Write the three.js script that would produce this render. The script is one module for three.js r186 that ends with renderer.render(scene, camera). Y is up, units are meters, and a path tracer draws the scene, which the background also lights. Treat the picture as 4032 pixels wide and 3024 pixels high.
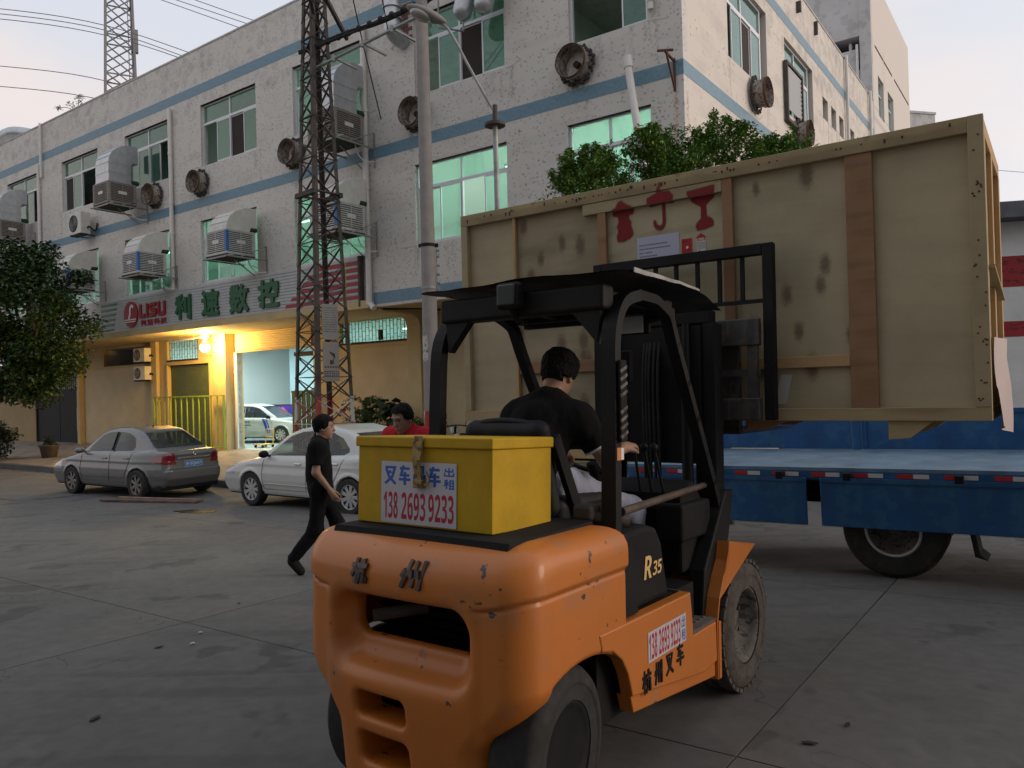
import * as THREE from 'three';
import { mergeGeometries, mergeVertices, toCreasedNormals } from 'three/addons/utils/BufferGeometryUtils.js';
import { RoundedBoxGeometry } from 'three/addons/geometries/RoundedBoxGeometry.js';
import { RectAreaLightUniformsLib } from 'three/addons/lights/RectAreaLightUniformsLib.js';
RectAreaLightUniformsLib.init();

// ---------------------------------------------------------------- camera, light, exposure
const scene = new THREE.Scene();
const camera = new THREE.PerspectiveCamera(53.08, 4 / 3, 0.1, 900);
camera.rotation.order = 'YXZ';
camera.position.set(0, 1.66, 0);
camera.rotation.set(0.0075, 0, -0.0275);
const renderer = new THREE.WebGLRenderer({ antialias: true });
renderer.toneMapping = THREE.LinearToneMapping;
renderer.toneMappingExposure = 1.0;
renderer.shadowMap.enabled = true;

// low afterglow to the right of and behind the photographer: a very wide, weak, warm sun
const SUN_DIR = new THREE.Vector3(0.95, 0.27, 0.14).normalize();
const sun = new THREE.DirectionalLight(new THREE.Color(1.0, 0.81, 0.66), 1.5);
sun.position.copy(SUN_DIR.clone().multiplyScalar(60));
sun.castShadow = true;
sun.shadow.radius = 55;
Object.assign(sun.shadow.camera, { left: -40, right: 40, top: 40, bottom: -40, near: 1, far: 140 });
scene.add(sun, sun.target);

// dusk sky, computed: pale grey-blue overhead, paler towards the glow, thin pink cloud low on the left
let SEED = 12345;
function rnd() { SEED = (SEED + 0x6d2b79f5) | 0; let t = Math.imul(SEED ^ (SEED >>> 15), 1 | SEED); t = (t + Math.imul(t ^ (t >>> 7), 61 | t)) ^ t; return ((t ^ (t >>> 14)) >>> 0) / 4294967296; }
const rr = (a, b) => a + (b - a) * rnd();
const clamp = (x, a = 0, b = 1) => Math.min(b, Math.max(a, x)), mix = (a, b, t) => a + (b - a) * t;
const smooth = (a, b, x) => { const t = clamp((x - a) / (b - a)); return t * t * (3 - 2 * t); };
function hash3(x, y, z) { let h = Math.imul(x, 374761393) ^ Math.imul(y, 668265263) ^ Math.imul(z, 1274126177); h = Math.imul(h ^ (h >>> 13), 1274126177); return ((h ^ (h >>> 16)) >>> 0) / 4294967296; }
function vnoise(x, y, per = 1e9, s = 0) {                 // value noise, repeating every per cells
  const xi = Math.floor(x), yi = Math.floor(y), fx = x - xi, fy = y - yi, u = fx * fx * (3 - 2 * fx), v = fy * fy * (3 - 2 * fy);
  const w = (a) => ((a % per) + per) % per, h = (i, j) => hash3(w(xi + i), w(yi + j), s);
  return mix(mix(h(0, 0), h(1, 0), u), mix(h(0, 1), h(1, 1), u), v);
}
function fbm(x, y, oct = 4, per = 1e9, s = 0) { let a = 0.5, t = 0, n = 0; for (let i = 0; i < oct; i++) { t += a * vnoise(x, y, per, s + i * 17); n += a; x *= 2; y *= 2; per *= 2; a *= 0.5; } return t / n; }
function noise3(x, y, z) {
  const xi = Math.floor(x), yi = Math.floor(y), zi = Math.floor(z), s = (f) => f * f * (3 - 2 * f), u = s(x - xi), v = s(y - yi), w = s(z - zi);
  const h = (i, j, k) => hash3(xi + i, yi + j, zi + k);
  return mix(mix(mix(h(0, 0, 0), h(1, 0, 0), u), mix(h(0, 1, 0), h(1, 1, 0), u), v), mix(mix(h(0, 0, 1), h(1, 0, 1), u), mix(h(0, 1, 1), h(1, 1, 1), u), v), w);
}
const fbm3 = (x, y, z, o = 4) => { let a = 0.5, t = 0, n = 0; for (let i = 0; i < o; i++) { t += a * noise3(x, y, z); n += a; x *= 2.03; y *= 2.03; z *= 2.03; a *= 0.5; } return t / n; };
{
  const w = 1024, h = 512, data = new Float32Array(w * h * 4);
  for (let j = 0; j < h; j++) for (let i = 0; i < w; i++) {
    const th = ((j + 0.5) / h - 0.5) * Math.PI, ph = ((i + 0.5) / w - 0.5) * 2 * Math.PI;    // row 0 is the nadir
    const dx = Math.cos(th) * Math.cos(ph), dy = Math.sin(th), dz = Math.cos(th) * Math.sin(ph);
    const g = Math.max(0, dx * SUN_DIR.x + dz * SUN_DIR.z) / Math.max(0.05, Math.hypot(dx, dz));          // how near the afterglow
    const e = Math.max(0, dy), up = smooth(0.0, 0.75, e);
    let r = mix(0.84, 0.62, up), gr = mix(0.81, 0.70, up), b = mix(0.82, 0.83, up);
    const glow = Math.pow(g, 2.2) * Math.exp(-e * 1.7);
    r += glow * 0.66; gr += glow * 0.58; b += glow * 0.52;
    const c = fbm3(dx * 3.1 + 7, dy * 9.5, dz * 3.1 + 3, 5), cl = smooth(0.47, 0.68, c) * Math.exp(-e * 1.7) * 1.0 * (1 - 0.85 * smooth(0.0, 0.8, g));
    r = mix(r, 1.02 + glow * 0.4, cl * 0.8); gr = mix(gr, 0.83 + glow * 0.4, cl * 0.8); b = mix(b, 0.73 + glow * 0.4, cl * 0.8);
    if (dy < 0) { const k = Math.exp(dy * 14); r = mix(0.11, r, k); gr = mix(0.105, gr, k); b = mix(0.10, b, k); }
    const o = (j * w + i) * 4; data[o] = r; data[o + 1] = gr; data[o + 2] = b; data[o + 3] = 1;
  }
  const sky = new THREE.DataTexture(data, w, h, THREE.RGBAFormat, THREE.FloatType);
  sky.mapping = THREE.EquirectangularReflectionMapping; sky.magFilter = THREE.LinearFilter; sky.minFilter = THREE.LinearFilter; sky.needsUpdate = true;
  scene.background = sky; scene.environment = sky;
  scene.backgroundIntensity = 1; scene.environmentIntensity = 1;
}

// ---------------------------------------------------------------- helpers
const V = (x, y, z) => new THREE.Vector3(x, y, z), PI = Math.PI;
const AX = { x: V(1, 0, 0), y: V(0, 1, 0), z: V(0, 0, 1) };
const ANG = -0.6213;                                                   // the facade, the crate, the truck and the forklift share this turn
const Wd = V(0.8131, 0, 0.5821), Fd = V(0.5821, 0, -0.8131);           // along the facade to the right; into the facade
const K = V(3.468, 0, -14.77);                                         // the building's near corner
const gy = (z) => 0.0275 * Math.max(z, -17);                           // the yard falls gently away from the camera
const used = new Map();
function numbered(n) { const k = used.get(n) ?? 0; used.set(n, k + 1); return k ? n + '_' + String(k).padStart(3, '0') : n; }
function tag(o, label, category, group, kind) { if (label) o.userData.label = label; if (category) o.userData.category = category; if (group) o.userData.group = group; if (kind) o.userData.kind = kind; return o; }
function thing(name, label, category, pos, turn = 0, group) {
  const g = new THREE.Group(); g.name = numbered(name); g.position.copy(pos); g.rotation.y = turn; scene.add(g);
  return tag(g, label, category, group);
}
const onFacade = (u, v, o = 0) => K.clone().addScaledVector(Wd, -u).addScaledVector(Fd, -o).setY(v);   // u metres left of the corner, o metres in front of the wall
function uvMetres(g) {                                                 // uv in metres by the main direction of each face
  const p = g.attributes.position, n = g.attributes.normal, uv = new Float32Array(p.count * 2);
  for (let i = 0; i < p.count; i += 3) {
    let ax = 0, ay = 0, az = 0;
    for (let k = 0; k < 3; k++) { ax += Math.abs(n.getX(i + k)); ay += Math.abs(n.getY(i + k)); az += Math.abs(n.getZ(i + k)); }
    for (let k = 0; k < 3; k++) {
      const x = p.getX(i + k), y = p.getY(i + k), z = p.getZ(i + k), q = (i + k) * 2;
      if (ay > ax && ay > az) { uv[q] = x; uv[q + 1] = z; } else if (ax > az) { uv[q] = z; uv[q + 1] = y; } else { uv[q] = x; uv[q + 1] = y; }
    }
  }
  g.setAttribute('uv', new THREE.BufferAttribute(uv, 2));
  return g;
}
function flat(g) {
  let q = g.index ? g.toNonIndexed() : g;
  if (!q.attributes.normal) q.computeVertexNormals();
  for (const k of Object.keys(q.attributes)) if (!['position', 'normal', 'uv'].includes(k)) q.deleteAttribute(k);
  return g.userData.ownUv && q.attributes.uv ? q : uvMetres(q);
}
function merge(gs) { const l = (Array.isArray(gs) ? gs : [gs]).map(flat); return l.length > 1 ? mergeGeometries(l) : l[0]; }
function part(name, gs, m, parent, label) {                            // one named mesh under its thing
  const o = new THREE.Mesh(merge(gs), m); o.name = name; o.castShadow = o.receiveShadow = true; parent.add(o);
  if (label) o.userData.label = label;
  return o;
}
function single(name, gs, m, label, category, group) { const o = part(numbered(name), gs, m, scene); return tag(o, label, category, group); }
function struct(name, gs, m) { const o = part(numbered(name), gs, m, scene); o.userData.kind = 'structure'; return o; }
const bx = (w, h, d, x = 0, y = 0, z = 0) => new THREE.BoxGeometry(w, h, d).translate(x, y, z);
const rb = (w, h, d, x = 0, y = 0, z = 0, r = 0.01, s = 2) => new RoundedBoxGeometry(w, h, d, s, Math.min(r, w / 2.01, h / 2.01, d / 2.01)).translate(x, y, z);
const bb = (x0, x1, y0, y1, z0, z1, r = 0) => (r ? rb(x1 - x0, y1 - y0, z1 - z0, (x0 + x1) / 2, (y0 + y1) / 2, (z0 + z1) / 2, r) : bx(x1 - x0, y1 - y0, z1 - z0, (x0 + x1) / 2, (y0 + y1) / 2, (z0 + z1) / 2));
function orient(g, a, b) {                                             // a geometry along y, centred, put between two points
  const d = b.clone().sub(a), q = new THREE.Quaternion().setFromUnitVectors(AX.y, d.clone().normalize());
  return g.applyQuaternion(q).translate((a.x + b.x) / 2, (a.y + b.y) / 2, (a.z + b.z) / 2);
}
const cyl = (a, b, r, r2 = r, n = 12) => orient(new THREE.CylinderGeometry(r2, r, a.distanceTo(b), n), a, b);
function beam(a, b, w, h, up = AX.y) {                                 // a rectangular bar between two points
  const d = b.clone().sub(a), l = d.length(); d.normalize();
  const s = d.clone().cross(Math.abs(d.dot(up)) > 0.99 ? AX.x : up).normalize(), t = s.clone().cross(d).normalize();
  return new THREE.BoxGeometry(w, h, l).applyMatrix4(new THREE.Matrix4().makeBasis(s, t, d.clone().negate()).setPosition((a.x + b.x) / 2, (a.y + b.y) / 2, (a.z + b.z) / 2));
}
const tube = (pts, r, seg = 24, n = 8, closed = false) => new THREE.TubeGeometry(new THREE.CatmullRomCurve3(pts, closed), seg, r, n, closed);
function poly(pts, holes = []) { const s = new THREE.Shape(pts.map(([x, y]) => new THREE.Vector2(x, y))); for (const h of holes) s.holes.push(new THREE.Path(h.map(([x, y]) => new THREE.Vector2(x, y)))); return s; }
const extr = (pts, d, bevel = 0, holes) => new THREE.ExtrudeGeometry(poly(pts, holes), { depth: d, bevelEnabled: bevel > 0, bevelThickness: bevel, bevelSize: bevel, bevelOffset: -bevel, bevelSegments: 2, curveSegments: 10 });
const extrX = (pts, x0, x1, bevel = 0) => extr(pts.map(([z, y]) => [-z, y]), x1 - x0 - 2 * bevel, bevel).translate(0, 0, bevel).rotateY(PI / 2).translate(x0, 0, 0);   // profile in (z, y), run along x
const lathe = (pts, n = 24) => new THREE.LatheGeometry(pts.map(([r, y]) => new THREE.Vector2(r, y)), n);

// ---------------------------------------------------------------- textures and materials
function dataTex(w, h, f, srgb = true, rep = 1) {
  const d = new Uint8Array(w * h * 4);
  for (let j = 0; j < h; j++) for (let i = 0; i < w; i++) { const c = f(i / w, j / h, i, j), o = (j * w + i) * 4; for (let k = 0; k < 3; k++) { let v = clamp(c[k]); if (srgb) v = v <= 0.0031308 ? v * 12.92 : 1.055 * Math.pow(v, 1 / 2.4) - 0.055; d[o + k] = Math.round(v * 255); } d[o + 3] = 255; }
  const t = new THREE.DataTexture(d, w, h); t.wrapS = t.wrapT = THREE.RepeatWrapping; t.magFilter = THREE.LinearFilter; t.minFilter = THREE.LinearMipmapLinearFilter;
  if (srgb) t.colorSpace = THREE.SRGBColorSpace; t.repeat.set(rep, rep); t.needsUpdate = true; return t;
}
function canvasTex(w, h, draw, wrap = false) {
  const c = document.createElement('canvas'); c.width = w; c.height = h; draw(c.getContext('2d'), w, h);
  const t = new THREE.CanvasTexture(c); t.colorSpace = THREE.SRGBColorSpace; t.anisotropy = 8; if (wrap) t.wrapS = t.wrapT = THREE.RepeatWrapping; return t;
}
const std = (o) => new THREE.MeshStandardMaterial(o), phy = (o) => new THREE.MeshPhysicalMaterial(o);
const lin = (r, g, b) => new THREE.Color().setRGB(r, g, b);
// base colour with blotches, specks and scratches; metres per repeat
const greys = new Map();
function mottled(name, c, { amp = 0.25, size = 1, cells = 6, speck = 0, speckC = [0.05, 0.04, 0.03], rough = 0.7, metal = 0, px = 256, s = 0, bump = 0, coat = 0, stretch = 1, c2, streak = 0, spec = 1 } = {}) {
  const f = (u, v) => {
    const n = fbm(u * cells, v * cells * stretch, 5, cells, s), m = fbm(u * cells * 8, v * cells * 8, 3, cells * 8, s + 5), k = 1 + amp * ((n - 0.5) * 2 + (m - 0.5) * 0.6);
    const t = c2 ? smooth(0.5, 0.66, fbm(u * cells * 2, v * cells * 2 * stretch, 4, cells * 2, s + 31)) : 0, sp = speck && vnoise(u * 64, v * 64, 64, s + 9) > 1 - speck ? 1 : 0;
    const st = streak ? smooth(0.62, 0.75, fbm(u * 40, v * 3, 2, 40, s + 77)) * streak : 0;
    return [0, 1, 2].map((i) => mix(mix(mix(c[i], c2 ? c2[i] : 0, t) * k, speckC[i], sp * 0.85), speckC[i], st));
  };
  let map, color;
  if (c2 || speck || streak) map = dataTex(px, px, f, true, 1 / size);
  else {                                                               // plain blotches: a shared grey map times the colour
    const key = Math.round(amp * 5) + '_' + (s % 3);
    if (!greys.has(key)) greys.set(key, dataTex(512, 512, (u, v) => { const n = fbm(u * 6, v * 6, 5, 6, s), m = fbm(u * 48, v * 48, 3, 48, s + 5), k = 0.7 * (1 + amp * ((n - 0.5) * 2 + (m - 0.5) * 0.6)); return [k, k, k]; }));
    map = greys.get(key).clone(); map.repeat.set(1 / size, 1 / size); map.needsUpdate = true; color = lin(...c.map((x) => x / 0.7));
  }
  const o = { map, roughness: rough, metalness: metal, name };
  if (color) o.color = color;
  if (bump) { if (!greys.has('bump')) greys.set('bump', dataTex(512, 512, (u, v) => { const n = fbm(u * 24, v * 24, 4, 24, 3); return [n, n, n]; }, false)); o.bumpMap = greys.get('bump').clone(); o.bumpMap.repeat.set(1 / size, 1 / size); o.bumpMap.needsUpdate = true; o.bumpScale = bump; }
  if (spec !== 1) { o.specularIntensity = spec; return phy(o); }
  if (coat) { o.clearcoat = coat; o.clearcoatRoughness = 0.12; return phy(o); }
  return std(o);
}
const M = {
  black: mottled('black grimy steel', [0.009, 0.009, 0.0095], { amp: 0.5, size: 0.8, rough: 0.6, spec: 0.45, s: 3, speck: 0.02, speckC: [0.035, 0.032, 0.03] }),
  blackMatt: mottled('matt black', [0.012, 0.012, 0.0125], { amp: 0.4, size: 0.6, rough: 0.8, spec: 0.4, s: 4 }),
  rubber: mottled('tyre rubber', [0.022, 0.021, 0.02], { amp: 0.5, size: 0.5, rough: 0.9, s: 6, c2: [0.03, 0.028, 0.026] }),
  dustyRubber: mottled('dusty tyre rubber', [0.085, 0.072, 0.06], { amp: 0.35, size: 0.5, rough: 0.95, s: 8, c2: [0.06, 0.051, 0.043], bump: 0.004 }),
  rim: mottled('dusty rim', [0.13, 0.115, 0.10], { amp: 0.5, size: 0.4, rough: 0.75, s: 9, c2: [0.04, 0.035, 0.03] }),
  steel: std({ color: lin(0.35, 0.35, 0.36), metalness: 0.9, roughness: 0.4 }),
  galv: mottled('galvanised sheet', [0.48, 0.49, 0.50], { amp: 0.18, size: 0.7, rough: 0.42, metal: 0.75, s: 12 }),
  zinc: mottled('galvanised pipe', [0.30, 0.30, 0.29], { amp: 0.3, size: 0.7, rough: 0.6, metal: 0.4, s: 13 }),
  rust: mottled('rusty painted steel', [0.072, 0.062, 0.055], { amp: 0.45, size: 0.9, rough: 0.85, s: 14, c2: [0.082, 0.052, 0.038] }),
  rustRed: mottled('rust', [0.13, 0.055, 0.03], { amp: 0.5, size: 0.4, rough: 0.9, s: 15, c2: [0.06, 0.035, 0.025] }),
  alu: std({ color: lin(0.62, 0.62, 0.63), metalness: 0.3, roughness: 0.5 }),
  pvc: mottled('white pvc', [0.66, 0.62, 0.57], { amp: 0.12, size: 1.2, rough: 0.5, s: 16 }),
  white: std({ color: lin(0.72, 0.72, 0.71), roughness: 0.6 }),
  cream: mottled('aged cream plastic', [0.62, 0.58, 0.52], { amp: 0.14, size: 0.9, rough: 0.55, s: 17 }),
  dark: std({ color: lin(0.012, 0.012, 0.012), roughness: 0.9 }),
  chrome: std({ color: lin(0.7, 0.7, 0.7), metalness: 1, roughness: 0.15 }),
};
// ---------------------------------------------------------------- glyphs: strokes on a 10 x 10 grid, y down
const HE = [[[4, 0.8], [1, 1.6]], [[0.5, 3.2], [5, 3.2]], [[2.8, 1.3], [2.8, 9.5]], [[2.6, 3.6], [0.5, 7]], [[3, 4], [4.8, 6]]];
const SHOU = [[[0.3, 2.4], [3.6, 2.4]], [[2, 0.4], [2, 9.2], [0.9, 8.6]], [[0.3, 6.2], [3.7, 5]]];
const GLYPH = {
  利: [...HE, [[6.5, 1.8], [6.5, 7]], [[9, 0.8], [9, 9.4], [7.8, 9]]],
  速: [[[3.5, 1.8], [9.5, 1.8]], [[4.3, 3.2], [8.7, 3.2], [8.7, 5.2], [4.3, 5.2], [4.3, 3.2]], [[6.5, 0.5], [6.5, 8]], [[6.2, 5.4], [4, 7.4]], [[6.8, 5.4], [9.2, 7.2]], [[1, 0.9], [2, 2]], [[0.5, 3.8], [2.2, 3.8], [2.2, 7.5], [0.6, 9]], [[1.6, 8], [3.5, 9.2], [9.6, 9.3]]],
  数: [[[2.8, 0.5], [2.8, 4.6]], [[0.5, 2.6], [5.2, 2.6]], [[1, 0.8], [1.9, 2]], [[4.7, 0.7], [3.8, 2]], [[2.6, 2.8], [0.6, 4.6]], [[3, 2.8], [5, 4.4]], [[2.6, 4.8], [1.2, 7.4], [4.4, 9.4]], [[4.3, 5.8], [3.2, 8], [0.6, 9.5]], [[0.4, 6], [5.3, 6]], [[7, 0.5], [5.8, 3.6]], [[6.6, 2.4], [9.8, 2.4]], [[8.8, 2.6], [7.8, 6.6], [5.6, 9.5]], [[6.4, 4], [7.8, 7], [9.8, 9.5]]],
  控: [...SHOU, [[6.8, 0.3], [6.8, 1.5]], [[4.4, 3.2], [4.4, 1.7], [9.5, 1.7], [9.5, 3.2]], [[6, 2.6], [4.6, 4.8]], [[7.8, 2.6], [9.4, 4.6]], [[4.8, 5.6], [9.2, 5.6]], [[7, 5.6], [7, 9]], [[4.2, 9.1], [9.8, 9.1]]],
  科: [...HE, [[6, 1.5], [7.2, 2.6]], [[5.8, 3.8], [7, 4.9]], [[5.4, 6.8], [9.8, 5.8]], [[8.3, 0.6], [8.3, 9.5]]],
  技: [...SHOU, [[4.2, 2.4], [9.6, 2.4]], [[7, 0.4], [7, 4.6]], [[4.6, 4.6], [9, 4.6], [7.5, 7.2], [4.2, 9.4]], [[5.4, 5.4], [7, 7.4], [9.7, 9.4]]],
  叉: [[[1, 1.5], [8.6, 1.5], [6.5, 6], [1, 9.4]], [[1.8, 2], [4, 6], [9.2, 9.4]], [[4.4, 3], [5.4, 4.4]]],
  车: [[[1.2, 1.8], [8.8, 1.8]], [[4.2, 0.4], [2.2, 5], [8.6, 5]], [[5.2, 3.4], [5.2, 9.7]], [[0.5, 7], [9.5, 7]]],
  吊: [[[2.6, 0.8], [7.6, 0.8], [7.6, 3.4], [2.6, 3.4], [2.6, 0.8]], [[1.4, 9], [1.4, 5], [8.8, 5], [8.8, 8.8], [7.8, 8.4]], [[5, 3.4], [5, 9.8]]],
  出: [[[5, 0.4], [5, 9]], [[1.8, 1.4], [1.8, 4.4], [8.4, 4.4], [8.4, 1.4]], [[1, 5.8], [1, 9], [9.2, 9], [9.2, 5.8]]],
  租: [...HE, [[6, 9.2], [6, 1.4], [9, 1.4], [9, 9.2]], [[6, 3.8], [9, 3.8]], [[6, 6.4], [9, 6.4]], [[4.8, 9.3], [9.9, 9.3]]],
  杭: [[[0.4, 2.8], [4.4, 2.8]], [[2.5, 0.5], [2.5, 9.5]], [[2.4, 3], [0.5, 6.6]], [[2.7, 3.6], [4.2, 5.4]], [[7, 0.5], [7.4, 1.6]], [[4.8, 2.4], [9.6, 2.4]], [[5.8, 7], [5.8, 4.2], [8.4, 4.2], [8.4, 8.8], [9.8, 8.8], [9.8, 7.4]], [[5.8, 7], [4.6, 9.4]]],
  州: [[[1.4, 4], [0.8, 5.6]], [[2.6, 0.8], [2.4, 6], [1.2, 9.4]], [[4, 4], [4.5, 5.4]], [[5.4, 1], [5.4, 9]], [[6.8, 4], [7.3, 5.4]], [[8.6, 0.7], [8.6, 9.6]]],
};
function drawGlyph(c, ch, x, y, w, h, lw) {
  c.lineWidth = lw; c.lineCap = 'butt'; c.lineJoin = 'miter';
  for (const s of GLYPH[ch]) { c.beginPath(); s.forEach(([a, b], i) => c[i ? 'lineTo' : 'moveTo'](x + a / 10 * w, y + b / 10 * h)); c.stroke(); }
}
function glyphGeo(ch, w, h, lw, depth, slant = 0) {                    // raised strokes, lower left at the origin, back on z = 0
  const out = []; let k = 0;
  for (const s of GLYPH[ch]) for (let i = 0; i + 1 < s.length; i++) {
    const P = ([a, b]) => V(a / 10 * w + slant * (1 - b / 10) * h, (1 - b / 10) * h, 0), a = P(s[i]), b = P(s[i + 1]), d = b.clone().sub(a).normalize().multiplyScalar(lw * 0.35);
    const dp = depth + (k++ % 9) * 0.0006;
    out.push(beam(a.clone().sub(d).setZ(dp / 2), b.clone().add(d).setZ(dp / 2), lw, dp, AX.z));
  }
  return out;
}

// ---------------------------------------------------------------- the yard: base sheet, concrete slabs with open joints, kerb, pavement
const YX = V(1, 0, 0), slopeQ = new THREE.Quaternion().setFromAxisAngle(AX.x, Math.atan(-0.0275));
{
  const concrete = (s, c, c2) => {
    const f = (u, v) => {
      const big = fbm(u * 4, v * 4, 5, 4, s), blot = smooth(0.52, 0.72, fbm(u * 7, v * 7, 5, 7, s + 40)), fine = fbm(u * 64, v * 64, 3, 64, s + 80), st = smooth(0.60, 0.78, fbm(u * 3, v * 16, 4, 3, s + 120));
      const dot = vnoise(u * 200, v * 200, 200, s + 3) > 0.975 ? 0.75 : 1, k = (0.88 + 0.24 * big) * (0.84 + 0.32 * fine) * dot * (1 - 0.20 * st);
      const rid = Math.abs(fbm(u * 5, v * 5, 5, 5, s + 140) - 0.5), crk = rid < 0.0035 && fbm(u * 3, v * 3, 2, 3, s + 150) > 0.5 ? 0.72 : 1, oil = 1 - 0.32 * smooth(0.70, 0.76, fbm(u * 9, v * 9, 4, 9, s + 160));
        return c.map((x, i) => mix(x, c2[i], blot * 0.35) * k * crk * oil);
    };
    const b = dataTex(512, 512, (u, v) => { const n = 0.6 * fbm(u * 60, v * 60, 4, 60, s + 7) + 0.4 * fbm(u * 8, v * 8, 3, 8, s + 11); return [n, n, n]; }, false, 1 / 5);
    const r = dataTex(256, 256, (u, v) => { const n = mix(0.84, 0.97, smooth(0.35, 0.6, fbm(u * 6, v * 6, 4, 6, s + 60))); return [n, n, n]; }, false, 1 / 5);
    return std({ map: dataTex(1024, 1024, f, true, 1 / 5), bumpMap: b, bumpScale: 0.006, roughnessMap: r, roughness: 1 });
  };
  const slabM = [concrete(1, [0.112, 0.105, 0.096], [0.078, 0.074, 0.069]), concrete(211, [0.107, 0.101, 0.093], [0.075, 0.071, 0.067])];
  M.concrete = slabM[0];
  // base sheet to the horizon, following the fall of the yard
  const base = new THREE.BufferGeometry(), zs = [260, 0, -17, -900], pos = [], idx = [];
  for (const z of zs) for (const x of [-900, 900]) pos.push(x, gy(z > 60 ? 60 : z) - 0.016, z);
  for (let i = 0; i < 3; i++) { const a = i * 2; idx.push(a, a + 1, a + 2, a + 1, a + 3, a + 2); }
  base.setAttribute('position', new THREE.Float32BufferAttribute(pos, 3)); base.setIndex(idx); base.computeVertexNormals();
  const ground = struct('ground', base, std({ color: lin(0.074, 0.069, 0.063), roughness: 1 }));
  const PQ = (p, q) => V(p * 0.8131 + q * 0.5821, 0, p * 0.5821 - q * 0.8131);
  const slab = (p0, p1, q0, q1, n) => {
    const c = [[p0, q0], [p1, q0], [p1, q1], [p0, q1]].map(([p, q]) => PQ(p, q)), y = (v) => 0.0275 * Math.max(v.z, -17), t = 0.016, g = new THREE.BufferGeometry(), b = 0.003;
    const top = [[p0 + b, q0 + b], [p1 - b, q0 + b], [p1 - b, q1 - b], [p0 + b, q1 - b]].map(([p, q]) => PQ(p, q)), P = [], I = [];
    const N = 8, grid = [];
    for (let j = 0; j <= N; j++) for (let i = 0; i <= N; i++) { const v = PQ(mix(p0 + b, p1 - b, i / N), mix(q0 + b, q1 - b, j / N)); grid.push(v.x, y(v), v.z); }
    for (let j = 0; j < N; j++) for (let i = 0; i < N; i++) { const a = j * (N + 1) + i; I.push(a, a + 1, a + N + 2, a, a + N + 2, a + N + 1); }
    P.push(...grid); let o = P.length / 3;
    for (let k = 0; k < 4; k++) { const a = top[k], d = top[(k + 1) % 4], e = c[k], f = c[(k + 1) % 4]; P.push(a.x, y(a), a.z, d.x, y(d), d.z, f.x, y(f) - t, f.z, e.x, y(e) - t, e.z); I.push(o, o + 2, o + 1, o, o + 3, o + 2); o += 4; }
    g.setAttribute('position', new THREE.Float32BufferAttribute(P, 3)); g.setIndex(I);
    const q = g.toNonIndexed(); q.computeVertexNormals();
    part('concrete_slab', q, slabM[n % 2], ground);
  };
  let n = 0;
  const ps = [-47, -42.2, -37.6, -33.1, -28.2, -23.0, -18.3, -14.2, -10.1, -5.9, -1.3, 3.6, 8.6, 13.6, 18.6, 23.6], qs = [-9.5, -5.2, -0.8, 3.55, 7.3, 10.78];
  for (let j = 0; j + 1 < qs.length; j++) for (let i = 0; i + 1 < ps.length; i++) slab(ps[i] + 0.003, ps[i + 1] - 0.003, qs[j] + 0.003, qs[j + 1] - 0.003, n++ + j);
  for (let i = 9; i + 1 < ps.length; i++) { slab(ps[i] + 0.003, ps[i + 1] - 0.003, 10.79, 14.7, n++); if (i > 9) slab(ps[i] + 0.003, ps[i + 1] - 0.003, 14.72, 19, n++); }
  // pavement between kerb and building, rising a little to the wall
  const kq = 10.82, x0 = -46, x1 = -5.95;
  const g = new THREE.Group(); g.position.copy(PQ(0, 0)); g.rotation.y = ANG;
  const kg = [], pv = [];
  const pavM = mottled('pavement concrete', [0.24, 0.205, 0.165], { amp: 0.2, size: 3, px: 512, rough: 0.85, s: 21, c2: [0.17, 0.145, 0.12], bump: 0.004 });
  for (let p = x0; p < x1 - 0.5; p += 1.0) {
    const a = PQ(p + 0.006, kq), b = PQ(p + 0.994, kq);
    const e = gy((a.z + b.z) / 2), m = new THREE.Matrix4().makeRotationY(ANG).setPosition(PQ(p + 0.5, kq + 0.09).setY(e + 0.055));
    kg.push(new RoundedBoxGeometry(0.986, 0.21, 0.17, 2, 0.02).applyMatrix4(m));
  }
  const kerb = struct('kerb', kg.shift(), M.concrete);
  for (const k of kg) part('kerb_stone', k, M.concrete, kerb);
  const G = new THREE.BufferGeometry(), P = [], I = [];
  for (let i = 0; i <= 40; i++) { const p = mix(x0, x1, i / 40), a = PQ(p, kq + 0.18), b = PQ(p, 16.06); P.push(a.x, gy(a.z) + 0.15, a.z, b.x, -0.12, b.z); if (i < 40) I.push(2 * i, 2 * i + 2, 2 * i + 1, 2 * i + 1, 2 * i + 2, 2 * i + 3); }
  G.setAttribute('position', new THREE.Float32BufferAttribute(P, 3)); G.setIndex(I); G.computeVertexNormals();
  struct('pavement', G, pavM);
}
// ---------------------------------------------------------------- the factory building
const building = thing('factory_building', 'long white tiled three-storey factory with blue bands and a recessed yellow ground floor', 'building', K, ANG);
const B = { top: 12.65, f1: 3.88, f2: 7.6, f3: 11.25 };
const row3 = [[30.1, 27.2], [25.25, 22.5], [20.6, 17.83], [16.02, 13.22], [11.55, 8.75], [6.95, 4.2], [2.53, 0.72]];
const row2 = [[30.1, 27.2], [25.25, 22.58], [20.75, 17.93], [16.15, 13.3], [11.6, 8.77], [7.03, 4.23], [2.63, 0.7]];
const side3 = [[2.3, 5.1, 8.87, 10.87], [6.65, 9.5, 8.87, 10.85], [10.64, 11.3, 9.78, 10.45], [11.73, 12.38, 9.78, 10.45], [12.82, 13.44, 9.78, 10.45], [14.45, 15.1, 9.78, 10.45], [15.6, 16.2, 9.78, 10.45]];
const fanSpots = [[16.02, 8.41], [18.64, 8.46], [11.49, 8.42], [6.87, 8.45], [2.32, 8.43]];
const hole = (a, b, c, d) => [[a, c], [b, c], [b, d], [a, d]];
const L = 36;
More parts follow.
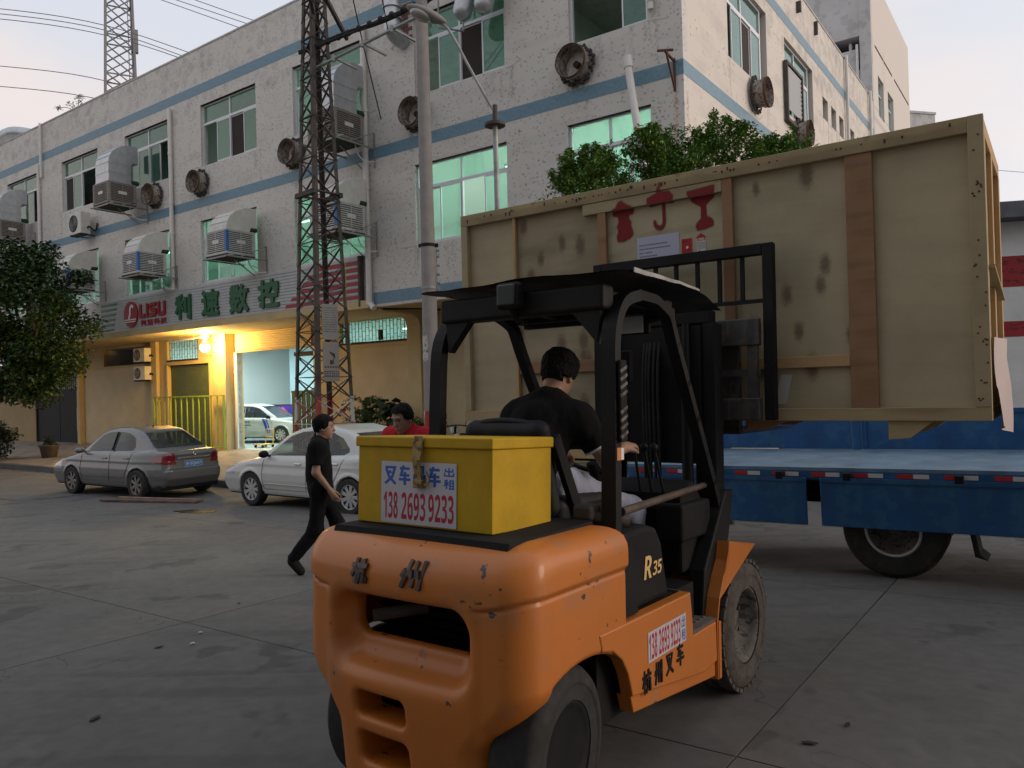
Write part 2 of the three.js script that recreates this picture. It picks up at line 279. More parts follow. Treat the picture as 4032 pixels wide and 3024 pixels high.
{
  const css = (r, g, b, a = 1) => `rgba(${r},${g},${b},${a})`;
  // tile face: small pale mosaic with scattered grey chips, hairline cracks, rust runs and old patches
  const tileTex = (w, h, mw, mh, base, chips, marks, seed) => canvasTex(w, h, (c) => {
    SEED = seed; const X = (x) => x / mw * w, Y = (y) => h - y / mh * h;
    c.fillStyle = css(...base); c.fillRect(0, 0, w, h);
    for (let i = 0; i < 2600; i++) { const x = rnd() * w, y = rnd() * h, s = rr(4, 30), d = rnd() < 0.5; c.fillStyle = d ? css(120, 116, 110, 0.05) : css(214, 208, 198, 0.05); c.fillRect(x, y, s * rr(0.5, 2.4), s * 0.5); }
    for (let i = 0; i < 900; i++) { const x = rnd() * w, y = rnd() * h * 0.25, s = rr(2, 10); c.fillStyle = css(96, 94, 90, rr(0.03, 0.12)); c.beginPath(); c.ellipse(x, y, s * 1.4, s, rr(0, 3), 0, 7); c.fill(); }
    for (let i = 0; i < chips; i++) { const x = Math.round(rnd() * w / 2) * 2, y = Math.round(rnd() * h / 2) * 2, k = rr(60, 120); c.fillStyle = css(k, k * 0.97, k * 0.94, rr(0.15, 0.42)); c.fillRect(x, y, rnd() < 0.12 ? 3 : 2, 2); }
    marks(c, X, Y);
  });
  const crack = (c, x, y, dx, n, sc) => { c.strokeStyle = css(90, 86, 80, 0.55); c.lineWidth = 0.8; c.beginPath(); c.moveTo(x, y); for (let i = 0; i < n; i++) { x += dx * rr(0.4, 1.4); y += sc * rr(-1, 1) + (dx ? 0 : 5); c.lineTo(x, y); } c.stroke(); };
  const run = (c, x, y, l, w, r, g, b, a) => { for (let i = 0; i < l; i += 2) { c.fillStyle = css(r, g, b, a * rr(0.3, 1)); c.fillRect(x + rr(-w, w) * 0.5, y + i, rr(1, w), 3); } };
  const front = tileTex(2048, 560, L, 9, [202, 195, 186], 21000, (c, X, Y) => {
    for (const row of [row3, row2]) for (const [a, b] of row) {
      const v = (row === row3 ? 8.9 : 5.25) - 3.8;
      for (const u of [a, b]) { crack(c, X(L - u), Y(v + (u === a ? 0.02 : 0.0)), u === a ? -5 : 5, 6, 2.5); for (let k = 0; k < 3; k++) run(c, X(L - u) + rr(-10, 10), Y(v), rr(18, 60), 4, 92, 88, 80, 0.22); }
      for (let k = 0; k < 5; k++) run(c, X(L - mix(a, b, rnd())), Y(v), rr(10, 46), 5, 110, 106, 98, 0.20);
    }
    for (const [u, v] of fanSpots) for (let k = 0; k < 8; k++) run(c, X(L - u) + rr(-16, 22), Y(v - 3.8 - 0.3), rr(10, 42), 6, 74, 70, 66, 0.28);
    run(c, X(L - 16.6), Y(8.95 - 3.8), 44, 5, 176, 132, 78, 0.4); run(c, X(L - 0.2), Y(7.4 - 3.8), 62, 4, 150, 92, 44, 0.55);
    for (let k = 0; k < 34; k++) run(c, X(L * rnd()), Y(8.78), rr(8, 60), 7, 104, 100, 94, 0.16);
    for (let k = 0; k < 12; k++) { const x = X(L * rnd()), y = Y(rr(0.3, 8)); crack(c, x, y, rnd() < 0.6 ? 5 : 0, 8, 2.5); }
  }, 91);
  front.repeat.set(1 / L, 1 / 9); front.offset.set(1, -3.8 / 9); front.wrapS = front.wrapT = THREE.ClampToEdgeWrapping;
  const sideT = tileTex(1024, 512, 20, 10, [208, 198, 186], 1800, (c, X, Y) => {
    for (const [a, b, v] of side3) for (const u of [a, b]) { crack(c, X(u), Y(v - 3), u === b ? 4 : -3, 7, 3); for (let k = 0; k < 3; k++) run(c, X(u) + rr(-5, 5), Y(v - 3), rr(14, 70), 4, 110, 100, 90, 0.22); }
    for (let k = 0; k < 30; k++) run(c, X(20 * rnd()), Y(9.7), rr(8, 60), 5, 120, 112, 102, 0.16);
    for (let k = 0; k < 26; k++) crack(c, X(20 * rnd()), Y(rr(2, 9.5)), rnd() < 0.5 ? 4 : 0, 8, 2.5);
  }, 92);
  sideT.repeat.set(1 / 20, 1 / 10); sideT.offset.set(0, -0.3); sideT.wrapS = sideT.wrapT = THREE.ClampToEdgeWrapping;
  M.tile = std({ map: front, roughness: 0.62, bumpMap: dataTex(256, 256, (u, v) => { const g = (Math.abs((u * 40) % 1 - 0.5) > 0.42 || Math.abs((v * 40) % 1 - 0.5) > 0.42) ? 0.2 : 0.75 + 0.25 * hash3(u * 40 | 0, v * 40 | 0, 4); return [g, g, g]; }, false, 1), bumpScale: 0.0015 });
  M.sideTile = std({ map: sideT, roughness: 0.7 });
  M.plainTile = mottled('grey render', [0.50, 0.48, 0.46], { amp: 0.14, size: 3, rough: 0.85, s: 31, px: 512, c2: [0.42, 0.405, 0.39] });
  M.band = mottled('blue tile band', [0.125, 0.225, 0.285], { amp: 0.22, size: 0.7, cells: 16, rough: 0.5, s: 32, speck: 0.03, speckC: [0.30, 0.34, 0.36] });
  M.inside = std({ color: lin(0.66, 0.70, 0.66), roughness: 0.9 });
  M.insideDark = M.inside;
  M.yellow = mottled('yellow painted plaster', [0.50, 0.375, 0.19], { amp: 0.13, size: 2.6, px: 512, rough: 0.8, s: 33, speck: 0.004, speckC: [0.2, 0.14, 0.07] });
  M.yellowPanel = mottled('faded yellow plaster', [0.52, 0.41, 0.245], { amp: 0.11, size: 2.6, px: 512, rough: 0.85, s: 34 });
  M.glass = phy({ color: lin(0.62, 0.88, 0.77), roughness: 0.04, transmission: 0.96, thickness: 0, ior: 1.5 });
  M.paleGlass = phy({ color: lin(0.78, 0.95, 0.88), roughness: 0.05, transmission: 0.96, thickness: 0, ior: 1.5 });
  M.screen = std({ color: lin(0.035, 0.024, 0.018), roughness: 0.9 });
  M.greyFrame = std({ color: lin(0.42, 0.43, 0.44), roughness: 0.55, metalness: 0.2 });
}
{
  const holes = [];
  for (const [a, b] of row3) holes.push(hole(-a, -b, 8.92, 10.86));
  for (const [a, b] of row2) holes.push(hole(-a, -b, 5.27, 7.24));
  const w = extr(hole(-L, 0, B.f1, B.top), 0.24, 0, holes).translate(0, 0, -0.24);
  part('front_wall', w, M.tile, building);
  const sw = extr(hole(0.0, 19.0, -0.3, B.top), 0.24, 0, side3.map(([a, b, c, d]) => hole(a, b, c, d))); // along x = s
  const sideG = sw; sideG.translate(0, 0, -0.24);
  const q = flat(sideG); q.userData.ownUv = true;                      // uv stay in (s, v)
  q.applyMatrix4(new THREE.Matrix4().makeRotationY(PI / 2).setPosition(-0.001, 0, -0.0));
  const cut = q;                                                        // starts behind the front wall
  cut.translate(0, 0, -0.242);
  const sideMesh = part('side_wall', cut, M.sideTile, building);
  // slabs, roof, backs of the rooms
  part('floor_slab', bb(-L, -0.26, 3.89, 4.05, -7, -0.242), M.inside, building);
  part('floor_slab', bb(-L, -0.26, B.f2, B.f2 + 0.15, -7, -0.242), M.inside, building);
  part('roof_slab', bb(-L, -0.26, 11.25, 11.45, -19, -0.242), M.plainTile, building);
  part('room_wall', [bb(-L, -0.26, 4.05, B.f2, -7.15, -7.0), bb(-L - 0.15, -L, 3.9, 12.6, -19, 0)], M.inside, building);
  part('room_wall', bb(-L, -0.26, B.f2 + 0.15, 11.25, -7.16, -7.01), M.insideDark, building);
  part('room_wall', [bb(-0.5, -0.262, 4.05, 7.6, -7, -0.244), bb(-0.5, -0.262, 7.76, 11.25, -7, -0.244)].slice(0, 1), M.inside, building);
  for (const u of [4.0, 12.3, 16.6, 21.4]) part('room_wall', bb(-u - 0.12, -u, B.f2 + 0.152, 11.248, -7, -0.243), u === 12.3 || u === 4.0 ? M.inside : M.insideDark, building);
  part('room_wall', bb(-L, -0.26, -0.2, 11.25, -19.2, -19), M.plainTile, building);
  part('roof_coping', bb(-L, 0.02, B.top, B.top + 0.05, -0.26, 0.02), M.plainTile, building);
  part('roof_coping', bb(-0.25, 0.02, B.top, B.top + 0.05, -19, -0.262), M.plainTile, building);
  for (const [v, h] of [[4.1, 0.30], [7.81, 0.29], [11.38, 0.30]]) part('blue_band', bb(v < 5 ? -8.55 : -L, 0.006, v - h / 2, v + h / 2, 0, 0.006), M.band, building);
  for (const v of [4.1, 7.81, 11.38]) part('blue_band', bb(0, 0.006, v - 0.145, v + 0.145, -19, -0.001), M.band, building);
}
function glassPane(parent, x0, x1, y0, y1, z, m = M.glass) { return part('pane', bx(x1 - x0, y1 - y0, 0.006, (x0 + x1) / 2, (y0 + y1) / 2, z), m, parent); }
// aluminium window: fixed lights above a transom, sliding sashes below. pattern: g glass, o open, d dark screen
function makeWindow(parent, x0, x1, y0, y1, yt, pattern, { side = false, m = M.glass, cols = 2, zz = -0.12 } = {}) {
  const fr = [], z = zz, t = 0.05, d = 0.07, n = pattern.length, w = (x1 - x0 - 2 * t) / n, jobs = [];
  fr.push(bb(x0, x1, y1 - t, y1, z - d / 2, z + d / 2), bb(x0, x1, y0, y0 + t, z - d / 2, z + d / 2), bb(x0, x0 + t, y0 + t, y1 - t, z - d / 2, z + d / 2), bb(x1 - t, x1, y0 + t, y1 - t, z - d / 2, z + d / 2));
  fr.push(bb(x0 + t, x1 - t, yt - 0.035, yt + 0.035, z - d / 2 + 0.002, z + d / 2 - 0.002));
  for (let i = 1; i < cols; i++) { const x = mix(x0, x1, i / cols); fr.push(bb(x - 0.025, x + 0.025, yt + 0.035, y1 - t, z - 0.03, z + 0.03)); }
  if (n % 2 === 0) { const x = (x0 + x1) / 2; fr.push(bb(x - 0.03, x + 0.03, y0 + t, yt - 0.035, z - 0.033, z + 0.033)); }
  for (let i = 0; i < cols; i++) jobs.push([x0 + t + i * (x1 - x0 - 2 * t) / cols + 0.012, x0 + t + (i + 1) * (x1 - x0 - 2 * t) / cols - 0.012, yt + 0.03, y1 - t + 0.01, z, 'g']);
  for (let i = 0; i < n; i++) {
    const k = pattern[i], a = x0 + t + i * w, b = a + w, zp = z + (i % 2 ? 0.018 : -0.018);
    if (k === 'o') continue;
    const s = 0.035; fr.push(bb(a + 0.004, a + s, y0 + t + 0.002, yt - 0.037, zp - 0.015, zp + 0.015), bb(b - s, b - 0.004, y0 + t + 0.002, yt - 0.037, zp - 0.015, zp + 0.015), bb(a + s, b - s, y0 + t + 0.002, y0 + t + s, zp - 0.014, zp + 0.014), bb(a + s, b - s, yt - 0.037 - s, yt - 0.038, zp - 0.014, zp + 0.014));
    jobs.push([a + s - 0.01, b - s + 0.01, y0 + t + s - 0.01, yt - 0.03 - s, zp, k]);
  }
  const f = part('window', fr, M.alu, parent);
  for (const [a, b, c, e, zp, k] of jobs) { if (k === 'd') part('insect_screen', bx(b - a, e - c, 0.012, (a + b) / 2, (c + e) / 2, zp), M.screen, f); else glassPane(f, a, b, c, e, zp, m); }
  return f;
}
{
  const pat3 = ['oggo', 'dgoo', 'gggo', 'ogdg', 'gggg', 'gogdg', 'oog'];
  row3.forEach(([a, b], i) => makeWindow(building, -a, -b, 8.92, 10.86, 10.26, pat3[i] === 'gogdg' ? 'ogdg' : pat3[i]));
  row2.forEach(([a, b], i) => makeWindow(building, -a, -b, 5.27, 7.24, 6.66, ['gggg', 'gggg', 'gggg', 'gggg', 'gggg', 'ggog', 'gggg'][i], { m: i >= 5 ? M.paleGlass : M.glass }));
  // jamb trims, dark strip under each lintel
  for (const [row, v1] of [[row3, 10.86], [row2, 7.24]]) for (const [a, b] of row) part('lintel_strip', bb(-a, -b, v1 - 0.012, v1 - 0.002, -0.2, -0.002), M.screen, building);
  const sideFrame = new THREE.Group();                                  // the right-hand wall: local x runs into the site along s
  sideFrame.name = 'side_windows'; 
  const Q = new THREE.Matrix4().makeRotationY(PI / 2);
  const sidePart = (name, gs, m) => part(name, (Array.isArray(gs) ? gs : [gs]).map((g) => flat(g).applyMatrix4(Q)), m, building);
  const holder = new THREE.Group();
  side3.forEach(([a, b, c, d], i) => {
    const w = i < 2 ? makeWindow(holder, a, b, c, d, c + 1.35, i === 0 ? 'ogdg' : 'ggog') : null;
    if (w) { holder.remove(w); building.add(w); w.rotation.y = PI / 2; } else {
      const f = sidePart('window', [bb(a, b, d - 0.04, d, -0.16, -0.1), bb(a, b, c, c + 0.04, -0.16, -0.1), bb(a, a + 0.04, c + 0.04, d - 0.04, -0.16, -0.1), bb(b - 0.04, b, c + 0.04, d - 0.04, -0.16, -0.1)], M.alu);
      const p = part('pane', flat(bb(a + 0.03, b - 0.03, c + 0.03, d - 0.03, -0.135, -0.128)).applyMatrix4(Q), M.glass, f);
    }
  });
  // louvred shutter standing open in front of the second side window
  const lv = sidePart('louvre_shutter', [bb(6.70, 6.78, 8.55, 10.15, 0.02, 0.12), bb(8.16, 8.24, 8.55, 10.15, 0.02, 0.12), bb(6.78, 8.16, 10.07, 10.15, 0.022, 0.118), bb(6.78, 8.16, 8.55, 8.63, 0.022, 0.118)], M.rust);
  for (let i = 0; i < 9; i++) { const y = 8.98 + i * 0.125; part('louvre_blade', flat(beam(V(6.785, y, 0.07), V(8.155, y, 0.07), 0.012, 0.11, V(0, 0.95, 0.30).normalize())).applyMatrix4(Q), M.greyFrame, lv); }
  for (const s of [14.0, 18.0]) sidePart('downpipe', cyl(V(s, 0, 0.08), V(s, 12.72, 0.08), 0.055), M.pvc);
  sidePart('roof_bracket', [bb(8.2, 8.28, 12.0, 12.3, 0, 0.12), bb(10.1, 10.16, 12.05, 12.45, 0, 0.1)], M.rust);
}
// white downpipes on the front, the third with an elbow under the soffit
{
  const dp = (pts, r = 0.06) => { const g = []; for (let i = 0; i + 1 < pts.length; i++) g.push(cyl(pts[i], pts[i + 1], r, r, 14)); pts.slice(1, -1).forEach((p) => g.push(new THREE.SphereGeometry(r * 1.12, 12, 8).translate(p.x, p.y, p.z))); return g; };
  const collars = (x, vs, z, r) => vs.map((v) => cyl(V(x, v, z), V(x, v + 0.07, z), r, r, 14));
  for (const [n, g] of [[1, dp([V(-26.8, 12.7, 0.08), V(-26.8, 10.55, 0.08)], 0.05)], [2, [...dp([V(-27.02, 11.1, 0.09), V(-27.02, 5.2, 0.09)]), ...collars(-27.02, [8.4, 10.2], 0.09, 0.072)]], [3, [...dp([V(-17.62, 11.1, 0.09), V(-17.62, 5.2, 0.09)], 0.065), ...collars(-17.62, [7.0, 8.0, 9.6], 0.09, 0.078)]],
    [4, [...dp([V(-8.62, 11.05, 0.1), V(-8.62, 3.98, 0.1), V(-8.45, 3.84, 0.1)], 0.075), ...collars(-8.62, [5.9, 8.9, 6.9], 0.1, 0.09)]], [5, [...dp([V(-0.6, 13, 0.1), V(-0.6, 9.05, 0.1)], 0.06), ...collars(-0.6, [9.2, 9.5], 0.1, 0.072)]]]) part('downpipe', g, M.pvc, building);
  const bracket = part('pipe_bracket', [beam(V(-0.18, 7.95, 0), V(-0.18, 8.0, 0.42), 0.04, 0.04), beam(V(-0.18, 7.4, 0.01), V(-0.18, 7.98, 0.36), 0.035, 0.035), bb(-0.2, -0.16, 7.36, 8.0, 0, 0.03), beam(V(-0.34, 8.05, 0.42), V(-0.02, 7.98, 0.42), 0.04, 0.04)], M.rustRed, building);
  // a patch where the tiles are off and the bricks show
  const bricks = part('mortar_patch', extr([[-7.68, 10.34], [-7.02, 10.28], [-7.0, 11.3], [-7.5, 11.32]], 0.012).translate(0, 0, 0.002), M.plainTile, building);
  const bm = [0, 1, 2].map((i) => mottled('brick', [0.20 + i * 0.02, 0.10, 0.07], { amp: 0.4, size: 0.3, px: 64, s: 41 + i, rough: 0.95 }));
  for (let r = 0; r < 9; r++) for (let k = 0; k < 3; k++) { const x = -7.62 + k * 0.22 + (r % 2) * 0.1; if (x > -7.2 + 0.1) continue; part('brick', rb(0.2, 0.085, 0.03, x + 0.1, 10.42 + r * 0.1, 0.012 + rr(0, 0.006), 0.006, 1), bm[(r + k) % 3], bricks); }
}
// ---------------------------------------------------------------- recessed ground floor
{
  const z0 = -2.0, vb = -0.14;
  part('soffit', bb(-L, 0, 3.86, 3.885, -2.02, -0.02), M.yellow, building);
  part('fascia', bb(-L, -8.6, 3.86, 4.06, 0.002, 0.16), M.yellow, building);
  const holes = [hole(-17.3, -13.35, -0.139, 3.2), hole(-21.6, -18.93, -0.139, 2.92), hole(-21.65, -19.62, 3.12, 3.82), hole(-12.1, -9.2, 3.2, 3.83), hole(-6.6, -4.6, 3.2, 3.83), hole(-26.4, -23.3, 3.07, 3.76)].map((h) => h);
  const w = extr(hole(-28.2, -0.26, -0.141, 3.858), 0.22, 0, holes.map((h) => h)).translate(0, 0, z0 - 0.22);
  const wall = part('ground_floor_wall', w, M.yellow, building);
  part('plaster_panel', bb(-12.0, -9.26, vb + 0.15, 3.02, z0, z0 + 0.015, 0.006), M.yellowPanel, wall);
  part('plaster_panel', bb(-7.9, -4.2, vb + 0.15, 3.02, z0, z0 + 0.015, 0.006), M.yellowPanel, wall);
  part('plaster_panel', bb(-28.0, -22.6, vb + 0.1, 2.98, z0, z0 + 0.012, 0.005), M.yellowPanel, wall);
  const soff = (x) => extrX([[z0 + 0.001, vb], [-1.55, vb], [-1.55, 3.50], [-1.48, 3.66], [-1.3, 3.76], [-0.05, 3.80], [-0.05, 3.857], [z0 + 0.001, 3.857]], x - 0.25, x + 0.25, 0.012);
  part('column', soff(-8.65), M.yellow, building);
  for (const [x, w, z] of [[-17.8, 0.36, -1.62], [-22.4, 0.2, -1.86], [-28.25, 0.12, -1.8]]) part('column', bb(x - w, x + w, vb, 3.858, z0 + 0.001, z, 0.01), M.yellow, building);
  part('column_reveal', bb(-17.49, -17.3, vb, 3.2, z0 - 0.15, z0 + 0.05), M.white, building);
  // roller shutters
  const rollTop = part('roller_shutter', [bb(-17.3, -13.35, 3.2, 3.26, z0 - 0.14, z0 - 0.06), bb(-17.3, -13.36, 3.24, 3.85, z0 + 0.002, z0 + 0.05)], M.yellow, building);
  for (let i = 0; i < 7; i++) part('shutter_slat', cyl(V(-17.29, 3.29 + i * 0.08, z0 + 0.03), V(-13.37, 3.29 + i * 0.08, z0 + 0.03), 0.042, 0.042, 10), M.yellowPanel, rollTop);
  const green = mottled('green shutter', [0.075, 0.095, 0.035], { amp: 0.2, size: 1, rough: 0.6, s: 51 });
  const gsh = part('roller_shutter', bb(-21.6, -18.93, vb, 2.92, z0 - 0.16, z0 - 0.12), green, building);
  for (let i = 0; i < 38; i++) part('shutter_slat', bb(-21.59, -18.94, vb + 0.01 + i * 0.08, vb + 0.082 + i * 0.08, z0 - 0.12, z0 - 0.098, 0.006), green, gsh);
  part('door_frame', [bb(-21.7, -21.6, vb, 3.02, z0, z0 + 0.05), bb(-18.93, -18.83, vb, 3.02, z0, z0 + 0.05), bb(-21.6, -18.93, 2.92, 3.02, z0, z0 + 0.049)], M.yellow, building);
  // high windows with white bars laid like bricks
  const grille = (x0, x1, y0, y1, n) => {
    const bars = [], w = (x1 - x0) / n;
    for (let i = 0; i <= n; i++) bars.push(bb(x0 + i * w - 0.006, x0 + i * w + 0.006, y0, y1, z0 - 0.10, z0 - 0.086));
    for (let i = 0; i < n; i++) for (const k of [0, 1, 2]) { const y = y0 + ((k + 0.35 + (i % 2) * 0.42) / 2.6) * (y1 - y0); if (y < y1 - 0.02) bars.push(bb(x0 + i * w + 0.006, x0 + (i + 1) * w - 0.006, y - 0.006, y + 0.006, z0 - 0.099, z0 - 0.087)); }
    const f = part('window', [...bars, bb(x0, x1, y0 - 0.05, y0, z0 - 0.2, z0 + 0.04)], M.screen, building);
    part('pane', bb(x0, x1, y0, y1, z0 - 0.15, z0 - 0.144), M.frost, f);
  };
  M.frost = phy({ color: lin(0.80, 0.95, 0.92), roughness: 0.5, transmission: 0.9, thickness: 0 });
  grille(-21.65, -19.62, 3.12, 3.82, 12); grille(-12.1, -9.2, 3.2, 3.83, 20); grille(-6.6, -4.6, 3.2, 3.83, 14);
  part('niche', [bb(-26.6, -23.1, 3.0, 3.07, z0 - 1.4, z0 - 0.22), bb(-26.6, -23.1, 3.76, 3.84, z0 - 1.4, z0 - 0.22), bb(-26.5, -26.4, 3.07, 3.76, z0 - 1.4, z0 - 0.22), bb(-23.3, -23.2, 3.07, 3.76, z0 - 1.4, z0 - 0.22), bb(-26.6, -23.1, 3.0, 3.84, z0 - 1.5, z0 - 1.4)], M.plainTile, building);
  part('window_stay', [bb(-10.42, -10.3, 3.22, 3.52, z0 - 0.02, z0 + 0.04), beam(V(-11.6, 3.22, z0 + 0.03), V(-10.1, 3.16, z0 + 0.05), 0.012, 0.012)], M.screen, building);
  // the hall behind, painted white and lit
  const wm = std({ color: lin(0.72, 0.76, 0.76), roughness: 0.85 });
  part('hall_wall', [bb(-23.3, -3.9, -0.12, 3.85, -12.2, -12), bb(-23.4, -23.1, -0.12, 3.85, -12, -2.23), bb(-4.1, -3.9, -0.12, 3.85, -12, -2.23), bb(-23.3, -3.9, 3.86, 3.88, -12, -2.03)], wm, building);
  part('hall_floor', bb(-23.3, -3.9, -0.2, -0.118, -12, -1.98), mottled('hall floor', [0.30, 0.36, 0.34], { amp: 0.1, size: 2, s: 55, rough: 0.5 }), building);
  part('hall_beam', bb(-14.6, -13.4, 2.95, 3.08, -2.5, -2.25), M.dark, building);
  part('hall_partition', [bb(-21.1, -4.2, -0.118, 3.84, -7.4, -7.2)], std({ color: lin(0.42, 0.56, 0.62), roughness: 0.8 }), building);
}
// rooms: fluorescent tubes, each a glowing tube with an area light of its size just below it
let lampN = 0;
const LAMP_AT = ['behind the middle-floor window nearest the corner, above the bush', 'behind the bright middle-floor window beside the concrete pole', 'behind the middle-floor window next to the lattice mast', 'behind the middle-floor cooler over the last two green characters', 'behind the middle-floor cooler over the red latin name', 'behind the middle-floor cooler next to the tree', 'behind the top-floor window next to the lattice mast', 'behind the top-floor window between the white downpipe and lattice mast', 'in the ground hall behind the barred window right of the mast', 'in the ground hall just inside the garage mouth', 'in the ground hall above the advertising car', 'deep in the ground hall behind the garage', 'added unseen to brighten the passage behind the dark gate'];
function tubeLamp(x, y, z, len, power, col, turn = 0) {
  const t = thing('ceiling_lamp', 'fluorescent tube lamp ' + LAMP_AT[lampN++], 'lamp', building.localToWorld(V(x, y, z)), ANG + turn, 'fluorescent lamps inside the factory');
  part('lamp_body', bx(len, 0.05, 0.14, 0, 0.05, 0), M.white, t);
  part('lamp_tube', cyl(V(-len / 2, 0, 0), V(len / 2, 0, 0), 0.018, 0.018, 8), std({ color: 0xffffff, emissive: col, emissiveIntensity: 6 }), t);
  const l = new THREE.RectAreaLight(col, power, len, 0.12); l.position.set(0, -0.03, 0); l.rotation.x = -PI / 2; t.add(l); return t;
}
building.updateMatrixWorld(true);
{
  const c2 = lin(0.78, 1.0, 0.92), c1 = lin(0.80, 1.0, 1.0);
  for (const [u, z] of [[1.6, -3], [5.4, -2.4], [10.2, -3], [14.7, -3], [19.3, -3], [23.6, -3]]) tubeLamp(-u, 7.5, z, 1.2, u < 7 ? 300 : 200, c2);
  tubeLamp(-10, 11.1, -2.4, 1.2, 80, c2); tubeLamp(-14.2, 11.1, -3.2, 1.2, 10, c2);
  for (const [u, z] of [[11, -4.4], [15.6, -4.2], [20.5, -4.4], [15.4, -8.8]]) tubeLamp(-u, 3.75, z, 1.5, 380, c1);
}
// ---------------------------------------------------------------- distance fields and their meshes (surface nets)
function sdfMesh(f, lo, hi, cell, snap) {
  const nx = Math.ceil((hi[0] - lo[0]) / cell) + 1, ny = Math.ceil((hi[1] - lo[1]) / cell) + 1, nz = Math.ceil((hi[2] - lo[2]) / cell) + 1;
  const g = new Float32Array(nx * ny * nz).fill(9), Bk = 6, id = (i, j, k) => (k * ny + j) * nx + i;
  const lim = Bk * cell * 0.87 * 1.5 + cell;
  for (let k = 0; k < nz; k += Bk) for (let j = 0; j < ny; j += Bk) for (let i = 0; i < nx; i += Bk) {
    const c = f(lo[0] + (i + Bk / 2) * cell, lo[1] + (j + Bk / 2) * cell, lo[2] + (k + Bk / 2) * cell), far = Math.abs(c) > lim;
    for (let c2 = k; c2 < Math.min(k + Bk, nz); c2++) for (let b = j; b < Math.min(j + Bk, ny); b++) for (let a = i; a < Math.min(i + Bk, nx); a++)
      g[id(a, b, c2)] = far ? c : f(lo[0] + a * cell, lo[1] + b * cell, lo[2] + c2 * cell);
  }
  const vid = new Int32Array(nx * ny * nz).fill(-1), P = [], I = [];
  for (let k = 0; k < nz - 1; k++) for (let j = 0; j < ny - 1; j++) for (let i = 0; i < nx - 1; i++) {
    let m = 0; const o = id(i, j, k), c = [g[o], g[o + 1], g[o + nx], g[o + nx + 1], g[o + nx * ny], g[o + nx * ny + 1], g[o + nx * ny + nx], g[o + nx * ny + nx + 1]];
    for (let q = 0; q < 8; q++) if (c[q] < 0) m |= 1 << q;
    if (m === 0 || m === 255) continue;
    let x = 0, y = 0, z = 0, n = 0;
    const edge = (a, b) => { if ((c[a] < 0) === (c[b] < 0)) return; const t = c[a] / (c[a] - c[b]); x += (a & 1) + ((b & 1) - (a & 1)) * t; y += ((a >> 1) & 1) + (((b >> 1) & 1) - ((a >> 1) & 1)) * t; z += (a >> 2) + ((b >> 2) - (a >> 2)) * t; n++; };
    edge(0, 1); edge(2, 3); edge(4, 5); edge(6, 7); edge(0, 2); edge(1, 3); edge(4, 6); edge(5, 7); edge(0, 4); edge(1, 5); edge(2, 6); edge(3, 7);
    vid[o] = P.length / 3; P.push(lo[0] + (i + x / n) * cell, lo[1] + (j + y / n) * cell, lo[2] + (k + z / n) * cell);
  }
  const quad = (a, b, c, d, fl) => { if (a < 0 || b < 0 || c < 0 || d < 0) return; if (fl) I.push(a, c, b, a, d, c); else I.push(a, b, c, a, c, d); };
  for (let k = 1; k < nz - 1; k++) for (let j = 1; j < ny - 1; j++) for (let i = 1; i < nx - 1; i++) {
    const o = id(i, j, k), s = g[o] < 0;
    if (s !== g[o + 1] < 0) quad(vid[o], vid[o - nx], vid[o - nx - nx * ny], vid[o - nx * ny], !s);
    if (s !== g[o + nx] < 0) quad(vid[o], vid[o - nx * ny], vid[o - 1 - nx * ny], vid[o - 1], !s);
    if (s !== g[o + nx * ny] < 0) quad(vid[o], vid[o - 1], vid[o - 1 - nx], vid[o - nx], !s);
  }
  if (snap) for (let v = 0; v < P.length; v += 3) snap(P, v);
  const N = new Float32Array(P.length), e = cell * 0.35;
  for (let v = 0; v < P.length; v += 3) {
    const x = P[v], y = P[v + 1], z = P[v + 2], a = f(x + e, y, z) - f(x - e, y, z), b = f(x, y + e, z) - f(x, y - e, z), c = f(x, y, z + e) - f(x, y, z - e), l = Math.hypot(a, b, c) || 1;
    N[v] = a / l; N[v + 1] = b / l; N[v + 2] = c / l;
  }
  return { P, N, I };
}
function geoFrom({ P, N, I }, keep) {
  let idx = I;
  if (keep) { idx = []; for (let t = 0; t < I.length; t += 3) { const a = I[t] * 3, b = I[t + 1] * 3, c = I[t + 2] * 3; if (keep((P[a] + P[b] + P[c]) / 3, (P[a + 1] + P[b + 1] + P[c + 1]) / 3, (P[a + 2] + P[b + 2] + P[c + 2]) / 3, (N[a] + N[b] + N[c]) / 3, (N[a + 1] + N[b + 1] + N[c + 1]) / 3, (N[a + 2] + N[b + 2] + N[c + 2]) / 3)) idx.push(I[t], I[t + 1], I[t + 2]); } }
  const g = new THREE.BufferGeometry(), n = idx.length, p = new Float32Array(n * 3), q = new Float32Array(n * 3);
  for (let i = 0; i < n; i++) for (let k = 0; k < 3; k++) { p[i * 3 + k] = P[idx[i] * 3 + k]; q[i * 3 + k] = N[idx[i] * 3 + k]; }
  g.setAttribute('position', new THREE.BufferAttribute(p, 3)); g.setAttribute('normal', new THREE.BufferAttribute(q, 3));
  return g;
}
const smin = (a, b, k) => { const h = Math.max(k - Math.abs(a - b), 0) / k; return Math.min(a, b) - h * h * k * 0.25; };
const smax = (a, b, k) => -smin(-a, -b, k);
const boxD = (x, y, z, hx, hy, hz, r = 0) => { const a = Math.abs(x) - hx + r, b = Math.abs(y) - hy + r, c = Math.abs(z) - hz + r; return Math.hypot(Math.max(a, 0), Math.max(b, 0), Math.max(c, 0)) + Math.min(Math.max(a, b, c), 0) - r; };
const box2 = (x, y, hx, hy, r = 0) => { const a = Math.abs(x) - hx + r, b = Math.abs(y) - hy + r; return Math.hypot(Math.max(a, 0), Math.max(b, 0)) + Math.min(Math.max(a, b), 0) - r; };
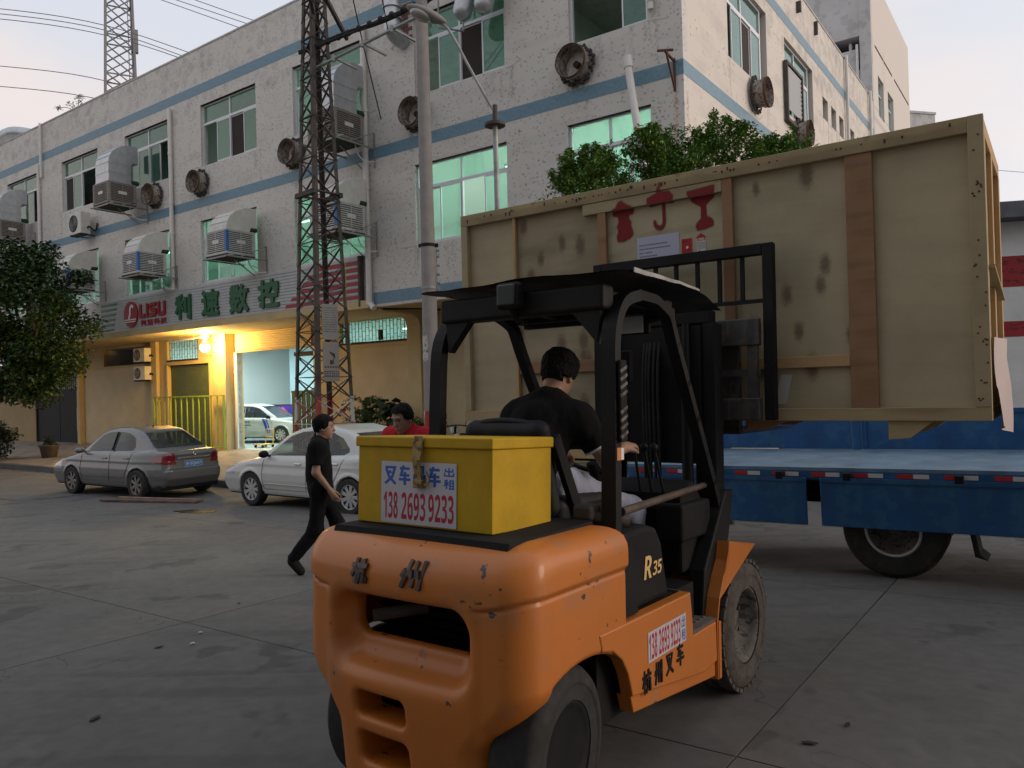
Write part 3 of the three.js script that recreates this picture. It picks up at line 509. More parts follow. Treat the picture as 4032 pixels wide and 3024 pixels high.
function cone(a, b, ra, rb) {                                          // tapered capsule between two points
  const [ax, ay, az] = a, dx = b[0] - ax, dy = b[1] - ay, dz = b[2] - az, l2 = dx * dx + dy * dy + dz * dz || 1e-9;
  return (x, y, z) => { const t = clamp(((x - ax) * dx + (y - ay) * dy + (z - az) * dz) / l2); return Math.hypot(x - ax - dx * t, y - ay - dy * t, z - az - dz * t) - (ra + (rb - ra) * t); };
}
const ell = (c, rx, ry, rz) => (x, y, z) => { const a = (x - c[0]) / rx, b = (y - c[1]) / ry, d = (z - c[2]) / rz, k0 = Math.hypot(a, b, d), k1 = Math.hypot(a / rx, b / ry, d / rz); return k1 < 1e-9 ? -Math.min(rx, ry, rz) : k0 * (k0 - 1) / k1; };
function polyD(pts) {                                                  // signed distance to a polygon
  const n = pts.length;
  return (x, y) => {
    let d = 1e9, s = 1;
    for (let i = 0, j = n - 1; i < n; j = i++) {
      const ex = pts[j][0] - pts[i][0], ey = pts[j][1] - pts[i][1], wx = x - pts[i][0], wy = y - pts[i][1], t = clamp((wx * ex + wy * ey) / (ex * ex + ey * ey));
      d = Math.min(d, (wx - ex * t) ** 2 + (wy - ey * t) ** 2);
      const c1 = y >= pts[i][1], c2 = y < pts[j][1], c3 = ex * wy > ey * wx;
      if ((c1 && c2 && c3) || (!c1 && !c2 && !c3)) s = -s;
    }
    return s * Math.sqrt(d);
  };
}
// ---------------------------------------------------------------- the forklift (front axle at its origin, +z to the rear), its toolbox, the crate on its forks
const FO = V(0.78, -0.12, -4.748), PITCH = -0.029;
const fkPlace = (o) => { o.position.copy(FO); o.rotation.set(PITCH, ANG, 0, 'YXZ'); return o; };
const oMap = (s) => {
  const px = 1024, c = [0.50, 0.150, 0.016];
  return dataTex(px, px, (u, v) => {
    const n = fbm(u * 5, v * 5, 5, 5, s), f = fbm(u * 60, v * 60, 3, 60, s + 4), k = 0.9 + 0.16 * n + 0.05 * f;
    const chip = smooth(0.775, 0.79, fbm(u * 34, v * 34, 5, 34, s + 21)) * smooth(0.55, 0.64, fbm(u * 4, v * 4, 3, 4, s + 33));
    const dust = smooth(0.52, 0.78, fbm(u * 7, v * 7, 6, 7, s + 51)) * 0.26 * (0.5 + f), scr = vnoise(u * 8, v * 190, 190, s + 71) > 0.97 && fbm(u * 9, v * 9, 2, 9, s + 81) > 0.55 ? 0.35 : 0;
    return c.map((x, i) => mix(mix(x * k, [0.24, 0.17, 0.12][i], dust), [0.05, 0.035, 0.03][i], clamp(chip + scr)));
  }, true, 1 / 1.3);
};
M.orange = phy({ map: oMap(3), roughness: 0.52, clearcoat: 0.28, clearcoatRoughness: 0.16 });
M.orange2 = phy({ map: oMap(207), roughness: 0.5, clearcoat: 0.4, clearcoatRoughness: 0.22 });
const fk = fkPlace(thing('forklift', 'orange and black forklift carrying a big plywood crate, seen from behind', 'forklift', V(0, 0, 0)));
const fkW = (x, y, z) => V(x, y, z).applyMatrix4(new THREE.Matrix4().compose(FO, new THREE.Quaternion().setFromEuler(new THREE.Euler(PITCH, ANG, 0, 'YXZ')), V(1, 1, 1)));
{
  // cast counterweight: rounded, with the air slot and its lip, two lower openings, wheel arches
  const f = (x, y, z) => {
    const m = Math.abs(x), hw = 0.605 - 0.195 * smooth(0.64, 0.36, y) * smooth(1.86, 1.96, z), zr = 2.21 - 0.05 * smooth(0.60, 0.10, y) - 0.02 * smooth(0.98, 1.15, y);
    const zz = z + 0.05 * (x / 0.6) ** 2 * smooth(1.8, 2.15, z), r = z > 1.8 ? 0.13 : 0.02, zc = (1.38 + zr) / 2, hz = (zr - 1.38) / 2;
    let d = box2(x, zz - zc, hw, hz, r);
    const off = smooth(0.36, 0.42, m + Math.max(0, 2.08 - z)), seam = 0.922 + 0.042 * smooth(0.40, 0.62, m);
    d += (0.012 * smooth(seam + 0.012, seam - 0.012, y) + 0.012 * Math.exp(-(((y - seam) / 0.009) ** 2))) * off;
    const top = y - (1.150 - 0.03 * smooth(1.95, 2.2, z)), bot = 0.13 - y;
    d = smax(d, top, 0.12); d = smax(d, bot, 0.05);
    d = smax(d, -boxD(x + 0.005, y - 0.765, z - 2.34, 0.350, 0.135, 0.25, 0.09), 0.07);
    d = smax(d, -boxD(x - 0.010, y - 0.812, z - 2.0, 0.312, 0.088, 0.5, 0.05), 0.03);
    d = smax(d, -boxD(x + 0.085, y - 0.480, z - 2.15, 0.135, 0.050, 0.24, 0.03), 0.03);
    d = smax(d, -boxD(x + 0.085, y - 0.300, z - 2.15, 0.135, 0.062, 0.24, 0.03), 0.03);
    d = Math.max(d, -boxD(x, y - 0.72, z - 1.70, 0.50, 0.36, 0.34, 0.02));
    d = smax(d, -Math.max(Math.hypot(y - 0.02, z - 1.74) - 0.645, (z > 1.75 ? 0.36 : 0.24) - m, z - 1.97), 0.025);
    return d;
  };
  const cw = part('counterweight', geoFrom(sdfMesh(f, [-0.68, 0.06, 1.3], [0.68, 1.2, 2.3], 0.0115)), M.orange, fk);
  part('dark_slot_radiator', [bb(-0.50, 0.50, 0.40, 1.04, 1.70, 1.74), ...Array.from({ length: 15 }, (_, i) => bb(-0.49, 0.49, 0.42 + i * 0.041, 0.432 + i * 0.041, 1.74, 1.79))], M.black, cw);  // finned black block, added so the air slot looks dark inside
  part('exhaust_pipe', [cyl(V(-0.22, 0.80, 2.09), V(-0.07, 0.82, 1.92), 0.026, 0.026, 16)], M.rust, cw);
  const zf = (x, y) => { let z = 2.3; for (let i = 0; i < 60 && f(x, y, z) > 0; i++) z -= Math.max(0.002, f(x, y, z) * 0.8); return z; };
  const emb = (ch, x, y, w, h, s) => part('raised_letter', glyphGeo(ch, w, h, 0.017, 0.012, s).map((g) => { const p = g.attributes.position; for (let i = 0; i < p.count; i++) { const a = p.getX(i) + x, b = p.getY(i) + y; p.setXYZ(i, a, b, zf(a, b) + p.getZ(i)); } g.computeVertexNormals(); return g; }), mottled('dark bronze letter', [0.05, 0.03, 0.022], { amp: 0.6, size: 0.1, px: 64, rough: 0.35, s: 61 }), cw);
  emb('杭', -0.225, 0.962, 0.085, 0.095, 0.12); emb('州', 0.045, 0.975, 0.115, 0.105, 0.18);
  // body
  for (const s of [1, -1]) {
    const X = (a, b) => (s > 0 ? [a, b] : [-b, -a]);
    const sk = [[1.64, 0.737], [0.72, 0.728], [0.70, 0.62], [0.69, 0.51], [0.385, 0.508], [0.375, 0.30], [0.55, 0.285], [1.36, 0.41], [1.375, 0.46], [1.40, 0.52], [1.45, 0.59], [1.53, 0.645], [1.62, 0.665]];
    const side = part('side_skirt', [extrX(sk, ...X(0.535, 0.598), 0.008), extrX([[1.36, 0.412], [0.55, 0.287], [0.375, 0.302], [0.375, 0.215], [0.55, 0.235], [1.33, 0.33]], ...X(0.515, 0.585), 0.006)], M.orange2, fk);
    part('step_plate', [bb(...X(0.30, 0.595), 0.512, 0.528, 0.385, 0.69), ...Array.from({ length: 15 }, (_, i) => cyl(V(s * (0.36 + (i % 3) * 0.09), 0.528, 0.42 + (i / 3 | 0) * 0.055), V(s * (0.36 + (i % 3) * 0.09), 0.535, 0.42 + (i / 3 | 0) * 0.055), 0.014, 0.01, 8)), extrX([[0.69, 0.51], [0.70, 0.726], [0.71, 0.726], [0.70, 0.51]], ...X(0.3, 0.535), 0)], mottled('dusty step', [0.11, 0.09, 0.08], { amp: 0.5, size: 0.3, px: 128, s: 62, rough: 0.95 }), fk);
    // front mudguard: a bent plate over the wheel with a turned lip
    const fp = [[0.372, 0.20], [0.372, 0.50], [0.335, 0.62], [0.27, 0.72], [0.20, 0.80], [0.17, 0.90], [-0.26, 0.825]];
    const th = 0.012, up = fp.map(([z, y]) => [z, y]), dn = fp.slice().reverse().map(([z, y], i) => [z - 0.012, y - (i < 1 ? 0.012 : 0.008)]);
    part('mudguard', [extrX([...up, ...dn], ...X(0.30, 0.60), 0.003), bb(...X(0.592, 0.604), 0.2, 0.5, 0.33, 0.362)], M.orange2, fk);
  }
  part('chassis', [bb(-0.5, 0.5, 0.30, 0.72, 0.45, 1.5), bb(-0.30, 0.30, 0.25, 0.6, -0.15, 0.6), bb(-0.52, 0.52, 0.34, 0.44, 0.0, 0.42)], M.black, fk);
  // black engine cover under the seat, with the model mark
  const hood = part('engine_cover', [extrX([[1.425, 0.735], [1.425, 1.075], [1.36, 1.10], [1.08, 1.105], [0.98, 1.08], [0.92, 1.0], [0.85, 0.74]], -0.545, 0.545, 0.03), extrX([[1.43, 0.74], [1.43, 1.06], [1.30, 0.9], [1.24, 0.74]], 0.5, 0.575, 0.012)], M.blackMatt, fk);
  const mark = canvasTex(256, 160, (c, w, h) => { c.clearRect(0, 0, w, h); c.fillStyle = '#d9b476'; c.save(); c.transform(1, 0, -0.18, 1, 22, 0); c.font = 'bold 150px sans-serif'; c.fillText('R', 8, 128); c.font = 'bold 92px sans-serif'; c.fillText('35', 112, 122); c.restore(); });
  part('model_mark', Object.assign(new THREE.PlaneGeometry(0.25, 0.157).rotateY(PI / 2).translate(0.5485, 0.905, 1.03), { userData: { ownUv: true } }), std({ map: mark, transparent: true, roughness: 0.5 }), hood);
  part('rear_mat', [extrX([[2.085, 1.128], [2.075, 1.156], [1.46, 1.164], [1.44, 1.10]], -0.47, 0.47, 0.008), bb(-0.45, 0.47, 1.1, 1.14, 1.40, 1.9)], M.blackMatt, fk);
  // stickers on the side
  const ad = (w, h, side) => canvasTex(w, h, (c) => {
    c.fillStyle = '#bab8bc'; c.fillRect(0, 0, w, h);
    const num = (t, x, y, wd, ht) => { c.save(); c.fillStyle = '#a3122b'; c.font = 'bold 100px sans-serif'; const m = c.measureText(t).width; c.translate(x, y); c.scale(wd / m, ht / 73); c.fillText(t, 0, 0); c.restore(); };
    c.strokeStyle = '#1f57a8';
    if (side) { for (const [t, x, q] of [['138', 8, 118], ['2693', 146, 158], ['9233', 322, 152]]) num(t, x, h - 14, q, h - 28); drawGlyph(c, '出', 488, 10, 62, h * 0.42, 8); drawGlyph(c, '租', 488, h * 0.52, 62, h * 0.42, 8); return; }
    const G = ['叉', '车', '吊', '车']; G.forEach((ch, i) => drawGlyph(c, ch, 20 + i * 102, 22, 92, 150, 19));
    drawGlyph(c, '出', 432, 28, 70, 64, 10); drawGlyph(c, '租', 432, 108, 70, 70, 10);
    for (const [t, x, q] of [['138', 16, 108], ['2693', 144, 172], ['9233', 330, 172]]) num(t, x, h - 34, q, 190);
  });
  const P2 = (w, h) => { const g = new THREE.PlaneGeometry(w, h); g.userData.ownUv = true; return g; };
  M.adSmall = std({ map: ad(560, 180, true), roughness: 0.45 }); M.adBig = std({ map: ad(516, 440, false), roughness: 0.5 });
  part('phone_sticker', Object.assign(P2(0.42, 0.135).rotateY(PI / 2).translate(0.6002, 0.578, 1.0), { userData: { ownUv: true } }), M.adSmall, fk);
  ['杭', '州', '叉', '车'].forEach((ch, i) => part('side_letter', glyphGeo(ch, 0.082, 0.105, 0.0135, 0.0015).map((g) => g.rotateY(PI / 2).translate(0.599, 0.385 + i * 0.008, 1.27 - i * 0.122)), M.blackMatt, fk));
  // overhead guard: bent posts, side rails, cross bars, tired sheet roof
  const post = (s) => { const p = [V(s * 0.505, 0.78, 1.385), V(s * 0.505, 1.1, 1.36), V(s * 0.505, 1.75, 1.345), V(s * 0.50, 2.0, 1.32), V(s * 0.49, 2.13, 1.22), V(s * 0.485, 2.185, 1.05)], g = []; const c = new THREE.CatmullRomCurve3(p), n = 22; for (let i = 0; i < n; i++) g.push(beam(c.getPoint(i / n), c.getPoint(Math.min(1, (i + 1.15) / n)), 0.052, 0.072, AX.x)); return g; };
  const apost = (s) => { const p = [V(s * 0.485, 2.185, 1.05), V(s * 0.485, 2.18, 0.86), V(s * 0.485, 2.12, 0.70), V(s * 0.485, 1.95, 0.60), V(s * 0.485, 1.15, 0.10), V(s * 0.485, 0.72, -0.05)], g = []; const c = new THREE.CatmullRomCurve3(p, false, 'catmullrom', 0.25), n = 26; for (let i = 0; i < n; i++) g.push(beam(c.getPoint(i / n), c.getPoint(Math.min(1, (i + 1.15) / n)), 0.046, 0.058, AX.x)); return g; };
  for (const s of [1, -1]) { part('rear_post', post(s), M.black, fk); part('front_post', apost(s), M.black, fk); }
  const guard = part('guard_frame', [bb(-0.48, 0.48, 2.09, 2.21, 1.25, 1.36, 0.02), bb(-0.48, 0.48, 2.14, 2.2, 0.62, 0.70), bb(-0.47, 0.47, 2.12, 2.17, 0.56, 0.61)], M.black, fk);
  for (let i = 0; i < 5; i++) part('guard_bar', bb(-0.40 + i * 0.2, -0.36 + i * 0.2, 2.15, 2.19, 0.69, 1.26), M.black, guard);
  part('corner_gusset', extr([[0, 0], [0.16, 0], [0.02, -0.16]], 0.05).translate(-0.455, 2.10, 1.29), M.black, guard); part('corner_gusset', extr([[0, 0], [-0.16, 0], [-0.02, -0.16]], 0.05).translate(0.455, 2.10, 1.29), M.black, guard);
  {
    const nx = 26, nz = 28, top = [], id = [], P = [];
    const Y = (x, z) => 2.258 + 0.004 * Math.sin(x * 9 + z * 5) + 0.012 * (fbm(x * 5 + 9, z * 5 + 3, 3) - 0.5) - 0.016 * smooth(0.54, 0.61, Math.abs(x)) * fbm(x * 3, z * 7 + 5, 2) - 0.07 * smooth(0.62, 0.2, z) - 0.02 * smooth(1.2, 1.4, z) * Math.abs(x);
    for (const t of [0, 0.006]) for (let j = 0; j <= nz; j++) for (let i = 0; i <= nx; i++) { const x = mix(-0.575, 0.60, i / nx), z = mix(0.22, 1.39, j / nz); P.push(x + 0.01 * (fbm(z * 9, x * 2, 2) - 0.5), Y(x, z) + t, z + 0.03 * (fbm(x * 7, 4, 3) - 0.5) * (j === 0 || j === nz)); }
    const q = (nx + 1) * (nz + 1), w = nx + 1;
    for (let j = 0; j < nz; j++) for (let i = 0; i < nx; i++) { const a = j * w + i; id.push(a, a + 1, a + w, a + 1, a + w + 1, a + w, q + a, q + a + w, q + a + 1, q + a + 1, q + a + w, q + a + w + 1); }
    const g = new THREE.BufferGeometry(); g.setAttribute('position', new THREE.Float32BufferAttribute(P, 3)); g.setIndex(id); g.computeVertexNormals();
    part('roof_sheet', g, mottled('weathered roof sheet', [0.028, 0.031, 0.033], { amp: 0.5, size: 0.8, s: 64, rough: 0.6, c2: [0.05, 0.05, 0.05] }), fk);
    const lip = []; for (let k = 0; k < 12; k++) { const z = mix(1.3, 0.55, k / 12), z2 = mix(1.3, 0.55, (k + 1) / 12); lip.push(beam(V(0.604, Y(0.6, z) + 0.012, z), V(0.604, Y(0.6, z2) + 0.012, z2), 0.004, 0.022 - 0.001 * k, AX.y)); }
    part('sheet_lip', lip, M.zinc, fk);
  }
  const lamp = part('work_lamp', [rb(0.13, 0.125, 0.07, 0.005, 2.185, 1.405, 0.02, 3), cyl(V(0.005, 2.13, 1.40), V(0.005, 2.08, 1.36), 0.015)], M.blackMatt, fk);
  part('lamp_glass', rb(0.10, 0.098, 0.012, 0.005, 2.187, 1.443, 0.012, 2), phy({ color: lin(0.03, 0.035, 0.034), roughness: 0.25 }), lamp);
  const mir = part('mirror', rb(0.20, 0.145, 0.03, 0.245, 2.115, 0.60, 0.05, 4), M.blackMatt, fk);
  part('mirror_glass', rb(0.165, 0.13, 0.006, 0.232, 2.115, 0.618, 0.045, 4), std({ color: lin(0.62, 0.62, 0.63), roughness: 0.25, metalness: 0.6 }), mir);
  part('mirror_arm', [cyl(V(0.335, 2.11, 0.6), V(0.47, 2.12, 0.66), 0.012)], M.black, mir);
  // ribbed grip and labels on the right rear post
  const grip = part('post_grip', bb(0.546, 0.562, 1.50, 1.86, 1.30, 1.36, 0.006), M.blackMatt, fk);
  for (let i = 0; i < 9; i++) if (i !== 4) part('grip_rib', beam(V(0.563, 1.52 + i * 0.036, 1.365), V(0.563, 1.545 + i * 0.036, 1.305), 0.014, 0.006, AX.x), M.rim, grip);
  part('warning_label', bb(0.5425, 0.5445, 1.42, 1.475, 1.31, 1.37), std({ color: lin(0.55, 0.20, 0.05), roughness: 0.6 }), fk);
  part('warning_label', bb(0.5446, 0.5455, 1.422, 1.472, 1.31, 1.335), M.white, fk);
  // seat and controls
  const seatM = mottled('black vinyl seat', [0.02, 0.02, 0.022], { amp: 0.3, size: 0.4, s: 65, rough: 0.6, spec: 0.4 });
  const seat = part('seat', rb(0.48, 0.14, 0.46, 0, 1.165, 1.12, 0.05, 4), seatM, fk);
  part('seat_back', [rb(0.46, 0.46, 0.11, 0, 0, 0, 0.05, 4).rotateX(0.22).translate(0, 1.37, 1.40), tube([V(-0.2, 1.52, 1.45), V(-0.16, 1.575, 1.46), V(0.16, 1.575, 1.46), V(0.2, 1.52, 1.45)], 0.014, 20)], seatM, fk);
  part('seat_arm', [beam(V(0.25, 1.16, 1.22), V(0.25, 1.52, 1.42), 0.03, 0.06), rb(0.05, 0.05, 0.3, 0.27, 1.17, 1.1, 0.015)], M.blackMatt, fk);
  part('steering_wheel', [new THREE.TorusGeometry(0.165, 0.014, 8, 28).rotateX(PI / 2 - 0.5).translate(-0.02, 1.36, 0.62), cyl(V(-0.02, 1.34, 0.61), V(-0.02, 1.0, 0.42), 0.03), beam(V(-0.17, 1.36, 0.62), V(0.13, 1.36, 0.62), 0.02, 0.012)], M.black, fk);
  part('dashboard', [extrX([[0.44, 0.75], [0.46, 1.18], [0.28, 1.24], [0.12, 1.1], [0.1, 0.75]], -0.44, 0.44, 0.02)], M.blackMatt, fk);
  for (let i = 0; i < 3; i++) part('control_lever', [cyl(V(0.2 + i * 0.07, 1.15, 0.44), V(0.22 + i * 0.06, 1.42, 0.56), 0.008), new THREE.SphereGeometry(0.022, 12, 8).translate(0.22 + i * 0.06, 1.435, 0.565)], M.black, fk);
  part('display_box', rb(0.16, 0.2, 0.05, -0.10, 1.90, 0.10, 0.01), M.blackMatt, fk);
  part('cowl', [extrX([[0.40, 0.50], [0.36, 0.76], [0.02, 1.16], [-0.10, 1.16], [-0.02, 0.9], [0.2, 0.52]], 0.435, 0.53, 0.01), extrX([[0.40, 0.50], [0.36, 0.76], [0.02, 1.16], [-0.10, 1.16], [-0.02, 0.9], [0.2, 0.52]], -0.53, -0.435, 0.01)].slice(0, 1), M.black, fk);
  part('side_box', rb(0.16, 0.2, 0.40, 0.40, 1.03, 0.33, 0.02), M.blackMatt, fk);
  part('wooden_pole', cyl(V(0.53, 1.19, 1.31), V(0.46, 1.205, 0.16), 0.020, 0.017, 12), mottled('worn wooden pole', [0.075, 0.05, 0.035], { amp: 0.4, size: 0.3, s: 66 }), fk);
  part('valve', [cyl(V(0.42, 1.17, 1.38), V(0.55, 1.14, 1.28), 0.032, 0.024, 14), rb(0.1, 0.07, 0.1, 0.40, 1.19, 1.39, 0.02)], M.rust, fk);
  // mast: outer and inner channels, cylinders, chains, cross members
  const ch = (x, s, z, y0, y1, w) => extr([[0, 0], [w, 0], [w, 0.018], [0.02, 0.018], [0.02, 0.112], [w, 0.112], [w, 0.13], [0, 0.13]].map(([a, b]) => [a * s, b]), y1 - y0).rotateX(-PI / 2).translate(x, y0, z);
  const outer = part('mast_channel', ch(0.415, -1, -0.14, 0.15, 2.16, 0.075), M.black, fk); part('mast_channel', ch(-0.415, 1, -0.14, 0.15, 2.16, 0.075), M.black, fk);
  part('inner_channel', ch(0.33, -1, -0.18, 0.3, 2.24, 0.06), M.black, fk); part('inner_channel', ch(-0.33, 1, -0.18, 0.3, 2.24, 0.06), M.black, fk);
  part('mast_crossbar', [bb(-0.37, 0.37, 2.16, 2.25, -0.30, -0.14, 0.01)], M.black, fk); part('mast_crossbar', bb(-0.37, 0.37, 1.30, 1.40, -0.15, -0.12), M.black, fk); part('mast_crossbar', bb(-0.37, 0.37, 0.55, 0.70, -0.15, -0.12), M.black, fk);
  for (const s of [1, -1]) { part('lift_cylinder', [cyl(V(s * 0.25, 0.4, -0.10), V(s * 0.25, 1.7, -0.10), 0.035), cyl(V(s * 0.25, 1.7, -0.10), V(s * 0.25, 2.16, -0.10), 0.022)], M.black, fk); part('lift_chain', bb(s * 0.12 - 0.015, s * 0.12 + 0.015, 1.5, 2.2, -0.28, -0.26), M.rust, fk); }
  for (const x of [-0.04, -0.02, 0.0, 0.03, 0.06]) part('hose', tube([V(x, 0.7, -0.12), V(x + 0.01, 1.3, -0.09), V(x, 1.9, -0.1), V(x, 2.16, -0.16)], 0.010, 16, 6), M.rubber, fk);
  part('mast_plate', bb(-0.335, 0.335, 1.36, 2.15, -0.135, -0.125), M.black, fk);
  part('tilt_cylinder', [cyl(V(0.40, 0.75, 0.35), V(0.42, 0.92, -0.08), 0.035)], M.black, fk);
  // carriage, load backrest, forks
  const carM = mottled('scuffed grey steel', [0.055, 0.05, 0.047], { amp: 0.5, size: 0.6, s: 67, rough: 0.5, c2: [0.09, 0.065, 0.05], streak: 0.3, speckC: [0.14, 0.12, 0.1] });
  const car = part('carriage', [bb(-0.55, 0.60, 2.03, 2.20, -0.47, -0.41, 0.008), bb(-0.55, 0.60, 1.56, 1.70, -0.47, -0.41, 0.008), bb(0.52, 0.585, 1.70, 2.03, -0.46, -0.42), bb(-0.55, -0.48, 1.70, 2.03, -0.46, -0.42), bb(-0.2, -0.14, 1.70, 2.03, -0.45, -0.38), bb(0.20, 0.26, 1.70, 2.03, -0.45, -0.36), bb(-0.55, 0.60, 1.84, 1.88, -0.45, -0.43)], carM, fk);
  const lb = part('load_backrest', [bb(0.612, 0.682, 1.56, 2.675, -0.52, -0.46, 0.008), bb(-0.60, -0.53, 1.56, 2.675, -0.52, -0.46, 0.008), bb(-0.53, 0.612, 2.605, 2.675, -0.52, -0.46, 0.006), bb(-0.53, 0.612, 2.302, 2.326, -0.50, -0.478)], M.black, fk);
  for (let i = 0; i < 7; i++) { const x = -0.425 + i * 0.1505; part('backrest_bar', bb(x - 0.012, x + 0.012, 2.327, 2.604, -0.505, -0.481), M.black, lb); }
  for (const x of [-0.38, 0.38]) part('fork', [bb(x - 0.065, x + 0.065, 1.47, 2.16, -0.535, -0.485, 0.006), extrX([[-0.485, 1.47], [-1.72, 1.482], [-1.72, 1.49], [-0.485, 1.525]], x - 0.065, x + 0.065, 0.004)], carM, fk);
  // wheels
  const wheel = (x, z, y, r, w, turn, m, name) => {
    const s = Math.sign(x), prof = [[r * 0.60, -w / 2 + 0.01], [r * 0.80, -w / 2], [r * 0.94, -w / 2 + 0.012], [r, -w / 2 + 0.04], [r, w / 2 - 0.04], [r * 0.94, w / 2 - 0.012], [r * 0.80, w / 2], [r * 0.79, w / 2 - 0.008], [r * 0.74, w / 2 - 0.004], [r * 0.60, w / 2 - 0.01]];
    const ori = (g) => g.rotateZ(-s * PI / 2).rotateY(turn).translate(x, y, z);
    const o = part('wheel', ori(lathe([[0.0, name ? w * 0.34 : w * 0.12], [r * 0.22, name ? w * 0.34 : w * 0.12], [r * 0.25, name ? w * 0.35 : w * 0.02], [r * 0.45, name ? w * 0.36 : 0], [r * 0.52, name ? w * 0.40 : w * 0.30], [r * 0.56, w * 0.42], [r * 0.61, w * 0.44], [r * 0.61, -w * 0.4]], 40)), name ? M.black : M.rim, fk);
    part('tyre', ori(lathe(prof, 48)), m, o);
    if (!name) { const tr = []; for (let i = 0; i < 34; i++) for (const q of [-1, 1]) { const a = (i + (q > 0 ? 0.5 : 0)) / 34 * 2 * PI; tr.push(ori(new THREE.BoxGeometry(0.022, w * 0.34, 0.05).translate(r + 0.002, q * w * 0.26, 0).rotateY(a))); }
    part('tread_block', tr, m, o).userData.kind = 'stuff'; }
    const nuts = []; if (!name) for (let i = 0; i < 6; i++) nuts.push(ori(cyl(V(r * 0.34, w * 0.0, 0), V(r * 0.34, w * 0.10, 0), 0.016, 0.014, 6).rotateY(i / 6 * 2 * PI)));
    if (!name) part('wheel_nut', nuts, M.rust, o).userData.kind = 'stuff';
  };
  wheel(0.485, -0.12, 0.372, 0.365, 0.235, 0, M.dustyRubber); wheel(-0.485, -0.12, 0.372, 0.365, 0.235, 0, M.rubber);
  wheel(0.465, 1.82, 0.322, 0.33, 0.20, 0.10, M.rubber, 1); wheel(-0.44, 1.78, 0.322, 0.33, 0.20, 0.10, M.rubber, 1);
  part('axle', cyl(V(-0.4, 0.372, -0.12), V(0.4, 0.372, -0.12), 0.07), M.black, fk); part('axle', [cyl(V(-0.4, 0.29, 1.82), V(0.4, 0.29, 1.82), 0.05), bb(-0.3, 0.3, 0.22, 0.4, 1.75, 1.9)], M.black, fk);

  // yellow toolbox standing on the rear mat
  const tb = fkPlace(thing('toolbox', 'yellow sheet metal toolbox with a phone advert, standing on the forklift', 'toolbox', V(0, 0, 0)));
  const ym = mottled('yellow painted steel', [0.46, 0.285, 0.012], { amp: 0.16, size: 0.6, px: 512, rough: 0.6, s: 68, speck: 0.008, speckC: [0.06, 0.04, 0.03], spec: 0.45 });
  tb.rotation.x = PITCH - 0.024; tb.position.y -= 0.024 * 2.0;
  const tbox = part('box_body', bb(-0.439, 0.311, 1.160, 1.492, 1.575, 2.0, 0.006), ym, tb);
  part('lid', [bb(-0.448, 0.320, 1.491, 1.537, 1.566, 2.012, 0.008)], ym, tb);
  part('advert_sticker', Object.assign(P2(0.425, 0.262).translate(-0.079, 1.300, 2.0035), { userData: { ownUv: true } }), M.adBig, tb);
  part('latch', [beam(V(-0.06, 1.54, 2.016), V(-0.065, 1.44, 2.03), 0.05, 0.008, AX.z), beam(V(-0.065, 1.44, 2.03), V(-0.05, 1.34, 2.02), 0.035, 0.01, AX.z), bb(-0.085, -0.03, 1.325, 1.36, 2.003, 2.03, 0.006), tube([V(-0.03, 1.345, 2.02), V(0.0, 1.34, 2.03), V(0.005, 1.36, 2.025), V(-0.02, 1.395, 2.015)], 0.004, 12, 6)], mottled('rusty brass latch', [0.28, 0.19, 0.06], { amp: 0.5, size: 0.15, px: 128, s: 69, c2: [0.09, 0.045, 0.02] }), tb);
}
// ---------------------------------------------------------------- the plywood crate on the forks
const ply = (s, base0, knots) => {
  const base = base0.map((x, i) => x * [1.04, 1.02, 0.90][i]);
  const kn = []; SEED = 900 + s; for (let i = 0; i < knots; i++) kn.push([rnd(), rnd(), rr(0.018, 0.04)]);
  return dataTex(512, 512, (u, v) => {
    const g = 0.6 * fbm(u * 4, v * 28, 5, 4, s) + 0.4 * fbm(u * 10, v * 10, 4, 10, s + 70), b = fbm(u * 3, v * 3, 5, 3, s + 9), f = fbm(u * 90, v * 90, 2, 90, s + 20), st = smooth(0.55, 0.8, fbm(u * 2.0, v * 8, 5, 2, s + 44));
    let k = 0.78 + 0.20 * g + 0.42 * (b - 0.15) + 0.05 * f - 0.26 * st, d = 0;
    for (const [x, y, r] of kn) { const e = Math.hypot(Math.min(Math.abs(u - x), 1 - Math.abs(u - x)) * 1.5, Math.min(Math.abs(v - y), 1 - Math.abs(v - y)) * 0.75) / r; d = Math.max(d, smooth(2.1, 0.5, e + 0.6 * (f - 0.5))); }
    const spk = vnoise(u * 150, v * 150, 150, s + 61) > 0.992 ? 0.5 : 0;
    return base.map((x, i) => mix(x * k, [0.12, 0.075, 0.045][i], clamp(d * 0.75 + spk)));
  }, true, 1 / 1.2);
};
const PLY = [ply(1, [0.40, 0.335, 0.235], 0), ply(2, [0.33, 0.27, 0.19], 26), ply(3, [0.42, 0.365, 0.265], 0), ply(4, [0.39, 0.335, 0.24], 9)].map((m) => std({ map: m, roughness: 0.85 }));
const WOOD = [ply(11, [0.38, 0.295, 0.18], 3), ply(12, [0.29, 0.165, 0.095], 0), ply(13, [0.44, 0.28, 0.15], 1), ply(14, [0.35, 0.285, 0.185], 4)].map((m) => std({ map: m, roughness: 0.85 }));
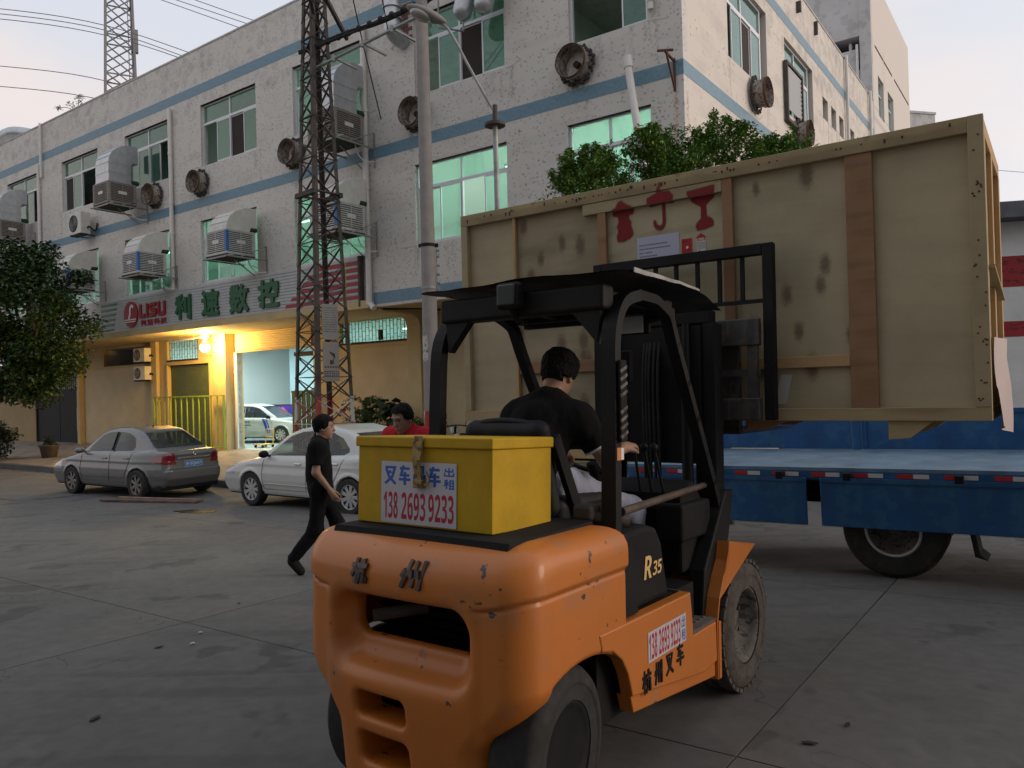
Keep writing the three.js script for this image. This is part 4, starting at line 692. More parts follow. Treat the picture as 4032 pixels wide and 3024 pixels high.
{
  const R0 = new THREE.Euler(0, ANG, 0, 'YXZ');
  const cr = thing('shipping_crate', 'big pale plywood shipping crate with red stencilled handling marks, on the forks', 'crate', FO, ANG);
  const zf = -0.66, zp = -0.705, X0 = -1.915, X1 = 1.812, Y0 = 1.535, Y1 = 3.235, D = 1.28;   // frame front, sheet front
  const sheets = [[-1.86, -1.372, 0], [-1.372, -0.595, 1], [-0.595, 0.352, 2], [0.352, 1.10, 3], [1.10, 1.76, 0]];
  sheets.forEach(([a, b, k], i) => part('plywood_sheet', bb(a + 0.002, b - 0.002, Y0 + 0.02, Y1 - 0.02, zp - 0.014 - (i % 2) * 0.002, zp - (i % 2) * 0.003), PLY[k], cr));
  part('plywood_sheet', bb(X0 + 0.02, X1 - 0.03, Y1 - 0.018, Y1 - 0.004, zp - D, zp - 0.02), PLY[0], cr);
  part('plywood_sheet', bb(X0 + 0.02, X0 + 0.035, Y0, Y1 - 0.03, zp - D, zp - 0.02), PLY[3], cr);
  part('plywood_sheet', bb(X1 - 0.05, X1 - 0.036, Y0 + 0.02, Y1 - 0.03, zp - D, zp - 0.02), PLY[2], cr);
  part('plywood_sheet', bb(X0 + 0.02, X1 - 0.03, Y0 + 0.0, Y0 + 0.016, zp - D, zp - 0.02), WOOD[1], cr);
  part('back_sheet', bb(X0 + 0.02, X1 - 0.03, Y0 + 0.02, Y1 - 0.02, zp - D - 0.03, zp - D - 0.016), PLY[0], cr);
  const rail = (n, x0, x1, y0, y1, k, z1 = zf) => part(n, bb(x0, x1, y0, y1, zp + 0.0008, z1, 0.004), WOOD[k], cr);
  rail('top_rail', X0, X1 - 0.078, Y1 - 0.092, Y1, 0); rail('bottom_rail', X0, X1, Y0, Y0 + 0.078, 0);
  rail('corner_post', X0, X0 + 0.065, Y0 + 0.078, Y1 - 0.092, 3); rail('corner_post', X1 - 0.078, X1, Y0 + 0.078, Y1, 3, zf + 0.003);
  rail('batten', -1.395, -1.372, Y0 + 0.078, Y1 - 0.092, 2, zf - 0.012); rail('batten', -0.625, -0.558, Y0 + 0.078, Y1 - 0.145, 1, zf - 0.01); rail('batten', 0.318, 0.388, Y0 + 0.078, Y1 - 0.092, 1, zf - 0.008);
  rail('wide_batten', 1.086, 1.24, Y0 + 0.078, Y1 - 0.092, 1, zf - 0.012);
  rail('added_rail', -0.748, 0.318, Y1 - 0.175, Y1 - 0.094, 3, zf - 0.006);
  rail('cross_batten', 0.39, 1.085, 1.868, 1.94, 2, zf - 0.02); rail('cross_batten', -1.37, -0.63, 1.90, 1.99, 1, zf - 0.02);
  // the right-hand end: end battens and a hanging sheet of pale foil
  const xe = X1 - 0.035;
  for (const [a, b, k] of [[zp - 0.09, zp + 0.0, 0], [zp - 0.62, zp - 0.52, 2], [zp - D, zp - D + 0.09, 2]]) part('end_batten', bb(xe, X1 - 0.002, Y0 + 0.07, Y1 - 0.09, a, b, 0.004), WOOD[k], cr);
  part('end_batten', bb(xe, X1 - 0.004, Y1 - 0.09, Y1, zp - D, zp - 0.001, 0.004), WOOD[2], cr); part('end_batten', bb(xe, X1 - 0.004, Y0, Y0 + 0.07, zp - D, zp - 0.001, 0.004), WOOD[0], cr);
  part('end_brace', beam(V(X1 + 0.004, 2.40, zp - 0.05), V(X1 + 0.004, 2.28, zp - 0.9), 0.018, 0.05, AX.x), WOOD[3], cr);
  const foil = new THREE.PlaneGeometry(0.95, 0.55, 12, 8).rotateY(PI / 2); { const p = foil.attributes.position; for (let i = 0; i < p.count; i++) { const y = p.getY(i), z = p.getZ(i); p.setXYZ(i, 0.02 * Math.sin(z * 8 + y * 6), y + 0.10 * z * (y < 0 ? 1 : 0), z); } foil.computeVertexNormals(); }
  part('hanging_sheet', foil.translate(X1 + 0.03, 1.73, zp - 0.52), std({ color: lin(0.55, 0.44, 0.40), roughness: 0.7, side: THREE.DoubleSide }), cr);
  // skids under the floor
  const skid = (x, w, z) => part('skid', extr([[0, 0], [w, 0], [w + 0.16, -0.0], [w + 0.16, 0.025], [w, -0.085], [0, -0.085]].map(([a, b]) => [a, b]), 0.09).translate(x, Y0 - 0.001, z - 0.09), WOOD[0], cr);
  for (const z of [zf - 0.02, zp - 0.62, zp - D + 0.12]) { part('skid', extr([[1.285, Y0 - 0.002], [1.52, Y0 - 0.002], [1.40, Y0 - 0.10], [1.285, Y0 - 0.11]], 0.09).translate(0, 0, z - 0.09), WOOD[0], cr); part('skid', extr([[0.43, Y0 - 0.002], [0.68, Y0 - 0.002], [0.56, Y0 - 0.06], [0.43, Y0 - 0.06]], 0.09).translate(0, 0, z - 0.09), WOOD[1], cr); part('skid', extr([[-1.75, Y0 - 0.002], [-1.0, Y0 - 0.002], [-1.3, Y0 - 0.08], [-1.75, Y0 - 0.09]], 0.09).translate(0, 0, z - 0.09), WOOD[1], cr); }
  // nails
  SEED = 77; const nails = [];
  for (let i = 0; i < 46; i++) { const x = X0 + 0.05 + rnd() * 3.6; nails.push(cyl(V(x, Y1 - rr(0.02, 0.075), zf - 0.002), V(x, Y1 - 0.04, zf + 0.001), 0.006, 0.006, 7)); }
  for (let i = 0; i < 30; i++) { const y = mix(Y0 + 0.1, Y1 - 0.1, rnd()), x = X1 - rr(0.012, 0.066); nails.push(new THREE.CylinderGeometry(0.006, 0.006, 0.003, 7).rotateX(PI / 2).translate(x, y, zf + 0.0035)); }
  part('nail', nails, M.rustRed, cr).userData.kind = 'stuff';
  // red spray marks: soft-edged paint, on the sheet and again where they run over the rail
  const spray = (draw) => {
    const t = canvasTex(256, 320, (c, w, h) => {
      c.clearRect(0, 0, w, h); SEED = 5; c.fillStyle = c.strokeStyle = 'rgb(128,6,12)';
      for (const [k, a] of [[1.0, 0.12], [0.97, 0.16], [0.94, 0.22], [0.91, 0.5]]) { c.save(); c.globalAlpha = a; c.translate(w / 2, h / 2); c.scale(k, k); c.translate(-w / 2, -h / 2); for (let q = 0; q < 5; q++) { c.save(); c.translate(rr(-8, 8), rr(-8, 8)); c.globalAlpha = a * 0.5; draw(c, w, h); c.restore(); } c.restore(); }
      for (let i = 0; i < 2600; i++) { const x = rnd() * w, y = rnd() * h, d = c.getImageData(Math.min(w - 1, Math.max(0, x + rr(-16, 16) | 0)), Math.min(h - 1, Math.max(0, y + rr(-16, 16) | 0)), 1, 1).data[3]; if (d > 60) { c.globalAlpha = 0.4; c.fillRect(x, y, 1.6, 1.6); } }
    }); return std({ map: t, transparent: true, roughness: 0.7 });
  };
  const path = (c, p) => { c.beginPath(); p.forEach(([x, y], i) => c[i ? 'lineTo' : 'moveTo'](x, y)); c.closePath(); c.fill(); };
  const marks = [
    [spray((c) => { path(c, [[128, 18], [168, 46], [226, 74], [218, 112], [176, 112], [178, 150], [196, 170], [192, 196], [204, 226], [214, 262], [180, 288], [120, 306], [70, 300], [60, 268], [80, 226], [66, 196], [84, 160], [76, 112], [34, 108], [26, 84], [80, 62], [98, 30]]); }), -0.545, 0.235, 0.335],
    [spray((c) => { path(c, [[18, 96], [104, 70], [112, 40], [132, 40], [136, 66], [206, 70], [240, 104], [228, 134], [150, 128], [22, 138]]); c.lineWidth = 22; c.lineCap = 'round'; c.beginPath(); c.moveTo(140, 90); c.lineTo(144, 240); c.quadraticCurveTo(140, 290, 100, 284); c.quadraticCurveTo(66, 276, 62, 244); c.stroke(); c.beginPath(); c.arc(132, 20, 9, 0, 7); c.fill(); }), -0.245, 0.24, 0.375],
    [spray((c) => { path(c, [[16, 20], [238, 4], [236, 44], [214, 74], [170, 100], [152, 118], [156, 196], [196, 214], [212, 240], [206, 262], [140, 276], [78, 280], [66, 252], [84, 226], [112, 206], [116, 122], [80, 102], [34, 74]]); }), 0.055, 0.235, 0.34]];
  marks.forEach(([m, x, w, h], i) => {
    const y1 = i === 0 ? 3.145 : i === 1 ? 3.215 : 3.125, put = (name, ya, yb, z) => {                 // the part of the mark between two heights, at depth z
      const g = new THREE.PlaneGeometry(w, yb - ya).translate(x + w / 2, (ya + yb) / 2, z), uv = g.attributes.uv;
      for (let k = 0; k < 4; k++) uv.setY(k, (g.attributes.position.getY(k) - (y1 - h)) / h); g.userData.ownUv = true; part(name, g, m, cr);
    };
    const a = Y1 - 0.092, b = Y1 - 0.094, c = Y1 - 0.175, lo = y1 - h;
    if (y1 > a) put('red_mark', a, y1, zf + 0.0015);
    put('red_mark', c, Math.min(b, y1), zf - 0.0045); put('red_mark', lo, c, zp + 0.0025);
  });
  const paper = canvasTex(256, 150, (c, w, h) => { c.fillStyle = '#b9b9c9'; c.fillRect(0, 0, w, h); c.fillStyle = '#5d5d70'; for (const [x, y, l] of [[14, 44, 40], [62, 44, 120], [14, 66, 30], [52, 66, 150], [14, 88, 24], [48, 88, 40], [14, 108, 40], [60, 108, 62]]) for (let q = 0; q < l; q += 9) c.fillRect(x + q, y + (q % 2), 7, 7); });
  const sheet = (n, x0, x1, y0, y1, mat) => part(n, Object.assign(new THREE.PlaneGeometry(x1 - x0, y1 - y0).translate((x0 + x1) / 2, (y0 + y1) / 2, zp + 0.003), { userData: { ownUv: true } }), mat, cr);
  sheet('paper_note', -0.325, -0.003, 2.655, 2.842, std({ map: paper, roughness: 0.8 }));
  sheet('red_label', 0.013, 0.089, 2.672, 2.788, std({ map: canvasTex(64, 96, (c, w, h) => { c.fillStyle = '#a8161c'; c.fillRect(0, 0, w, h); c.fillStyle = '#e8d8d4'; c.beginPath(); c.ellipse(34, 50, 7, 9, 0.6, 0, 7); c.fill(); c.fillStyle = '#7a0c12'; c.fillRect(8, 10, 26, 12); c.fillRect(38, 60, 18, 10); }), roughness: 0.6 }));
  sheet('arrow_label', 0.112, 0.198, 2.66, 2.815, std({ map: canvasTex(96, 170, (c, w, h) => { c.fillStyle = '#c9c6c0'; c.fillRect(12, 40, 72, 130); c.fillStyle = '#a8161c'; path(c, [[48, 4], [92, 36], [78, 36], [78, 60], [18, 60], [18, 36], [4, 36]]); c.fillStyle = '#d8d0cc'; c.fillRect(26, 40, 44, 6); c.fillRect(26, 50, 44, 5); c.fillStyle = '#50555c'; for (let i = 0; i < 5; i++) for (let q = 0; q < 58; q += 7) c.fillRect(18 + q, 70 + i * 11, 5, 5); c.fillRect(26, 132, 14, 22); c.fillRect(54, 138, 16, 20); }), transparent: true, roughness: 0.6 }));
  part('tape_scrap', [extr([[0.62, 1.64], [0.69, 1.64], [0.735, 1.83], [0.66, 1.83]], 0.002).translate(0, 0, zp + 0.001), extr([[0.95, 1.62], [1.0, 1.62], [1.06, 1.70], [1.03, 1.71]], 0.002).translate(0, 0, zp + 0.001)].slice(0, 1), std({ color: lin(0.5, 0.49, 0.46), roughness: 0.4 }), cr);
}
// ---------------------------------------------------------------- blue flatbed lorry behind the crate
{
  const TB = new THREE.Matrix4().makeBasis(V(0.81301, 0.016, 0.58203), V(-0.02581, 0.99963, 0.00857), V(-0.58198, -0.02199, 0.8129));
  const t = thing('flatbed_lorry', 'blue flatbed lorry with its sides folded down, parked behind the forklift', 'lorry', V(3.54, -0.196, -7.13));
  t.quaternion.setFromRotationMatrix(TB);
  const blue = mottled('blue lorry paint', [0.010, 0.075, 0.21], { amp: 0.25, size: 1.4, px: 512, rough: 0.5, s: 71, speck: 0.003, speckC: [0.15, 0.16, 0.18], c2: [0.02, 0.10, 0.22] });
  const X0 = -2.75, X1 = 5.2, zb = -1.75;
  const bed = part('bed', [bb(X0, X1, 0.985, 1.03, zb, 0.03), bb(X0, X1, 0.90, 0.985, -0.06, 0.0), bb(X0, X1, 0.86, 0.984, zb, zb + 0.06)], mottled('worn blue deck', [0.10, 0.16, 0.22], { amp: 0.35, size: 1.2, s: 72, rough: 0.7, c2: [0.12, 0.17, 0.21] }), t);
  part('bed_edge', bb(X0, X1, 0.925, 1.0, 0.031, 0.045), blue, bed);
  for (let i = 0; i < 20; i++) { const x = X0 + 0.12 + i * 0.38; part('reflector', bb(x, x + 0.13, 0.945, 0.985, 0.046, 0.049), std({ color: lin(0.42, 0.02, 0.02), roughness: 0.4 }), bed); part('reflector', bb(x + 0.132, x + 0.26, 0.945, 0.985, 0.046, 0.049), std({ color: lin(0.55, 0.53, 0.50), roughness: 0.4 }), bed); }
  for (const [a, b] of [[-2.7, -0.775], [-0.645, 1.7], [1.8, 5.1]]) {
    const d = part('drop_side', [bb(a, b, 0.475, 0.935, 0.065, 0.095, 0.008), bb(a + 0.02, b - 0.02, 0.90, 0.94, 0.095, 0.105)], blue, t);
    for (const x of [a + 0.25, (a + b) / 2, b - 0.25]) part('hinge', [bb(x - 0.035, x + 0.035, 0.92, 0.99, 0.05, 0.11, 0.006)], M.black, d);
  }
  const pz = zb + 0.03;
  for (const [a, b] of [[X0, -0.72], [-0.60, 1.9], [2.0, X1]]) { const s = part('standing_side', [bb(a, b, 1.04, 1.47, pz - 0.02, pz + 0.01, 0.006), bb(a, b, 1.43, 1.475, pz + 0.01, pz + 0.025)], blue, t); part('side_rib', bb(a + 0.02, a + 0.05, 1.05, 1.44, pz + 0.011, pz + 0.022), blue, s); }
  for (const x of [-0.66, 1.95]) part('stake_post', [bb(x - 0.045, x + 0.045, 1.0, 1.52, pz - 0.015, pz + 0.03, 0.006)], blue, t);
  part('chassis_rail', [bb(X0, X1 + 1.2, 0.62, 0.84, -0.5, -0.42), bb(X0, X1 + 1.2, 0.62, 0.84, -1.3, -1.22)], M.black, t);
  part('cross_member', Array.from({ length: 8 }, (_, i) => bb(X0 + 0.4 + i * 0.85, X0 + 0.5 + i * 0.85, 0.86, 0.98, zb + 0.1, -0.06)), M.black, t).userData.kind = 'stuff';
  part('tool_locker', rb(0.5, 0.34, 0.4, -1.5, 0.62, -0.42, 0.02), M.black, t);
  const wheelT = (x, z, s) => {
    const r = 0.445, w = 0.22, ori = (g) => g.rotateX(s * PI / 2).translate(x, r, z);
    const o = part('wheel', ori(lathe([[0, 0.02], [0.07, 0.02], [0.085, -0.03], [0.15, -0.045], [0.165, 0.0], [0.205, 0.045], [0.225, 0.095], [0.245, 0.10], [0.25, 0.02]], 36)), M.rim, t);
    part('rim_ring', ori(new THREE.TorusGeometry(0.232, 0.014, 8, 40).rotateX(PI / 2).translate(0, 0.098, 0)), M.greyFrame, o);
    part('tyre', ori(lathe([[0.24, -w / 2 + 0.01], [0.32, -w / 2], [0.41, -w / 2 + 0.02], [r, -w / 2 + 0.05], [r, w / 2 - 0.05], [0.41, w / 2 - 0.02], [0.40, w / 2 - 0.012], [0.32, w / 2], [0.24, w / 2 - 0.01]], 48)), M.rubber, o);
    const nuts = []; for (let i = 0; i < 8; i++) { const a = i / 8 * 2 * PI; nuts.push(ori(cyl(V(0.115 * Math.cos(a), -0.04, 0.115 * Math.sin(a)), V(0.115 * Math.cos(a), 0.0, 0.115 * Math.sin(a)), 0.014, 0.014, 6))); }
    part('wheel_nut', nuts, M.rust, o).userData.kind = 'stuff';
  };
  wheelT(-0.04, -0.11, 1); wheelT(-0.04, -1.60, -1); wheelT(6.6, -0.11, 1); wheelT(6.6, -1.60, -1); wheelT(-0.04, -0.36, 1);
  part('axle', [cyl(V(-0.04, 0.445, -0.1), V(-0.04, 0.445, -1.6), 0.07), new THREE.SphereGeometry(0.17, 16, 12).translate(-0.04, 0.445, -0.85)], M.black, t);
  part('mud_flap', [extr([[0.56, 0.50], [0.60, 0.50], [0.64, 0.26], [0.70, 0.21], [0.60, 0.235]], 0.3).translate(0, 0, -0.42)], M.rubber, t);
  const cab = part('cab', [].concat([bb(X1 + 0.35, X1 + 2.1, 0.6, 2.3, -1.7, 0.0, 0.08)]), blue, t);
  part('cab_window', [bb(X1 + 0.8, X1 + 1.9, 1.55, 2.1, 0.002, 0.02, 0.008)], phy({ color: lin(0.02, 0.02, 0.02), roughness: 0.08 }), cab);
}
// ---------------------------------------------------------------- far right: white wall with red printed bands, grey roof edge
{
  const ang = -0.2, P0 = V(8.2, gy(-13), -13.0);
  const t = thing('white_shed', 'white walled shed with torn red printed bands behind the lorry, far right', 'building', P0, ang);
  const band = (n) => canvasTex(512, 96, (c, w, h) => { SEED = 40 + n; c.fillStyle = '#8e1219'; c.fillRect(0, 0, w, h); c.fillStyle = 'rgba(58,6,10,0.9)'; for (let r = 0; r < (n ? 2 : 3); r++) for (let x = 8; x < w - 10; x += rr(10, 17)) { const y = 8 + r * 30; for (let q = 0; q < 4; q++) c.fillRect(x + rr(0, 6), y + rr(0, 18), rr(2, 9), rr(2, 4)); } });
  part('wall', bb(-3.5, 10, -0.3, 4.62, -0.2, 0), mottled('white painted wall', [0.60, 0.59, 0.56], { amp: 0.12, size: 2, px: 512, s: 81, rough: 0.8, speck: 0.004, speckC: [0.3, 0.28, 0.26] }), t);
  part('roof', [bb(-3.7, 10.2, 4.62, 4.90, -6, 0.35, 0.02)], mottled('grey roof edge', [0.10, 0.10, 0.11], { amp: 0.3, size: 1, s: 82 }), t);
  const pl = (y0, y1, m, n) => part('printed_band', Object.assign(new THREE.PlaneGeometry(6, y1 - y0).translate(-0.5, (y0 + y1) / 2, 0.004), { userData: { ownUv: true } }), m, t);
  pl(3.52, 4.04, std({ map: band(0), roughness: 0.6 })); pl(2.68, 2.94, std({ map: band(1), roughness: 0.6 }));
  part('blue_base', bb(-3.5, 10, -0.3, 1.39, 0.002, 0.03), mottled('blue painted base', [0.02, 0.10, 0.25], { amp: 0.2, size: 1, s: 83 }), t);
}
// ---------------------------------------------------------------- shop sign on the facade
{
  const sg = thing('shop_sign', 'long slatted white shop sign with green and red lettering, over the yellow entrance', 'sign', onFacade(0, 0, 0), ANG);
  const x0 = -22.35, x1 = -8.95, y0 = 4.07, y1 = 5.2, zb = 0.10;
  part('sign_panel', [bb(x0, x1, y0, y1, 0.012, zb - 0.02)], M.greyFrame, sg);
  part('sign_end', bb(x1, x1 + 0.06, y0 - 0.16, y1 + 0.03, 0.012, 0.17), M.rust, sg);
  const slat = mottled('sign slat', [0.46, 0.46, 0.45], { amp: 0.1, size: 1, s: 91, rough: 0.5 });
  const n = 13, h = (y1 - y0) / n;
  for (let i = 0; i < n; i++) part('sign_slat', rb(x1 - x0, h - 0.012, 0.022, (x0 + x1) / 2, y0 + (i + 0.5) * h, zb - 0.011, 0.005, 1), slat, sg);
  const green = std({ color: lin(0.012, 0.10, 0.035), roughness: 0.5 }), red = std({ color: lin(0.30, 0.014, 0.02), roughness: 0.5 }), zl = zb + 0.004;
  [['利', -17.45, 0.90], ['速', -15.98, 0.88], ['数', -14.52, 0.86], ['控', -13.12, 0.88]].forEach(([c, x, w]) => part('sign_letter', glyphGeo(c, w, 0.80, 0.125, 0.05).map((g) => g.translate(x, 4.20, zl)), green, sg));
  // round logo with its white sweep, latin name and the small line under it
  const cx = -20.2, cy = 4.61, disc = part('logo_disc', new THREE.CylinderGeometry(0.44, 0.44, 0.05, 40).rotateX(PI / 2).translate(cx, cy, zl + 0.025), red, sg);
  part('logo_stroke', [...(() => { const c = new THREE.CatmullRomCurve3([V(cx - 0.10, cy - 0.17, 0), V(cx - 0.02, cy + 0.0, 0), V(cx + 0.0, cy + 0.2, 0), V(cx + 0.10, cy + 0.29, 0), V(cx + 0.2, cy + 0.22, 0)]), g = []; for (let i = 0; i < 12; i++) g.push(beam(c.getPoint(i / 12).setZ(zl + 0.056 + i * 0.0003), c.getPoint((i + 1.2) / 12 > 1 ? 1 : (i + 1.2) / 12).setZ(zl + 0.056 + i * 0.0003), 0.085, 0.012, AX.z)); return g; })()], M.white, disc);
  part('logo_bar', bb(cx - 0.36, cx + 0.36, cy - 0.205, cy - 0.165, zl + 0.051, zl + 0.06), M.white, disc); part('logo_bar', bb(cx - 0.33, cx + 0.33, cy - 0.275, cy - 0.24, zl + 0.051, zl + 0.06), M.white, disc);
  const st = 0.115, Y = 4.44, H = 0.46, let_ = (gs) => part('sign_letter', gs.map((g) => g.translate(0, 0, 0)), red, sg), B3 = (a, b, c, d) => bb(a, b, c, d, zl, zl + 0.05);
  let_([B3(-19.64, -19.64 + st, Y, Y + H), B3(-19.64 + st, -19.30, Y, Y + st)]);
  let_([B3(-19.22, -19.22 + st, Y, Y + H)]);
  { const c = [[-18.62, Y + H - 0.06], [-18.96, Y + H - 0.06], [-18.98, Y + H * 0.56], [-18.64, Y + H * 0.46], [-18.66, Y + 0.06], [-19.0, Y + 0.06]], g = []; for (let i = 0; i < 5; i++) g.push(beam(V(c[i][0], c[i][1], zl + 0.025 + i * 0.0006), V(c[i + 1][0], c[i + 1][1], zl + 0.025 + i * 0.0006), st, 0.05, AX.z)); let_(g); }
  let_([B3(-18.50, -18.50 + st, Y + 0.05, Y + H), B3(-18.16, -18.16 + st, Y + 0.05, Y + H), B3(-18.47, -18.08, Y, Y + st)]);
  ['利', '速', '科', '技'].forEach((c, i) => part('small_sign_letter', glyphGeo(c, 0.33, 0.185, 0.038, 0.02).map((g) => g.translate(-19.6 + i * 0.41, 4.175, zl)), red, sg));
  // printed stripes: green wedge at the left, red wedge at the right
  for (let i = 0; i < 6; i++) { const y = 4.12 + i * 0.177; part('green_stripe', extr([[-22.3, y], [-21.42 + i * 0.05, y], [-21.38 + i * 0.05, y + 0.085], [-22.3, y + 0.085]], 0.004).translate(0, 0, zb + 0.001), green, sg); part('red_stripe', extr([[-12.0 + i * 0.25, y], [-8.96, y], [-8.96, y + 0.105], [-11.92 + i * 0.25, y + 0.105]], 0.004).translate(0, 0, zb + 0.001), red, sg); }
}
// ---------------------------------------------------------------- coolers, fans, outdoor units on the wall
const grilleM = mottled('plastic grille', [0.50, 0.475, 0.44], { amp: 0.12, size: 0.6, s: 95, rough: 0.6 });
function makeCooler(label, blue, tall, galv, dusty) {
  const t = thing('air_cooler', label, 'air cooler', V(0, 0, 0), ANG, 'evaporative coolers on the factory wall');
  const body = dusty ? mottled('dusty cooler', [0.24, 0.205, 0.175], { amp: 0.2, size: 0.6, s: 96 }) : grilleM, w = 1.0, d = 0.95, h = 0.70;
  part('cooler_core', bb(-w / 2 + 0.04, w / 2 - 0.04, 0.06, h - 0.02, 0.04, d - 0.04), M.screen, t);
  const posts = part('cooler_frame', [bb(-w / 2, w / 2, 0, 0.07, 0, d, 0.01), bb(-w / 2, w / 2, h - 0.05, h, 0, d, 0.015)], body, t);
  for (const [x, z, c] of [[-1, 0, 0], [1, 0, 0], [-1, 1, 0], [1, 1, 1]]) part('corner_post', bb(x * w / 2 - (x > 0 ? 0.09 : 0), x * w / 2 + (x < 0 ? 0.09 : 0), 0.07, h - 0.05, z ? d - 0.09 : 0, z ? d : 0.09, 0.008), c && blue ? M.coolerBlue : body, posts);
  for (let i = 0; i < 11; i++) {
    const y = 0.10 + i * 0.0525, skip = i === 5;
    part('louvre', bb(-w / 2 + 0.09, w / 2 - 0.09, y, y + 0.026, d - 0.035, d - 0.006), body, t);
    part('louvre', bb(w / 2 - 0.035, w / 2 - 0.006, y, y + 0.026, 0.09, d - 0.09), body, t);
  }
  part('name_plate', [bb(-0.14, 0.14, 0.31, 0.41, d - 0.005, d + 0.004, 0.004)], M.cream, t); part('name_plate', bb(w / 2 - 0.005, w / 2 + 0.004, 0.31, 0.41, d / 2 - 0.14, d / 2 + 0.14, 0.004), M.cream, t);
  for (const x of [0]) part('grille_bar', [bb(-0.012, 0.012, 0.08, h - 0.06, d - 0.006, d + 0.001)], body, t);
  part('grille_bar', bb(w / 2 - 0.006, w / 2 + 0.001, 0.08, h - 0.06, d / 2 - 0.012, d / 2 + 0.012), body, t);
  part('water_tray', bb(-w / 2 + 0.01, w / 2 - 0.01, -0.05, 0, 0.01, d - 0.01), M.screen, t);
  const base = h + tall, R = 0.82, ri = 0.30, prof = [], n = 9, ez = 0.05;
  for (let i = 0; i <= n; i++) { const a = i / n * PI / 2; prof.push([ez + (d - 0.06 - ez) * Math.cos(a), base + 0.70 * Math.sin(a)]); }
  prof.push([-0.12, base + 0.70], [-0.12, base + 0.12]);
  for (let i = 0; i <= 4; i++) { const a = PI / 2 - i / 4 * PI / 2; prof.push([0.02 + 0.10 * Math.cos(a), base + 0.12 * Math.sin(a)]); }
  if (tall > 0.05) { prof.unshift([d - 0.06, h]); prof.push([0.12, h]); } else prof[0][1] = h;
  const dm = galv ? M.galv : M.cream, duct = part('duct_elbow', extrX(prof, -0.42, 0.42, 0.015), dm, t);
  for (let i = 1; i < 5; i++) { const a = i / 5 * PI / 2; part('duct_seam', beam(V(-0.43, base + 0.705 * Math.sin(a), ez + (d - 0.055 - ez) * Math.cos(a)), V(0.43, base + 0.705 * Math.sin(a), ez + (d - 0.055 - ez) * Math.cos(a)), 0.014, 0.014), dm, duct); }
  if (tall > 0.05) for (const y of [h + 0.02, h + tall * 0.5, h + tall]) part('duct_seam', bb(-0.43, 0.43, y, y + 0.02, 0.11, d - 0.05), dm, duct);
  part('green_sleeve', [rb(0.42, 0.15, 0.30, 0.22, h + 0.10, -0.02, 0.07, 3)], std({ color: lin(0.02, 0.055, 0.035), roughness: 0.95 }), t);
  part('wall_bracket', [beam(V(-w / 2 - 0.05, -0.07, -0.35), V(-w / 2 - 0.05, -0.07, d + 0.06), 0.04, 0.04), beam(V(w / 2 + 0.05, -0.07, -0.35), V(w / 2 + 0.05, -0.07, d + 0.06), 0.04, 0.04), bb(-w / 2 - 0.07, w / 2 + 0.3, -0.09, -0.052, d - 0.02, d + 0.02), beam(V(w / 2 + 0.05, -0.07, d * 0.6), V(w / 2 + 0.05, 0.32, -0.3), 0.025, 0.025), beam(V(0.1, -0.07, d * 0.45), V(0.1, -0.5, -0.3), 0.025, 0.025), bb(w / 2 + 0.03, w / 2 + 0.07, -0.55, 0.35, -0.34, -0.31)], M.zinc, t);
  part('drain_pipe', tube([V(w / 2 - 0.1, -0.05, 0.2), V(w / 2 - 0.08, -0.3, 0.1), V(w / 2 - 0.05, -0.42, -0.1), V(w / 2 + 0.12, -0.42, -0.28)], 0.014, 16, 6), M.pvc, t);
  return t;
}
M.coolerBlue = std({ color: lin(0.03, 0.13, 0.36), roughness: 0.5 });
